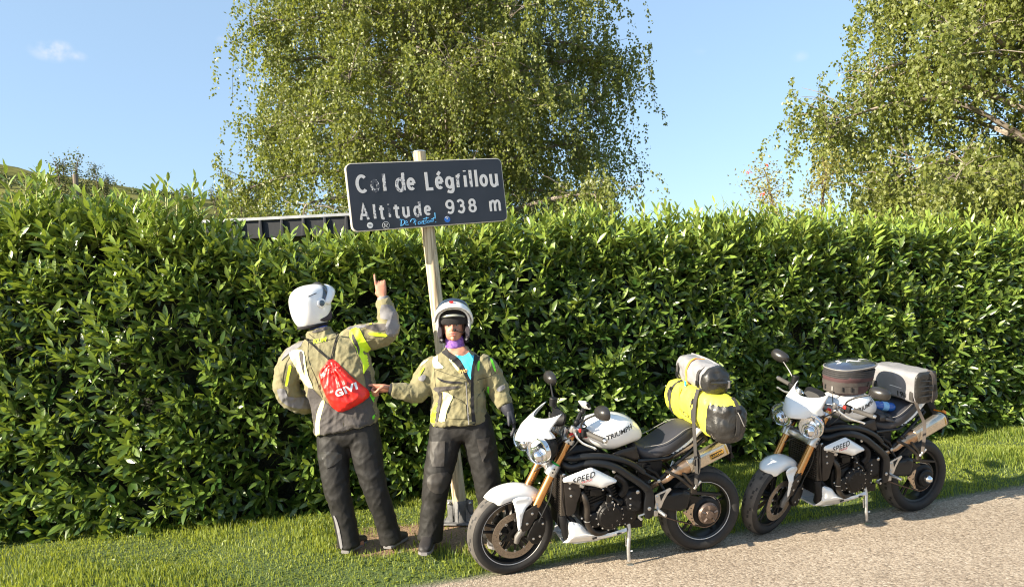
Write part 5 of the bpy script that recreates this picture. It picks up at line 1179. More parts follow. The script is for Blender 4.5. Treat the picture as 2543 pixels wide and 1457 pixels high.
strap(st2, 'webbing', [(1.16, -.19, .995), (1.185, -.20, .93), (1.235, -.19, .86), (1.27, -.20, .78), (1.275, -.205, .66), (1.275, -.195, .54)], .024, F_taupe, (-1, -.4, 0))
bo = on_bike(bike2, 'water_bottle', 'blue plastic water bottle lying on the second motorcycle seat', 'bottle')
M_bot = mat('blue_plastic', (.03, .16, .62), .12, coat=.5, var=.1, trans=.35)
qb = Matrix.Translation((1.03, -.03, .895)) @ Matrix.Rotation(R(9), 4, 'Y') @ Matrix.Rotation(R(-8), 4, 'Z')
part('bottle_body', xf(lathe([(.012, -.115), (.013, -.10), (.030, -.075), (.036, -.05), (.034, -.04), (.036, -.02), (.034, -.008), (.036, .01), (.034, .025), (.036, .045), (.036, .075), (.030, .088), (.015, .084)], 24, axis='x'), qb), M_bot, bo, ang=60)
part('bottle_cap', xf(lathe([(.014, -.128), (.014, -.113)], 16, axis='x'), qb), mat('bottle_cap_blue', (.05, .3, .7), .4), bo, bevel=.002)
part('bottle_label', xf(lathe([(.0365, -.02), (.0365, .03)], 24, axis='x'), qb), mat('bottle_label_paper', (.12, .38, .75), .5, col2=(.3, .55, .8), vscale=60), bo)
gl = on_bike(bike2, 'riding_gloves', 'pair of black riding gloves lying on the seat beside the bottle', 'gloves')
for gx, gy, ga in ((.99, -.06, -.3), (.965, -.10, .15)):
    q = Matrix.Translation((gx, gy, .842 if gy > -.08 else .825)) @ Matrix.Rotation(R(12), 4, 'Y') @ Matrix.Rotation(ga, 4, 'Z')
    fs_ = [xf(tube([(0, 0, 0), (-.05, 0, .004), (-.085, 0, 0)], [.026, .036, .030], 12, ell=1.3, smooth=2), q)]
    for k in range(4): fs_.append(xf(tube([(.0-.0, -.032+.021*k, 0), (.04, -.036+.024*k, .006), (.078-.006*abs(k-1.5), -.04+.027*k, -.012)], [.013, .012, .009], 8, smooth=2), q))
    fs_.append(xf(tube([(-.03, -.03, 0), (.0, -.06, 0), (.03, -.068, -.004)], [.014, .013, .010], 8, smooth=2), q)); part('glove', cat(*fs_), mat('black_leather', (.016, .016, .019), .45, bump=.4, bscale=90) if not bpy.data.materials.get('black_leather') else bpy.data.materials['black_leather'], gl, ang=70)
MAN_D = {
  'neon1': [(-1.149, 1.681), (-1.094, 1.688), (-1.058, 1.617), (-1.016, 1.522), (-1.024, 1.438), (-1.047, 1.388), (-1.065, 1.364), (-1.066, 1.44), (-1.093, 1.5), (-1.136, 1.595), (-1.16, 1.631)],
  'inset1': [(-1.133, 1.65), (-1.098, 1.577), (-1.087, 1.496), (-1.108, 1.543), (-1.142, 1.617)],
  'neon2': [(-1.586, 1.538), (-1.536, 1.558), (-1.477, 1.541), (-1.459, 1.459), (-1.446, 1.374), (-1.416, 1.284), (-1.486, 1.317), (-1.514, 1.378), (-1.552, 1.464)],
  'inset2': [(-1.51, 1.538), (-1.478, 1.524), (-1.471, 1.375), (-1.49, 1.435)],
  'grey1': [(-1.545, 1.646), (-1.499, 1.631), (-1.505, 1.58), (-1.562, 1.549), (-1.623, 1.501), (-1.645, 1.485), (-1.625, 1.561), (-1.593, 1.614)],
  'grey2': [(-1.228, 1.727), (-1.181, 1.738), (-1.062, 1.74), (-1.047, 1.693), (-1.115, 1.683), (-1.2, 1.683), (-1.224, 1.706)],
  'neon3': [(-1.053, 1.752), (-1.01, 1.76), (-0.981, 1.74), (-0.995, 1.711), (-1.033, 1.709)],
  'dark1': [(-1.038, 1.701), (-0.91, 1.707), (-0.9, 1.656), (-0.989, 1.664), (-1.039, 1.68)],
  'neon4': [(-1.014, 1.653), (-0.905, 1.635), (-0.906, 1.614), (-1.015, 1.632)],
  'grey3': [(-0.93, 1.84), (-0.837, 1.826), (-0.807, 1.749), (-0.806, 1.664), (-0.847, 1.606), (-0.901, 1.635), (-0.902, 1.702), (-0.888, 1.736), (-0.942, 1.747)],
  'neon5': [(-1.583, 1.449), (-1.566, 1.439), (-1.585, 1.381), (-1.605, 1.306), (-1.618, 1.315), (-1.602, 1.382)],
  'grey4': [(-1.678, 1.284), (-1.623, 1.286), (-1.604, 1.23), (-1.533, 1.218), (-1.475, 1.19), (-1.477, 1.131), (-1.536, 1.134), (-1.62, 1.164), (-1.668, 1.216)],
  'lower': [(-1.45, 1.286), (-1.416, 1.28), (-1.355, 1.209), (-1.307, 1.165), (-1.224, 1.11), (-1.069, 1.17), (-1.042, 1.219), (-1.061, 1.355), (-1.035, 1.387), (-0.996, 1.301), (-0.972, 1.182), (-0.962, 1.021), (-1.078, 0.977), (-1.248, 0.943), (-1.392, 0.934), (-1.442, 0.97), (-1.475, 1.072), (-1.479, 1.182)],
  'white1': [(-1.356, 1.197), (-1.335, 1.191), (-1.354, 1.133), (-1.379, 1.042), (-1.388, 0.946), (-1.423, 0.964), (-1.408, 1.069), (-1.384, 1.143)],
  'neon6': [(-1.028, 1.239), (-1.0, 1.209), (-0.986, 1.14), (-0.971, 1.098), (-0.977, 1.064), (-0.989, 1.073), (-1.01, 1.167), (-1.03, 1.21)],
  'tag1': [(-1.015, 1.07), (-0.985, 1.077), (-0.986, 1.046), (-1.016, 1.039)],
  'collar': [(-1.416, 1.681), (-1.3, 1.718), (-1.249, 1.72), (-1.276, 1.7), (-1.404, 1.668)],
  'bag': [(-1.293, 1.476), (-1.272, 1.48), (-1.227, 1.448), (-1.146, 1.359), (-1.065, 1.279), (-1.034, 1.244), (-1.036, 1.198), (-1.121, 1.147), (-1.216, 1.11), (-1.258, 1.124), (-1.298, 1.164), (-1.329, 1.242), (-1.37, 1.37), (-1.32, 1.444)],
  'cordA': [(-1.293, 1.476), (-1.486, 1.643)],
  'cordB': [(-1.281, 1.48), (-1.243, 1.66)],
}
WOM_D = {
  'shirt': [(-0.426, 1.465), (-0.369, 1.451), (-0.322, 1.481), (-0.301, 1.511), (-0.291, 1.449), (-0.304, 1.372), (-0.32, 1.285), (-0.351, 1.359), (-0.386, 1.423)],
  'lin1': [(-0.535, 1.522), (-0.489, 1.535), (-0.475, 1.489), (-0.423, 1.455), (-0.386, 1.415), (-0.344, 1.328), (-0.32, 1.274), (-0.332, 1.259), (-0.374, 1.345), (-0.418, 1.394), (-0.492, 1.459), (-0.537, 1.492)],
  'lin2': [(-0.3, 1.534), (-0.265, 1.54), (-0.239, 1.523), (-0.253, 1.431), (-0.287, 1.372), (-0.301, 1.273), (-0.32, 1.274), (-0.308, 1.373), (-0.292, 1.449)],
  'neck': [(-0.486, 1.516), (-0.332, 1.516), (-0.309, 1.503), (-0.322, 1.477), (-0.369, 1.448), (-0.423, 1.458)],
  'shl': [(-0.629, 1.496), (-0.566, 1.532), (-0.552, 1.492), (-0.6, 1.449), (-0.648, 1.428), (-0.679, 1.418), (-0.661, 1.467)],
  'cr1': [(-0.584, 1.463), (-0.553, 1.466), (-0.548, 1.423), (-0.511, 1.39), (-0.515, 1.374), (-0.573, 1.378), (-0.587, 1.41)],
  'cr2': [(-0.47, 1.442), (-0.448, 1.426), (-0.389, 1.354), (-0.386, 1.334), (-0.405, 1.347), (-0.449, 1.403)],
  'cr3': [(-0.671, 1.414), (-0.632, 1.443), (-0.62, 1.434), (-0.68, 1.391), (-0.687, 1.399)],
  'sl1': [(-0.703, 1.316), (-0.657, 1.382), (-0.649, 1.374), (-0.69, 1.315)],
  'belt': [(-0.575, 1.244), (-0.41, 1.247), (-0.403, 1.235), (-0.488, 1.221), (-0.573, 1.213)],
  'slit': [(-0.56, 1.316), (-0.5, 1.289), (-0.393, 1.277), (-0.378, 1.265), (-0.455, 1.266), (-0.524, 1.282)],
  'side': [(-0.561, 1.213), (-0.531, 1.204), (-0.533, 1.162), (-0.548, 1.093), (-0.567, 1.01), (-0.582, 1.011), (-0.574, 1.11), (-0.548, 1.17)],
  'white': [(-0.519, 1.211), (-0.451, 1.18), (-0.469, 1.135), (-0.499, 1.068), (-0.517, 1.004), (-0.559, 1.01), (-0.541, 1.078), (-0.518, 1.153)],
  'neonL': [(-0.573, 1.133), (-0.565, 1.11), (-0.586, 1.019), (-0.598, 0.966), (-0.645, 0.987), (-0.619, 1.043)],
  'gr1': [(-0.216, 1.207), (-0.196, 1.221), (-0.199, 1.145), (-0.175, 1.09), (-0.167, 1.029), (-0.186, 1.03), (-0.205, 1.107)],
  'gr2': [(-0.19, 1.486), (-0.164, 1.473), (-0.139, 1.441), (-0.151, 1.43), (-0.177, 1.451)],
  'gr3': [(-0.242, 1.542), (-0.219, 1.537), (-0.221, 1.52), (-0.242, 1.527)],
  'gr4': [(-0.182, 1.428), (-0.16, 1.404), (-0.143, 1.349), (-0.148, 1.326), (-0.165, 1.373)],
  'gr5': [(-0.268, 1.401), (-0.252, 1.408), (-0.259, 1.347), (-0.27, 1.348)],
  'zip': [(-0.32, 1.277), (-0.301, 1.276), (-0.302, 1.219), (-0.305, 1.066), (-0.297, 0.982), (-0.323, 0.974), (-0.326, 1.067)],
  'tab1': [(-0.143, 1.207), (-0.095, 1.232), (-0.081, 1.208), (-0.128, 1.184)],
  'tab2': [(-0.691, 1.319), (-0.652, 1.335), (-0.637, 1.32), (-0.654, 1.29), (-0.688, 1.298)],
  'gr6': [(-0.056, 1.18), (-0.025, 1.167), (-0.024, 1.148), (-0.052, 1.164)],
  'pocket': [(-0.445, 1.165), (-0.362, 1.115), (-0.359, 1.015), (-0.497, 1.026), (-0.471, 1.09)],
  'hem': [(-0.653, 0.985), (-0.583, 0.992), (-0.33, 0.995), (-0.327, 0.974), (-0.592, 0.964)],
  'mpk': [(-1.395, 0.839), (-1.267, 0.832), (-1.241, 0.783), (-1.348, 0.723), (-1.366, 0.775)],
  'mstripe': [(-1.32, 0.391), (-1.3, 0.373), (-1.282, 0.304), (-1.267, 0.173), (-1.285, 0.16), (-1.301, 0.27)],
  'wpk': [(-0.634, 0.863), (-0.519, 0.868), (-0.534, 0.693), (-0.617, 0.697), (-0.632, 0.753)],
  'wpk2': [(-0.3, 0.867), (-0.206, 0.873), (-0.236, 0.754), (-0.266, 0.707), (-0.289, 0.805)],
  'wknee': [(-0.63, 0.642), (-0.512, 0.65), (-0.501, 0.581), (-0.56, 0.501), (-0.642, 0.533), (-0.66, 0.589)],
}
SEAM_m = [[(-1.448, 1.628), (-1.441, 1.492), (-1.399, 1.372), (-1.347, 1.217)], [(-1.136, 1.579), (-1.083, 1.441), (-1.061, 1.355)], [(-1.381, 1.206), (-1.307, 1.165)], [(-1.447, 1.662), (-1.356, 1.606), (-1.253, 1.627)], [(-1.208, 1.101), (-1.214, 0.95)], [(-1.562, 1.532), (-1.608, 1.45), (-1.638, 1.333)], [(-0.983, 1.605), (-1.05, 1.608)]]
SEAM_w = [[(-0.566, 1.37), (-0.483, 1.335), (-0.377, 1.299), (-0.346, 1.286)], [(-0.488, 1.221), (-0.459, 1.181), (-0.384, 1.139), (-0.355, 1.099)], [(-0.503, 1.068), (-0.427, 1.057), (-0.357, 1.065)], [(-0.497, 1.026), (-0.359, 1.015)], [(-0.445, 1.165), (-0.464, 1.074)], [(-0.274, 1.279), (-0.208, 1.291), (-0.145, 1.318)], [(-0.283, 1.157), (-0.227, 1.215)], [(-0.289, 1.042), (-0.236, 1.032), (-0.174, 1.037)], [(-0.283, 1.157), (-0.289, 1.042)], [(-0.569, 1.462), (-0.573, 1.371), (-0.571, 1.248)], [(-0.22, 1.507), (-0.194, 1.413), (-0.176, 1.305)], [(-0.762, 1.288), (-0.751, 1.18)], [(-0.143, 1.364), (-0.176, 1.32)]]
# ============================================================ people
M_skin = mat('skin', (.42, .19, .125), .5, var=.12, vscale=30, bump=.15, bscale=120); M_lip = mat('lips', (.42, .12, .10), .4); M_eye = mat('shaded_eye_white', (.32, .29, .27), .3); M_iris = mat('iris', (.03, .02, .015), .15)  # eye white greyed: helmet shade on the face is in its colour
M_olive = mat('olive_fabric', (.185, .165, .085), .82, var=.16, vscale=5, bump=.6, bscale=17, bdist=.022, sheen=.1); M_dgrey = mat('charcoal_fabric', (.060, .053, .051), .8, var=.18, vscale=6, bump=.6, bscale=16, bdist=.02)
M_mgrey = mat('grey_fabric', (.17, .165, .175), .75, var=.15, vscale=9, bump=.4, bscale=60, bdist=.003); M_neon = mat('neon_yellow_fabric', (.60, .85, .02), .6, var=.06, bump=.2, bscale=60); M_neong = mat('neon_green_fabric', (.16, .70, .03), .6, var=.08)
M_cream = mat('reflective_cream', (.80, .84, .42), .45, var=.05); M_trs = mat('dark_trouser_fabric', (.012, .011, .0105), .66, var=.2, vscale=7, bump=.4, bscale=16, bdist=.010, spec=.35); M_trs2 = mat('worn_trouser_panel', (.030, .026, .023), .6, var=.15, bump=.4, bscale=45)
M_leath = mat('black_leather_panel', (.026, .025, .024), .38, var=.2, bump=.4, bscale=60); M_shirt = mat('cyan_shirt', (.06, .55, .75), .8, var=.08); M_shprint = mat('orange_print', (.75, .38, .12), .7); M_lining = mat('jacket_lining', (.015, .014, .016), .85)
M_redbag = mat('red_nylon', (.72, .018, .012), .42, var=.10, vscale=8, bump=.35, bscale=20, bdist=.01); M_whiteprint = mat('white_print', (.82, .82, .82), .5); M_purple = mat('purple_scarf', (.07, .015, .20), .8, col2=(.34, .16, .52), vscale=45)
M_helm = mat('white_helmet_shell', (.82, .82, .82), .16, coat=1.0, var=.02, vscale=3); M_liner = mat('helmet_liner', (.012, .011, .012), .9, bump=.5, bscale=200); M_pad = mat('helmet_pad', (.05, .042, .05), .85, bump=.4, bscale=150)
M_visor = mat('smoked_visor', (.03, .045, .07), .08, coat=.6, var=.3, vscale=12); M_sunvis = mat('grey_visor_edge', (.30, .31, .27), .3); M_shoe = mat('shoe_leather', (.025, .022, .022), .6, bump=.3, bscale=80); M_sole = mat('shoe_sole', (.16, .15, .15), .8); M_glove = mat('dark_glove', (.016, .017, .026), .6, bump=.5, bscale=80); M_blue = mat('blue_collar', (.04, .08, .45), .8)
def remeshed(m_, voxel, smooth_it=4, disp=None):
    me = bpy.data.meshes.new('tmp'); bm = merged(m_, 1e-6); bmesh.ops.triangulate(bm, faces=bm.faces); bm.to_mesh(me); bm.free()
    o = bpy.data.objects.new('tmp', me); COL.objects.link(o); md = o.modifiers.new('r', 'REMESH'); md.mode = 'VOXEL'; md.voxel_size = voxel; md.adaptivity = 0
    out = bpy.data.meshes.new_from_object(o.evaluated_get(bpy.context.evaluated_depsgraph_get())); bpy.data.objects.remove(o); bpy.data.meshes.remove(me)
    bm = bmesh.new(); bm.from_mesh(out); bpy.data.meshes.remove(out)
    for _ in range(smooth_it): bmesh.ops.smooth_vert(bm, verts=bm.verts, factor=.5, use_axis_x=True, use_axis_y=True, use_axis_z=True)
    if disp:
        bm.normal_update(); mv = [(v, v.normal*disp(v.co, v.normal)) for v in bm.verts]
        for v, d in mv: v.co += d
    return bm
def bm_obj(name, bm, mt, parent, mats=(), fidx=None):
    for f in bm.faces: f.smooth = True
    if fidx:
        for f in bm.faces: f.material_index = fidx(f.calc_center_median())
    me = bpy.data.meshes.new(name); bm.to_mesh(me); bm.free(); me.materials.append(mt)
    for x in mats: me.materials.append(x)
    return link(bpy.data.objects.new(name, me), parent)
def hand(w, d, n_, right, pose, fat=1.0):
    w = Vector(w); d = Vector(d).normalized(); n_ = Vector(n_); n_ = (n_-d*n_.dot(d)).normalized(); s = d.cross(n_)*(1 if right else -1)
    P = lambda a, b, c: w+d*a+s*b+n_*c
    ms = [loft([sring(P(a, b, 0), s, n_, hw*fat, hd*fat, 2.6, 14) for a, b, hw, hd in ((-.03, 0, .026, .021), (0, 0, .027, .020), (.03, .002, .036, .019), (.065, .001, .041, .017), (.092, 0, .040, .014), (.098, 0, .034, .009))])]
    offs = (.031, .0105, -.0105, -.031); Ls = (.074, .082, .076, .060); rs_ = (.0088, .009, .0086, .0078)
    for i in range(4):
        o_, L_, r_ = offs[i], Ls[i], rs_[i]*fat
        if pose == 'relaxed': q = [P(.08, o_, 0), P(.095+L_*.35, o_*1.1, .008), P(.095+L_*.68, o_*1.12, .024), P(.095+L_*.88, o_*1.1, .044)]
        elif pose == 'point' and i == 0: q = [P(.075, o_, 0), P(.095+L_*.4, o_*1.0, -.003), P(.095+L_*.75, o_*.98, -.001), P(.095+L_*1.05, o_*.95, .003)]
        else: q = [P(.075, o_, 0), P(.112, o_, .004), P(.120, o_*.98, .026), P(.098, o_*.92, .045), P(.072, o_*.9, .038)]
        ms.append(tube(q, [r_*1.12, r_*1.05]+[r_]*(len(q)-3)+[r_*.82], 9)); ms.append(sph(q[-1], r_*.82, 8, 6))
    if pose == 'relaxed': q = [P(.012, .022, .006), P(.040, .046, .016), P(.066, .056, .024), P(.088, .058, .032)]
    else: q = [P(.010, .020, .008), P(.038, .042, .022), P(.066, .036, .042), P(.086, .016, .052)]
    ms.append(tube(q, [.015*fat, .0125*fat, .0105*fat, .008*fat], 9)); ms.append(sph(q[-1], .008*fat, 8, 6))
    return cat(*ms)
def helmet(parent, c, fwd, up, strap_=True):
    """flip-up helmet with the chin bar raised; local x forward, z up"""
    f_ = Vector(fwd).normalized(); u_ = Vector(up); u_ = (u_-f_*u_.dot(f_)).normalized(); l_ = u_.cross(f_)
    M = Matrix.Identity(4)
    for i in range(3): M[i][0] = f_[i]; M[i][1] = l_[i]; M[i][2] = u_[i]; M[i][3] = c[i]
    H = empty('helmet'); H.parent = parent; H.matrix_basis = M
    def prof(z):   # half length front/back, half width at height z
        t_ = (z-.01)/.135 if z > .01 else (z-.01)/.205
        k_ = max(0, 1-abs(t_)**2.5)**(1/2.3); return .158*k_, .152*k_, .128*k_
    def row(z, sc, a0, n_=44):
        lf, lb, w = prof(z); out = []
        for j in range(n_+1):
            a_ = a0+(2*math.pi-2*a0)*j/n_; co, si = math.cos(a_), math.sin(a_); l__ = lf if co > 0 else lb
            x = l__*sc*math.copysign(abs(co)**.92, co)+(.012 if co > 0 else -.004); out.append((x, w*sc*math.copysign(abs(si)**.92, si), z*(sc if z > 0 else 1)))
        return out
    zs = [-.150, -.140, -.12, -.10, -.08, -.06, -.04, -.02, 0, .015, .028, .038, .048, .058, .066, .072, .076, .084, .094, .105, .12, .132, .140, .1445]
    def a0(z): return R(74) if z < -.09 else (R(74-12*sstep((z+.09)/.05)) if z < -.02 else (R(62)*math.sqrt(max(0, 1-((z+.02)/.096)**2)) if z < .076 else 0.0))
    def shell(sc, zs_):
        rows = [row(z, sc*(1-.02*(z < -.145)), float(a0(z))) for z in zs_]; V = [p for r_ in rows for p in r_]; m_ = len(rows[0]); F = [(i*m_+j, i*m_+j+1, (i+1)*m_+j+1, (i+1)*m_+j) for i in range(len(rows)-1) for j in range(m_-1)]
        F.append(tuple((len(rows)-1)*m_+j for j in range(m_-1))); return V, F
    sh = part('shell', shell(1.0, zs), M_helm, H, ang=80); md = sh.modifiers.new('thickness', 'SOLIDIFY'); md.thickness = .012; md.offset = -1
    ln = part('liner', shell(.90, [z for z in zs if z < .13]), M_liner, H, ang=80); md = ln.modifiers.new('thickness', 'SOLIDIFY'); md.thickness = .014; md.offset = -1
    for s in (-1, 1): part('cheek_pad', loft([sring((x, s*.098, -.085), (0, 1, 0), (0, 0, 1), .018*k, .050*k, 3, 16) for x, k in ((-.02, .8), (.02, 1), (.065, 1), (.085, .7))]), M_pad, H, ang=60)
    part('brow_shade_pad', loft([sring((.012, 0, z), (1, 0, 0), (0, 1, 0), a_, b_, 2.4, 28) for z, a_, b_ in ((-.034, .100, .096), (-.018, .108, .106), (.03, .112, .110), (.07, .105, .10))]), M_liner, H, ang=60)  # dark front of the liner, set low to paint shade over brow and eyes
    part('neck_roll', tube([(p[0]*.93, p[1]*.93, -.150) for p in row(-.12, .93, R(74), 24)], .014, 8), M_liner, H)
    # raised chin bar, hinged at the ears
    Rm = Matrix.Translation((0, 0, .0)) @ Matrix.Rotation(R(-58), 4, 'Y')
    rows = []
    for z, e in ((-.118, .010), (-.112, .022), (-.085, .028), (-.055, .024), (-.035, .012)):
        r_ = []
        for j in range(31):
            a_ = R(-88+176*j/30); k_ = math.cos(a_); r_.append(((.158+e)*max(k_, .0)**.85+.004, (.130+e*.5)*math.sin(a_), z*(.55+.45*k_)))
        rows.append(r_)
    m_ = 31; V = [p for r_ in rows for p in r_]; F = [(i*m_+j, i*m_+j+1, (i+1)*m_+j+1, (i+1)*m_+j) for i in range(len(rows)-1) for j in range(m_-1)]
    cb = part('chin_bar', xf((V, F), Rm), M_helm, H, ang=70); md = cb.modifiers.new('thickness', 'SOLIDIFY'); md.thickness = .014; md.offset = -1
    rows = []
    for z in (-.04, -.022, -.004, .014):
        r_ = []
        for j in range(31):
            a_ = R(-84+168*j/30); k_ = math.cos(a_); r_.append((.176*max(k_, 0)**.8*(1-.10*((z+.0)/.05)**2), .134*math.sin(a_), z*(.35+.65*k_)))
        rows.append(r_)
    V = [p for r_ in rows for p in r_]; F = [(i*m_+j, i*m_+j+1, (i+1)*m_+j+1, (i+1)*m_+j) for i in range(len(rows)-1) for j in range(m_-1)]
    part('visor', xf((V, F), Rm), M_visor, H, ang=70)
    part('sun_visor', tube([(.045, -.100, .012), (.120, -.064, .026), (.146, 0, .030), (.120, .064, .026), (.045, .100, .012)], [.003, .007, .008, .007, .003], 8, smooth=3, ell=.4), M_sunvis, H)
    for s in (-1, 1): 
        part('pivot', lathe([(.034, 0), (.034, s*.006), (.028, s*.010), (1e-4, s*.010)], 24, (0, s*.128, .0)), M_helm, H); part('pivot_cap', lathe([(.022, 0), (.020, s*.005), (1e-4, s*.006)], 20, (0, s*.138, .0)), M_visor, H)
    for y_, z_ in ((.03, .108), (-.03, .108)): part('vent', tube([(-.098, y_*1.2, z_), (-.128, y_*1.3, z_-.035)], [.004, .003], 6), M_liner, H)
    part('side_mark', cat(tube([(-.085, -.110, .062), (-.02, -.122, .076)], .0028, 6)), M_liner, H); part('edge_trim', tube([(p[0], p[1], -.151) for p in row(-.147, 1.0, R(74), 36)], .0045, 6), M_liner, H)
    return H
def shoe(name, heel, toe, parent, h=.10):
    a_ = Vector(heel); b_ = Vector(toe); d = (b_-a_); L_ = d.length; d.normalize(); s = d.cross(Vector((0, 0, 1))).normalized(); z = Vector((0, 0, 1))
    o = part(name, loft([sring(a_+d*t_*L_+z*(zz), s, z, w, hh_, 2.6, 16) for t_, zz, w, hh_ in ((0, .055, .026, .035), (.03, .062, .036, .05), (.2, .068, .042, .058), (.45, .055, .044, .042), (.7, .042, .050, .030), (.9, .036, .044, .024), (1, .032, .022, .014))]), M_shoe, parent, ang=60)
    part('sole', loft([sring(a_+d*t_*L_+z*.012, s, z, w, .011, 4, 16) for t_, w in ((-.01, .030), (.04, .040), (.25, .044), (.7, .053), (.92, .046), (1.02, .022))]), M_sole, o)
    return o
def folds(seed, amp, zf=22, xf_=7):
    def f(co, n_):
        p = Vector((co.x*xf_+seed, co.y*xf_, co.z*zf+co.x*6)); a_ = noise.noise(p)+.5*noise.noise(p*2.1+Vector((3, 0, 0))); b_ = 1-abs(noise.noise(Vector((co.x*9+seed, co.y*9, co.z*13-co.x*9))))*2
        c_ = 1-abs(noise.noise(Vector((co.x*15-co.z*5+seed, co.y*12, co.z*8+co.x*11))))*3
        return amp*(a_*.6+max(b_, 0)**3*.5+max(c_, 0)**2*.35-.25)
    return f
def dec(name, key, D, bv, mt, parent, base, step=.008, off=.002, sm_=2, ang=0):
    off = off+.0028; pts = D[key]; pts = smooth2(pts, sm_) if sm_ else pts
    return decal(name, tri2d(pts, step)[:2], ((-base[0], -base[1]+4.6, -base[2]), (1, 0, 0), (0, 0, 1)), (0, 1, 0), bv, mt, parent, off=off, maxd=3, whole=True)
def rel(base, pts): return [Vector(p)-Vector(base) for p in pts]
# ------------------------------------------------------------ standing rider with raised arm, seen from behind
BM = (-1.12, 5.46, .12)
man = empty('person', BM); tag(man, 'rider seen from behind in olive grey jacket, white helmet, right arm raised pointing up', 'person')
Q = lambda *p: Vector(p)-Vector(BM)
Am = Vector((.985, 0, .17)).normalized(); Ax = Vector((1, 0, 0)); Ay = Vector((0, 1, 0))
legs = [tube([Q(-1.31, 5.48, .98), Q(-1.312, 5.46, .80), Q(-1.300, 5.43, .57), Q(-1.262, 5.45, .36), Q(-1.235, 5.47, .16)], [.09, .078, .056, .052, .040], 14, smooth=3), tube([Q(-1.11, 5.48, .98), Q(-1.085, 5.46, .80), Q(-1.035, 5.44, .56), Q(-.985, 5.49, .36), Q(-.945, 5.53, .16)], [.09, .078, .056, .052, .040], 14, smooth=3)]
torso = loft([sring(Q(*c), Ax, Ay, w, h_, 2.4, 20) for c, w, h_ in (((-1.21, 5.48, .92), .15, .11), ((-1.215, 5.48, 1.05), .165, .115), ((-1.25, 5.48, 1.2), .16, .11), ((-1.30, 5.48, 1.38), .185, .115), ((-1.34, 5.48, 1.52), .18, .10), ((-1.365, 5.48, 1.60), .09, .07))])
neck = tube([Q(-1.36, 5.48, 1.58), Q(-1.40, 5.49, 1.70), Q(-1.43, 5.50, 1.78)], [.06, .055, .06], 14); hd = sph(Q(-1.445, 5.505, 1.865), .095, 20, 14, (1, .9, 1.15))
armsm = [tube([Q(-1.16, 5.49, 1.57), Q(-1.02, 5.49, 1.61), Q(-.905, 5.49, 1.635), Q(-.905, 5.49, 1.75), Q(-.928, 5.48, 1.90)], [.055, .048, .042, .038, .027], 12, smooth=3), tube([Q(-1.53, 5.48, 1.50), Q(-1.60, 5.47, 1.38), Q(-1.625, 5.47, 1.27), Q(-1.53, 5.60, 1.21), Q(-1.40, 5.70, 1.17)], [.055, .048, .042, .036, .026], 12, smooth=3)]
hR = hand(Q(-.928, 5.48, 1.895), (-.13, 0, 1), (0, 1, 0), True, 'point'); hL = hand(Q(-1.40, 5.70, 1.17), (1, .2, -.05), (0, -1, 0), False, 'relaxed')
nose_ = tube([Q(-1.37, 5.53, 1.885), Q(-1.33, 5.545, 1.86)], [.012, .016], 8)
bm = remeshed(cat(*legs, torso, neck, hd, *armsm, hR, hL, nose_, *[tube([Q(x0, y0, .16), Q(x0+dx*.6, y0+.1, .14)], .03, 10) for x0, y0, dx in ((-1.235, 5.47, .1), (-.945, 5.53, .1))]), .0052, 2)
body = bm_obj('body', bm, M_skin, man)
# trousers
tg = [tube([Q(-1.305, 5.48, 1.02), Q(-1.315, 5.47, .88), Q(-1.318, 5.45, .74), Q(-1.300, 5.43, .57), Q(-1.272, 5.44, .42), Q(-1.250, 5.45, .28), Q(-1.235, 5.455, .150)], [.115, .122, .108, .092, .084, .080, .082], 20, smooth=3), tube([Q(-1.12, 5.48, 1.02), Q(-1.10, 5.47, .88), Q(-1.075, 5.45, .74), Q(-1.035, 5.44, .56), Q(-1.002, 5.46, .42), Q(-.970, 5.49, .28), Q(-.945, 5.51, .150)], [.115, .120, .106, .090, .082, .078, .080], 20, smooth=3), loft([sring(Q(*c), Ax, Ay, w, h_, 2.5, 24) for c, w, h_ in (((-1.205, 5.475, .86), .13, .10), ((-1.21, 5.475, .92), .20, .13), ((-1.215, 5.475, 1.06), .195, .13))])]
bm = remeshed(cat(*tg), .010, 3, folds(3, .0075, 15, 9)); trs = bm_obj('trousers', bm, M_trs, man)
bt = bvh_of([trs]); BMd = BM
dec('leather_panel', 'mpk', WOM_D, bt, M_leath, man, BM, off=.0025); dec('stripe', 'mstripe', WOM_D, bt, M_mgrey, man, BM)
# jacket
jk = [loft([sring(Q(*c), Am if c[2] > 1.1 else Vector((.985, 0, .16)).normalized(), Ay, w, h_, 3.1, 30) for c, w, h_ in (((-1.224, 5.475, .975), .218, .150), ((-1.222, 5.475, 1.00), .226, .155), ((-1.226, 5.475, 1.10), .226, .150), ((-1.236, 5.475, 1.22), .234, .148), ((-1.265, 5.475, 1.34), .250, .152), ((-1.298, 5.475, 1.45), .258, .150), ((-1.338, 5.475, 1.54), .232, .130), ((-1.365, 5.48, 1.60), .165, .105), ((-1.385, 5.485, 1.645), .095, .090), ((-1.395, 5.49, 1.70), .078, .080))]),
      tube([Q(-1.22, 5.48, 1.565), Q(-1.12, 5.485, 1.605), Q(-1.02, 5.485, 1.622), Q(-.925, 5.485, 1.635), Q(-.890, 5.485, 1.68), Q(-.895, 5.485, 1.76), Q(-.915, 5.482, 1.845), Q(-.924, 5.48, 1.885)], [.090, .102, .094, .084, .078, .070, .056, .050], 18, smooth=3),
      tube([Q(-1.47, 5.48, 1.525), Q(-1.565, 5.475, 1.475), Q(-1.625, 5.465, 1.36), Q(-1.632, 5.47, 1.25), Q(-1.57, 5.53, 1.17), Q(-1.48, 5.62, 1.155), Q(-1.41, 5.69, 1.16)], [.100, .108, .098, .090, .082, .068, .055], 18, smooth=3)]
bm = remeshed(cat(*jk), .009, 3, folds(11, .015, 14, 9)); jacket = bm_obj('jacket', bm, M_olive, man)
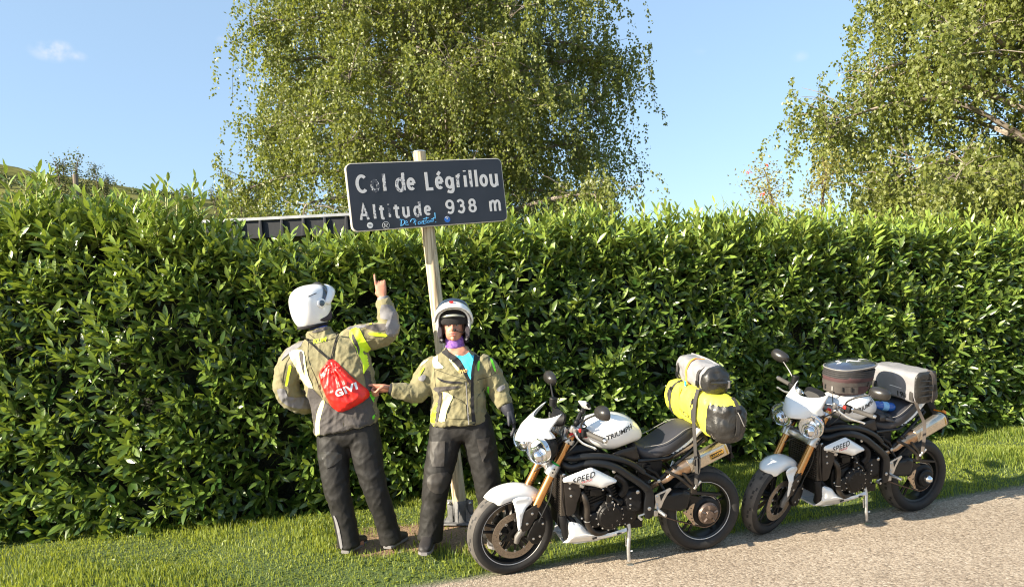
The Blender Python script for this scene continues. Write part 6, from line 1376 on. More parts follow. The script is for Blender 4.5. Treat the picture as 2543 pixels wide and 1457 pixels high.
bj = bvh_of([jacket])
for nm, key, mt_, of in (('lower_panel', 'lower', M_dgrey, .0016), ('grey_panel', 'grey1', M_mgrey, .002), ('grey_panel', 'grey2', M_mgrey, .002), ('grey_panel', 'grey3', M_mgrey, .002), ('grey_panel', 'grey4', M_mgrey, .002), ('dark_panel', 'dark1', M_dgrey, .002),
                     ('neon_panel', 'neon1', M_neon, .0028), ('neon_panel', 'neon2', M_cream, .0028), ('neon_panel', 'neon3', M_neon, .0028), ('neon_trim', 'neon4', M_neon, .0028), ('neon_trim', 'neon5', M_neon, .0028), ('neon_trim', 'neon6', M_neong, .0028), ('white_stripe', 'white1', M_cream, .0028), ('vent_inset', 'inset1', M_dgrey, .0038), ('vent_inset', 'inset2', M_dgrey, .0038), ('emblem', 'tag1', M_neong, .003), ('collar_band', 'collar', M_dgrey, .003)):
    dec(nm, key, MAN_D, bj, mt_, man, BM, off=of)
c_, s_ = math.cos(R(9)), math.sin(R(9))
decal('collar_lettering', text_tris('KLIM', .040, .001, .2, .012, 1.1), (Q(-1.365, 4.6, 1.60), (c_, 0, s_), (-s_, 0, c_)), (0, 1, 0), bj, M_neon, man, off=.008, maxd=3)
decal('emblem_mark', text_tris('K', .026, .0012, 0, .012), (Q(-1.056, 4.6, 1.075), (1, 0, 0), (0, 0, 1)), (0, 1, 0), bj, M_dgrey, man, off=.008, maxd=3)
part('shirt_collar', lathe([(.060, -.01), (.064, .03), (.056, .03)], 24, tuple(Q(-1.398, 5.49, 1.70)), axis='z'), M_blue, man)
part('cuff', tube([Q(-.922, 5.48, 1.875), Q(-.927, 5.48, 1.90)], [.046, .040], 16), M_mgrey, man, bevel=.003)
helmet(man, Q(-1.448, 5.50, 1.870), (.66, .74, .14), (-.04, .0, 1))
sL = shoe('shoe', Q(-1.255, 5.40, .118), Q(-1.175, 5.67, .118), man); sR = shoe('shoe', Q(-.965, 5.44, .125), Q(-.88, 5.69, .125), man)
M_seam2 = mat('seam_thread', (.05, .045, .025), .8)
def seams(data, base, bv, parent):
    for ln in data:
        pp = []
        for q in catmull([(x, 0, z) for x, z in ln], 5):
            h = bv.ray_cast(Vector((q.x-base[0], -1.5, q.z-base[2])), Vector((0, 1, 0)), 3)
            if h[0]: pp.append(h[0]+Vector((0, -.0005, 0)))
        if len(pp) > 3 and all((pp[i+1]-pp[i]).length < .07 for i in range(len(pp)-1)): part('seam', tube(pp, .0024, 5), M_seam2, parent)
seams(SEAM_m, BM, bj, man)
# red drawstring bag hanging on the back
rb = empty('drawstring_bag', BM); tag(rb, 'red nylon drawstring bag with white lettering hanging on the back of the rider', 'bag')
pts = MAN_D['bag']; cx_ = sum(p[0] for p in pts)/len(pts); cz_ = sum(p[1] for p in pts)/len(pts)
bb = bvh_of([jacket, trs]); top = Vector(((pts[0][0]+pts[1][0])/2, 0, pts[0][1]))
ol = smooth2([(x-BM[0], z-BM[2]) for x, z in pts], 2); pv, tris, dist = tri2d(ol, .008); V = []; F = []; n_ = len(pv); tx, tz = top.x-BM[0], top.z-BM[2]
for s in (0, 1):
    for (x, z), d in zip(pv, dist):
        h = bb.ray_cast(Vector((x, -1.5, z)), Vector((0, 1, 0)), 3); y = h[0].y-.003 if h[0] else -.10
        y = min(y, -.085)
        if s == 0:
            t_ = min(d/.07, 1); pf = math.sqrt(max(0, 1-(1-t_)**2)); r_ = math.hypot(x-tx, z-tz); an = math.atan2(x-tx, -(z-tz))
            pl = (math.sin(an*30)+.5*math.sin(an*53+2))*.0062*max(0.15, 1-r_/.30)*min(1, d/.012)+noise.noise(Vector((an*9, r_*6, 2)))*.008*min(1, d/.03)
            y = y-(.012+.046*min(r_/.2, 1))*pf+pl
        V.append((x, y, z))
for t_ in tris: F.append(t_); F.append(tuple(reversed([i+n_ for i in t_])))
bgb = part('bag_body', (V, F), M_redbag, rb, ang=70); bvb = bvh_of([bgb])
c_, s_ = math.cos(R(19)), math.sin(R(19))
decal('lettering', text_tris('GIVI', .066, .0026, .0, .012, 1.2, 1.08), (Q(-1.225, 4.6, 1.252)+Vector((.062, 0, -.006)), (c_, 0, s_), (-s_, 0, c_)), (0, 1, 0), bvb, M_whiteprint, rb, off=.006, maxd=3)
for key in ('cordA', 'cordB'):
    (x0, z0), (x1, z1) = MAN_D[key]; pp = []
    for k in range(9):
        t_ = k/8; x = x0+(x1-x0)*t_-BM[0]; z = z0+(z1-z0)*t_-BM[2]; h = bj.ray_cast(Vector((x, -1.5, z)), Vector((0, 1, 0)), 3); pp.append(Vector((x, (h[0].y if h[0] else -.1)-.006, z)))
    part('cord', cat(tube(pp, .0035, 6), tube([p+Vector((.010, 0, .003)) for p in pp], .0030, 6)), M_lining, rb)
# ------------------------------------------------------------ second rider facing the camera
BW = (-.45, 5.46, .12)
wom = empty('person', BW); tag(wom, 'rider facing the camera in open olive jacket, blue shirt and purple scarf, pointing sideways', 'person')
Q = lambda *p: Vector(p)-Vector(BW)
legs = [tube([Q(-.52, 5.52, .95), Q(-.56, 5.49, .76), Q(-.600, 5.46, .58), Q(-.640, 5.49, .38), Q(-.672, 5.50, .17)], [.09, .08, .058, .05, .038], 14, smooth=3), tube([Q(-.30, 5.52, .95), Q(-.27, 5.51, .76), Q(-.245, 5.50, .56), Q(-.235, 5.53, .36), Q(-.225, 5.55, .17)], [.09, .08, .058, .05, .038], 14, smooth=3)]
torso = loft([sring(Q(*c), Ax, Ay, w, h_, 2.4, 20) for c, w, h_ in (((-.41, 5.53, .88), .15, .11), ((-.41, 5.53, 1.0), .16, .11), ((-.415, 5.53, 1.15), .14, .10), ((-.42, 5.52, 1.30), .155, .11), ((-.42, 5.53, 1.42), .16, .09), ((-.42, 5.53, 1.48), .08, .065))])
neck = tube([Q(-.42, 5.53, 1.45), Q(-.425, 5.52, 1.54), Q(-.43, 5.51, 1.60)], [.055, .05, .055], 14)
HC = (-.432, 5.50, 1.668)
hd = cat(sph(Q(*HC), .088, 22, 16, (.88, 1.0, 1.22)), loft([sring(Q(HC[0], HC[1]-.055+dy, HC[2]-.05), Ax, Vector((0, 0, 1)), w, h_, 2.4, 18) for dy, w, h_ in ((.04, .06, .06), (.0, .058, .058), (-.022, .045, .046), (-.034, .028, .030))]),
         tube([Q(HC[0], HC[1]-.086, HC[2]+.012), Q(HC[0], HC[1]-.102, HC[2]-.018), Q(HC[0], HC[1]-.092, HC[2]-.032)], [.008, .013, .009], 10, smooth=2), tube([Q(HC[0]-.045, HC[1]-.070, HC[2]+.025), Q(HC[0], HC[1]-.084, HC[2]+.022), Q(HC[0]+.045, HC[1]-.070, HC[2]+.025)], .009, 8, smooth=2),
         sph(Q(HC[0], HC[1]-.086, HC[2]-.092), .017, 10, 8), tube([Q(HC[0]-.024, HC[1]-.084, HC[2]-.052), Q(HC[0], HC[1]-.093, HC[2]-.051), Q(HC[0]+.024, HC[1]-.084, HC[2]-.052)], .0065, 8, smooth=2), tube([Q(HC[0]-.02, HC[1]-.084, HC[2]-.066), Q(HC[0], HC[1]-.092, HC[2]-.070), Q(HC[0]+.02, HC[1]-.084, HC[2]-.066)], .007, 8, smooth=2))
ar = [tube([Q(-.60, 5.52, 1.40), Q(-.655, 5.50, 1.32), Q(-.700, 5.48, 1.225), Q(-.79, 5.44, 1.232), Q(-.885, 5.40, 1.248)], [.05, .045, .04, .034, .025], 12, smooth=3), tube([Q(-.235, 5.52, 1.40), Q(-.175, 5.53, 1.30), Q(-.130, 5.53, 1.20), Q(-.095, 5.50, 1.12), Q(-.065, 5.47, 1.05)], [.05, .045, .04, .034, .025], 12, smooth=3)]
hR = hand(Q(-.895, 5.40, 1.250), (-1, -.02, .06), (0, -.75, -.65), True, 'point'); hLp = (Q(-.060, 5.465, 1.04), (.30, -.12, -.95), (-.9, .0, -.25), False, 'relaxed')
bm = remeshed(cat(*legs, torso, neck, hd, *ar, hR, hand(*hLp), *[tube([Q(x0, y0, .17), Q(x0, y0-.08, .15)], .03, 10) for x0, y0 in ((-.672, 5.50), (-.225, 5.55))]), .0050, 2)
body = bm_obj('body', bm, M_skin, wom)
part('lips', cat(tube([Q(HC[0]-.022, HC[1]-.0905, HC[2]-.053), Q(HC[0], HC[1]-.0995, HC[2]-.052), Q(HC[0]+.022, HC[1]-.0905, HC[2]-.053)], .0035, 8, smooth=2), tube([Q(HC[0]-.019, HC[1]-.091, HC[2]-.066), Q(HC[0], HC[1]-.099, HC[2]-.069), Q(HC[0]+.019, HC[1]-.091, HC[2]-.066)], .0038, 8, smooth=2)), M_lip, wom)
part('teeth', box(tuple(Q(HC[0], HC[1]-.0915, HC[2]-.0595)), (.032, .006, .008)), M_eye, wom, bevel=.001)
for s in (-1, 1): 
    e = part('eye', sph(Q(HC[0]+s*.031, HC[1]-.074, HC[2]+.004), .0115, 14, 8), M_eye, wom); part('iris', sph(Q(HC[0]+s*.031, HC[1]-.0835, HC[2]+.002), .0045, 10, 6), M_iris, e)
    part('eyebrow', tube([Q(HC[0]+s*.014, HC[1]-.0905, HC[2]+.026), Q(HC[0]+s*.032, HC[1]-.087, HC[2]+.032), Q(HC[0]+s*.050, HC[1]-.074, HC[2]+.026)], .0032, 6, smooth=2), mat('brow_hair', (.04, .02, .012), .8) if not bpy.data.materials.get('brow_hair') else bpy.data.materials['brow_hair'], wom)
part('hair', cat(*[tube([Q(HC[0]+s*.062, HC[1]-.052, HC[2]+.045), Q(HC[0]+s*.074, HC[1]-.040, HC[2]-.01), Q(HC[0]+s*.072, HC[1]-.030, HC[2]-.06)], [.008, .010, .006], 7, smooth=2) for s in (-1, 1)]), bpy.data.materials['brow_hair'], wom)
gbm = remeshed(hand(hLp[0], hLp[1], hLp[2], hLp[3], 'relaxed', 1.35), .0045, 2); glv = bm_obj('glove', gbm, M_glove, wom)
part('glove_cuff', tube([Q(-.082, 5.478, 1.085), Q(-.070, 5.47, 1.05), Q(-.058, 5.463, 1.02)], [.050, .046, .038], 16, ell=.9), M_glove, wom, bevel=.003)
part('neck_scarf', cat(lathe([(.062, -.055), (.070, -.035), (.066, -.012), (.072, .008), (.066, .030), (.060, .040)], 30, tuple(Q(-.428, 5.512, 1.555)), axis='z')), M_purple, wom, ang=80)
tg = [tube([Q(-.505, 5.53, 1.0), Q(-.530, 5.515, .86), Q(-.560, 5.495, .74), Q(-.598, 5.47, .58), Q(-.625, 5.485, .44), Q(-.652, 5.495, .30), Q(-.672, 5.50, .155)], [.115, .122, .112, .100, .092, .088, .090], 20, smooth=3), tube([Q(-.315, 5.53, 1.0), Q(-.290, 5.52, .86), Q(-.270, 5.51, .74), Q(-.245, 5.50, .57), Q(-.235, 5.52, .42), Q(-.228, 5.535, .29), Q(-.224, 5.55, .155)], [.115, .120, .110, .098, .090, .086, .088], 20, smooth=3), loft([sring(Q(*c), Ax, Ay, w, h_, 2.5, 24) for c, w, h_ in (((-.41, 5.53, .85), .12, .10), ((-.41, 5.53, .90), .20, .13), ((-.41, 5.53, 1.04), .195, .13))])]
bm = remeshed(cat(*tg), .010, 3, folds(7, .0075, 15, 9)); trs = bm_obj('trousers', bm, M_trs, wom); bt = bvh_of([trs])
dec('pocket', 'wpk', WOM_D, bt, M_trs2, wom, BW, off=.006, sm_=0); dec('pocket', 'wpk2', WOM_D, bt, M_trs2, wom, BW, off=.006, sm_=0); dec('knee_panel', 'wknee', WOM_D, bt, M_trs2, wom, BW, off=.004)
jk = [loft([sring(Q(*c), Ax, Ay, w, h_, 2.5, 30) for c, w, h_ in (((-.424, 5.53, .962), .203, .155), ((-.424, 5.53, .985), .210, .160), ((-.424, 5.53, 1.08), .198, .152), ((-.424, 5.53, 1.18), .190, .145), ((-.424, 5.525, 1.28), .200, .155), ((-.425, 5.53, 1.37), .212, .145), ((-.425, 5.535, 1.43), .185, .120), ((-.425, 5.54, 1.48), .115, .100), ((-.425, 5.545, 1.515), .082, .085))]),
      tube([Q(-.56, 5.53, 1.38), Q(-.62, 5.515, 1.345), Q(-.668, 5.50, 1.28), Q(-.695, 5.48, 1.215), Q(-.75, 5.455, 1.205), Q(-.82, 5.425, 1.225), Q(-.885, 5.40, 1.245)], [.085, .090, .082, .080, .070, .060, .048], 18, smooth=3),
      tube([Q(-.27, 5.53, 1.38), Q(-.205, 5.53, 1.34), Q(-.165, 5.535, 1.26), Q(-.130, 5.53, 1.18), Q(-.105, 5.505, 1.12), Q(-.085, 5.48, 1.075)], [.085, .088, .080, .074, .066, .056], 18, smooth=3)]
bm = remeshed(cat(*jk), .009, 3, folds(19, .014, 15, 9)); jacket2 = bm_obj('jacket', bm, M_olive, wom); bj = bvh_of([jacket2])
part('cuff', tube([Q(-.875, 5.402, 1.243), Q(-.897, 5.40, 1.249)], [.043, .038], 16), M_lining, wom, bevel=.003)
for nm, key, mt_, of in (('chest_skin', 'neck', M_skin, .0022), ('shirt', 'shirt', M_shirt, .0028), ('lining', 'lin1', M_lining, .0036), ('lining', 'lin2', M_lining, .0036), ('shoulder_panel', 'shl', M_dgrey, .0025), ('reflective_panel', 'cr1', M_cream, .003), ('reflective_panel', 'cr2', M_cream, .003), ('reflective_panel', 'cr3', M_cream, .003), ('neon_trim', 'sl1', M_neon, .003),
                     ('belt', 'belt', M_dgrey, .003), ('pocket_slit', 'slit', M_lining, .003), ('side_panel', 'side', M_dgrey, .003), ('reflective_panel', 'white', M_cream, .0032), ('neon_trim', 'neonL', M_neon, .0028), ('green_trim', 'gr1', M_neong, .003), ('green_trim', 'gr2', M_neong, .003), ('green_trim', 'gr3', M_neong, .003), ('green_trim', 'gr4', M_neong, .003), ('green_trim', 'gr5', M_neong, .003), ('zipper', 'zip', M_lining, .003), ('cuff_tab', 'tab1', M_mgrey, .005), ('cuff_tab', 'tab2', M_mgrey, .005), ('green_trim', 'gr6', M_neong, .004), ('hem_band', 'hem', M_olive, .004)):
    dec(nm, key, WOM_D, bj, mt_, wom, BW, off=of, step=.008)
dec('front_pocket', 'pocket', WOM_D, bj, M_olive, wom, BW, off=.006, sm_=0)
decal('shirt_print', text_tris('evo', .045, .001, 0, .012), (Q(-.372, 4.6, 1.338), (1, 0, .05), (0, 0, 1)), (0, 1, 0), bj, M_shprint, wom, off=.0075, maxd=3)
part('zip_line', tube([Q(-.352, 5.370, 1.27), Q(-.350, 5.372, 1.15), Q(-.348, 5.366, 1.03), Q(-.345, 5.36, .975)], .004, 6, smooth=2), M_mgrey, wom)
seams(SEAM_w, BW, bj, wom)
hw_ = helmet(wom, Q(HC[0]+.002, HC[1]+.012, HC[2]+.040), (.06, -1, .02), (0.02, .0, 1))
part('microphone', cat(tube([(.05, .10, -.07), (.10, .06, -.09), (.115, .015, -.075)], .003, 6, smooth=3), sph((.115, .008, -.073), .010, 10, 6)), M_liner, hw_)
part('label_sticker', xf(box((0, 0, 0), (.006, .030, .016)), Matrix.Translation((.176, -.010, .122)) @ Matrix.Rotation(R(-58), 4, 'Y')), M_red, hw_)
shoe('shoe', Q(-.672, 5.55, .118), Q(-.69, 5.29, .110), wom); shoe('shoe', Q(-.222, 5.58, .125), Q(-.205, 5.33, .115), wom)
LETTERS = [
  ('C', -0.5786, -0.4818, 0.0283, 0.1705, 'L0'),
  ('o', -0.4663, -0.3984, 0.03, 0.1308, 'L2'),
  ('l', -0.3715, -0.3426, 0.037, 0.1687, 'L1'),
  ('d', -0.2724, -0.1932, 0.0318, 0.1717, 'L1'),
  ('e', -0.1812, -0.1094, 0.03, 0.1312, 'L0'),
  ('L', -0.0285, 0.0373, 0.033, 0.1686, 'L0'),
  ('é', 0.0519, 0.1215, 0.0267, 0.1708, 'L0'),
  ('g', 0.1348, 0.2092, -0.0093, 0.1285, 'L0'),
  ('r', 0.2303, 0.2777, 0.035, 0.134, 'L1'),
  ('i', 0.2938, 0.3219, 0.0353, 0.1693, 'L0'),
  ('l', 0.3406, 0.37, 0.033, 0.1702, 'L1'),
  ('l', 0.3883, 0.4173, 0.0324, 0.1695, 'L0'),
  ('o', 0.4303, 0.5035, 0.0292, 0.1319, 'L0'),
  ('u', 0.5206, 0.5934, 0.0317, 0.131, 'L0'),
  ('A', -0.5767, -0.5013, -0.1726, -0.0605, 'L1'),
  ('l', -0.4694, -0.4469, -0.1699, -0.0588, 'L1'),
  ('t', -0.4215, -0.3825, -0.172, -0.0717, 'L0'),
  ('i', -0.3519, -0.3322, -0.1668, -0.0628, 'L2'),
  ('t', -0.3063, -0.2639, -0.1705, -0.0731, 'L0'),
  ('u', -0.2396, -0.1829, -0.1711, -0.0919, 'L0'),
  ('d', -0.1506, -0.0887, -0.1703, -0.0593, 'L1'),
  ('e', -0.0645, -0.0064, -0.1714, -0.0913, 'L0'),
  ('9', 0.1169, 0.1882, -0.1722, -0.0579, 'L0'),
  ('3', 0.2112, 0.2792, -0.1724, -0.0591, 'L0'),
  ('8', 0.3098, 0.3788, -0.1719, -0.059, 'L0'),
  ('m', 0.4925, 0.5911, -0.1729, -0.0879, 'L0'),
]
STROKES = [[(-0.2552, -0.1918), (-0.2636, -0.2398)], [(-0.2676, -0.1882), (-0.2362, -0.1957), (-0.232, -0.2177), (-0.2607, -0.239)], [(-0.2282, -0.2233), (-0.2104, -0.2148), (-0.2174, -0.2024), (-0.23, -0.2151), (-0.2238, -0.2334), (-0.2022, -0.2306)], [(-0.1564, -0.1956), (-0.1471, -0.2371)], [(-0.1849, -0.2127), (-0.1743, -0.1944), (-0.1514, -0.1921), (-0.141, -0.2091), (-0.1633, -0.2212)], [(-0.1075, -0.2141), (-0.1235, -0.2196), (-0.1225, -0.2349), (-0.1048, -0.229), (-0.1, -0.213), (-0.0984, -0.2333)], [(-0.0922, -0.219), (-0.0728, -0.2093), (-0.0871, -0.2341), (-0.064, -0.2318)], [(-0.0493, -0.1851), (-0.061, -0.2211), (-0.0506, -0.23)], [(-0.077, -0.1965), (-0.0361, -0.1898)], [(-0.0385, -0.2105), (-0.0496, -0.2218), (-0.039, -0.2291), (-0.0277, -0.2162), (-0.0385, -0.2105)], [(-0.0212, -0.21), (-0.0209, -0.2265), (-0.0081, -0.2109), (-0.0057, -0.2248)], [(0.0063, -0.1915), (-0.0008, -0.2224)], [(-0.0129, -0.2029), (0.0186, -0.195)], [(0.0218, -0.1539), (0.0196, -0.2017)], [(0.0197, -0.2248), (0.0202, -0.2304)]]
STICKERS = [(-0.5045, -0.2167), (-0.3823, -0.2252), (0.1179, -0.2126)]
# ============================================================ place-name sign
sg = empty('road_sign', (-.486, 6.05, .13)); tag(sg, 'black place name sign with white lettering on a round wooden post', 'sign')
SQ = lambda *p: Vector(p)-Vector((-.486, 6.05, .13))
mt, n, p = new_mat('treated_post_wood'); t = n.nodes.new('ShaderNodeTexCoord'); mpn = n.nodes.new('ShaderNodeMapping'); mpn.inputs['Scale'].default_value = (1, 1, .03); n.links.new(t.outputs['Object'], mpn.inputs['Vector'])
nz = n.nodes.new('ShaderNodeTexNoise'); nz.inputs['Scale'].default_value = 60; nz.inputs['Detail'].default_value = 6; n.links.new(mpn.outputs[0], nz.inputs['Vector'])
rp = ramp(nz.outputs['Fac'], [(.32, (.20, .15, .09)), (.48, (.46, .38, .25)), (.7, (.66, .58, .42))]); n.links.new(rp.outputs[0], p.inputs['Base Color']); p.inputs['Roughness'].default_value = .75
bp = n.nodes.new('ShaderNodeBump'); bp.inputs['Strength'].default_value = .6; bp.inputs['Distance'].default_value = .004; n.links.new(nz.outputs['Fac'], bp.inputs['Height']); n.links.new(bp.outputs[0], p.inputs['Normal'])
P0 = SQ(-.485, 6.06, .16); P1 = SQ(-.683, 6.06, 3.055); ax_ = (P1-P0).normalized(); uu = ax_.cross(Vector((0, 1, 0))).normalized(); vv = ax_.cross(uu)
# fluted round post
rings = []
for k in range(30):
    c = P0.lerp(P1, k/29); r_ = .054-.004*k/29; ring = []
    for j in range(72):
        a_ = 2*math.pi*j/72; rr_ = r_*(1-.035*max(0, math.cos(a_*12))**2); ring.append(c+uu*rr_*math.cos(a_)+vv*rr_*math.sin(a_))
    rings.append(ring)
part('post', loft(rings), mt, sg, ang=50)
part('post_cap', tube([P1-ax_*.002, P1+ax_*.006, P1+ax_*.010], [.052, .053, .048], 28), M_silver, sg, bevel=.001)
# steel foot bracket on a concrete pad
fq = Matrix.Translation(SQ(-.483, 6.06, .13)) @ Matrix.Rotation(R(-12), 4, 'Z')
M_galv = mat('dull_galvanised_steel', (.17, .17, .175), .55, metal=.5, var=.3, vscale=20)
part('foot_plate', xf(box((0, 0, .006), (.30, .24, .012)), fq), M_galv, sg, bevel=.002)
part('foot_socket', cat(xf(lathe([(.0585, .01), (.0585, .17), (.0625, .17), (.066, .01)], 28, axis='z', closed=True), fq)), M_galv, sg, bevel=.001)
for s in (-1, 1):
    part('clamp_flange', xf(box((s*.082, -.02, .10), (.045, .016, .15)), fq), M_galv, sg, bevel=.003); part('flange_bolts', xf(cat(*[sph((s*.085, -.034, z), .013, 10, 6) for z in (.05, .15)]), fq), M_steel, sg)
    part('gusset', xf(prism([(s*.055, .012), (s*.12, .012), (s*.055, .12)], -.062, -.054), fq), M_galv, sg)
part('front_gusset', xf(cat(tube([(0, -.064, .15), (0, -.10, .015)], .006, 6), box((0, -.064, .09), (.035, .006, .045))), fq), M_galv, sg)
# panel
yaw, pt_, rl = R(24.2), R(.7), R(-4.2)
PM = Matrix.Translation(SQ(-.604, 5.975, 2.709)) @ Matrix.Rotation(yaw, 4, 'Z') @ Matrix.Rotation(rl, 4, 'Y') @ Matrix.Rotation(pt_, 4, 'X')
pn = empty('panel'); pn.parent = sg; pn.matrix_basis = PM
w2, h2, cr_ = .642, .2585, .045
def rrect(w, h, c, n_=6):
    out = []
    for sx_, sz_, a0 in ((1, 1, 0), (-1, 1, 90), (-1, -1, 180), (1, -1, 270)):
        for k in range(n_+1): a_ = R(a0+90*k/n_); out.append((sx_*(w-c)+c*math.cos(a_), sz_*(h-c)+c*math.sin(a_)))
    return out
M_sign = mat('sign_face_enamel', (.020, .022, .030), .38, var=.25, vscale=4, coat=.1, rvar=.1); M_edge = mat('sign_edge_white', (.62, .58, .50), .5, var=.1)
part('rim', prism(rrect(w2, h2, cr_), 0, .040), M_edge, pn, bevel=.003)
part('face', prism(rrect(w2-.006, h2-.006, cr_-.004), -.003, 0.0), M_sign, pn)
for z in (-.13, .13): part('back_rail', box((0, .052, z), (1.1, .024, .04)), M_silver, pn, bevel=.002)
def worn(name, lo, thr, wscale=28):
    mt_, n_, p_ = new_mat(name); t_ = n_.nodes.new('ShaderNodeTexCoord'); q_ = n_.nodes.new('ShaderNodeTexNoise'); q_.inputs['Scale'].default_value = wscale; q_.inputs['Detail'].default_value = 5
    n_.links.new(t_.outputs['Object'], q_.inputs['Vector']); r_ = n_.nodes.new('ShaderNodeValToRGB'); r_.color_ramp.elements[0].position = thr; r_.color_ramp.elements[0].color = (*lo, 1); r_.color_ramp.elements[1].position = thr+.05; r_.color_ramp.elements[1].color = (.62, .61, .60, 1)
    n_.links.new(q_.outputs['Fac'], r_.inputs['Fac']); n_.links.new(r_.outputs[0], p_.inputs['Base Color']); p_.inputs['Roughness'].default_value = .5; return mt_
L0 = worn('letter_white', (.50, .49, .47), .22); L1 = worn('letter_worn', (.16, .16, .18), .40, 45); L2 = worn('letter_mostly_peeled', (.055, .06, .075), .53, 60)
def flat_text(txt, x, z, size, mt_, bold=.012, sx=.86, y=-.0045, name='letter', parent=pn, rotz=0, shear=0):
    pv, tr_ = text_tris(txt, size, bold*size/.2, shear, None, sx, 1.0, 'LEFT'); c_, s_ = math.cos(rotz), math.sin(rotz)
    V = [(x+a_*c_-b_*s_, y, z+a_*s_+b_*c_) for a_, b_ in pv]; n0 = len(V); V += [(v[0], -.003, v[2]) for v in V]; F = [tuple(t) for t in tr_]
    ed = {}
    for t in tr_:
        for i in range(3): e = (t[i], t[(i+1) % 3]); ed[e] = 1
    for (i, j) in ed:
        if (j, i) not in ed: F.append((i, j, j+n0, i+n0))
    return part(name, (V, F), mt_, parent, ang=30)
MTL = {'L0': L0, 'L1': L1, 'L2': L2}
def el(cx, cy, rx, ry, a0=0, a1=360, n_=22): return [(cx+rx*math.cos(R(a0+(a1-a0)*k/n_)), cy+ry*math.sin(R(a0+(a1-a0)*k/n_))) for k in range(n_+1)]
def cm(*p): return [(q.x, q.y) for q in catmull([(a_, b_, 0) for a_, b_ in p], 6)]
GLYPH = {'C': [el(.5, .5, .5, .5, 48, 312)], 'o': [el(.5, .5, .5, .5)], 'l': [[(.5, 0), (.5, 1)]], 'i': [[(.5, 0), (.5, .70)], [(.5, .93), (.5, 1.0)]],
         'd': [el(.48, .33, .48, .33), [(1, -.0), (1, 1)]], 'e': [[(.04, .52), (.98, .52)], el(.5, .5, .5, .5, 3, 312)], 'L': [[(0, 1), (0, 0), (1.12, 0)]],
         'é': [[(.0, .36), (1.0, .36)], el(.5, .345, .5, .345, 3, 312), [(.30, .84), (.74, 1.06)]], 'g': [el(.48, .66, .48, .34), cm((1, 1), (1, .6), (1, .25), (.85, .04), (.5, 0), (.06, .07))],
         'r': [[(0, 0), (0, 1)], cm((0, .62), (.25, .92), (.6, 1), (1, 1))], 'u': [cm((0, 1), (0, .55), (.03, .2), (.35, 0), (.75, .07), (1, .3)), [(1, 0), (1, 1)]],
         'A': [[(0, 0), (.5, 1), (1, 0)], [(.2, .32), (.8, .32)]], 't': [cm((.42, 1), (.42, .6), (.42, .25), (.55, .02), (1.25, .0)), [(-.42, .74), (1.4, .74)]],
         '9': [el(.5, .70, .5, .30), cm((1, .72), (1, .4), (.85, .1), (.5, 0), (.1, .07))], '3': [cm((.03, .86), (.25, .99), (.6, 1), (.92, .84), (.85, .62), (.42, .54)), cm((.42, .54), (.9, .48), (1, .25), (.75, .02), (.4, 0), (.0, .13))],
         '8': [el(.5, .76, .42, .24), el(.5, .27, .5, .27)], 'm': [[(0, 0), (0, 1)], cm((0, .62), (.18, .95), (.38, .97), (.49, .75), (.49, .4), (.49, 0)), cm((.49, .62), (.68, .95), (.88, .97), (1, .75), (1, .4), (1, 0))]}
def ribbon(pts, w, y0, y1):
    P_ = [Vector((a_, 0, b_)) for a_, b_ in pts]; closed = (P_[0]-P_[-1]).length < 1e-6; V = []; F = []
    if closed: P_ = P_[:-1]
    n_ = len(P_)
    for i, p in enumerate(P_):
        a_ = P_[i-1] if (i > 0 or closed) else None; b_ = P_[(i+1) % n_] if (i < n_-1 or closed) else None
        d1 = (p-a_).normalized() if a_ is not None else (b_-p).normalized(); d2 = (b_-p).normalized() if b_ is not None else d1
        n1 = Vector((-d1.z, 0, d1.x)); n2 = Vector((-d2.z, 0, d2.x)); mt_ = (n1+n2); mt_ = mt_.normalized()/max(.45, math.sqrt((1+n1.dot(n2))/2)) if mt_.length > 1e-4 else n1
        for s in (-1, 1):
            for y in (y0, y1): q = p+mt_*(w/2*s); V.append((q.x, y, q.z))
    for i in range(n_ if closed else n_-1):
        j = (i+1) % n_; a_, b_ = i*4, j*4
        F += [(a_, b_, b_+2, a_+2), (a_+1, a_+3, b_+3, b_+1), (a_, a_+1, b_+1, b_), (a_+2, b_+2, b_+3, a_+3)]
    if not closed: F += [(0, 2, 3, 1), (n_*4-4, n_*4-3, n_*4-1, n_*4-2)]
    return V, F
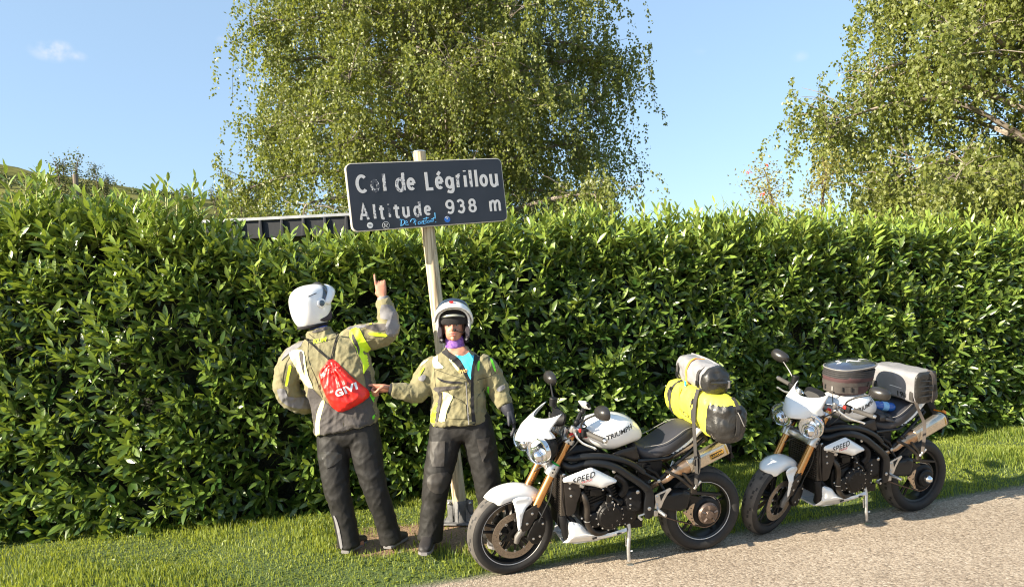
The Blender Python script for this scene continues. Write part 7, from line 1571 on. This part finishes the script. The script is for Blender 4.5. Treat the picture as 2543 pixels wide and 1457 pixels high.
for li, (ch, x0, x1, z0, z1, mk) in enumerate(LETTERS):      # each cut letter keeps the width and height it has on the panel
    w = .0235 if li < 14 else .0185
    sx_, sz_ = max(x1-x0-w, 0), z1-z0-w
    rb_ = [ribbon([(x0+w/2+a_*sx_, z0+w/2*(1 if ch not in 'lidLrumAt' else .1)+b_*(sz_+(w*.9 if ch in 'lidLrumAt' else 0))) for a_, b_ in st_], w, -.0046-.00015*k, -.003) for k, st_ in enumerate(GLYPH[ch])]
    part('letter', cat(*rb_), MTL[mk], pn, ang=30)
# stickers and the handwritten line
def disc(x, z, r, mt_, y=-.0042, name='sticker', parent=pn): return part(name, lathe([(r, 0), (r, -.0006), (1e-4, -.0008)], 30, (x, y, z)), mt_, parent)
M_stw = mat('sticker_white', (.68, .68, .66), .5); M_stb = mat('sticker_blue', (.02, .14, .52), .45); M_pen = mat('blue_paint_pen', (.10, .38, .70), .5)
(ax1, az1), (ax2, az2), (ax3, az3) = STICKERS
s1 = disc(ax1, az1, .0235, M_stw); flat_text('VC', ax1-.013, az1-.006, .018, M_ink, .004, 1, -.0056, 'sticker_mark', s1)
s2 = disc(ax2, az2, .0285, M_stw); disc(ax2, az2, .0252, M_ink, -.0050, 'sticker_field', s2)
for dx, dz, r_ in ((-.009, .008, .006), (.010, .006, .005), (0, -.006, .005), (.008, -.013, .0035), (-.012, -.008, .004)): disc(ax2+dx, az2+dz, r_, M_stw, -.0058, 'sticker_mark', s2)
s3 = disc(ax3, az3, .0245, M_stb); disc(ax3, az3+.008, .007, M_stw, -.0052, 'sticker_mark', s3); part('sticker_arc', tube([(ax3-.016, -.0055, az3+.013), (ax3-.008, -.0055, az3+.020), (ax3, -.0055, az3+.022), (ax3+.008, -.0055, az3+.020), (ax3+.016, -.0055, az3+.013)], .0018, 5, smooth=2), M_stw, s3)
part('handwriting', cat(*[tube([(a_, -.0046, b_) for a_, b_ in st_], .0030, 5, smooth=3 if len(st_) > 2 else 0) for st_ in STROKES]), M_pen, pn)['kind'] = 'stuff'
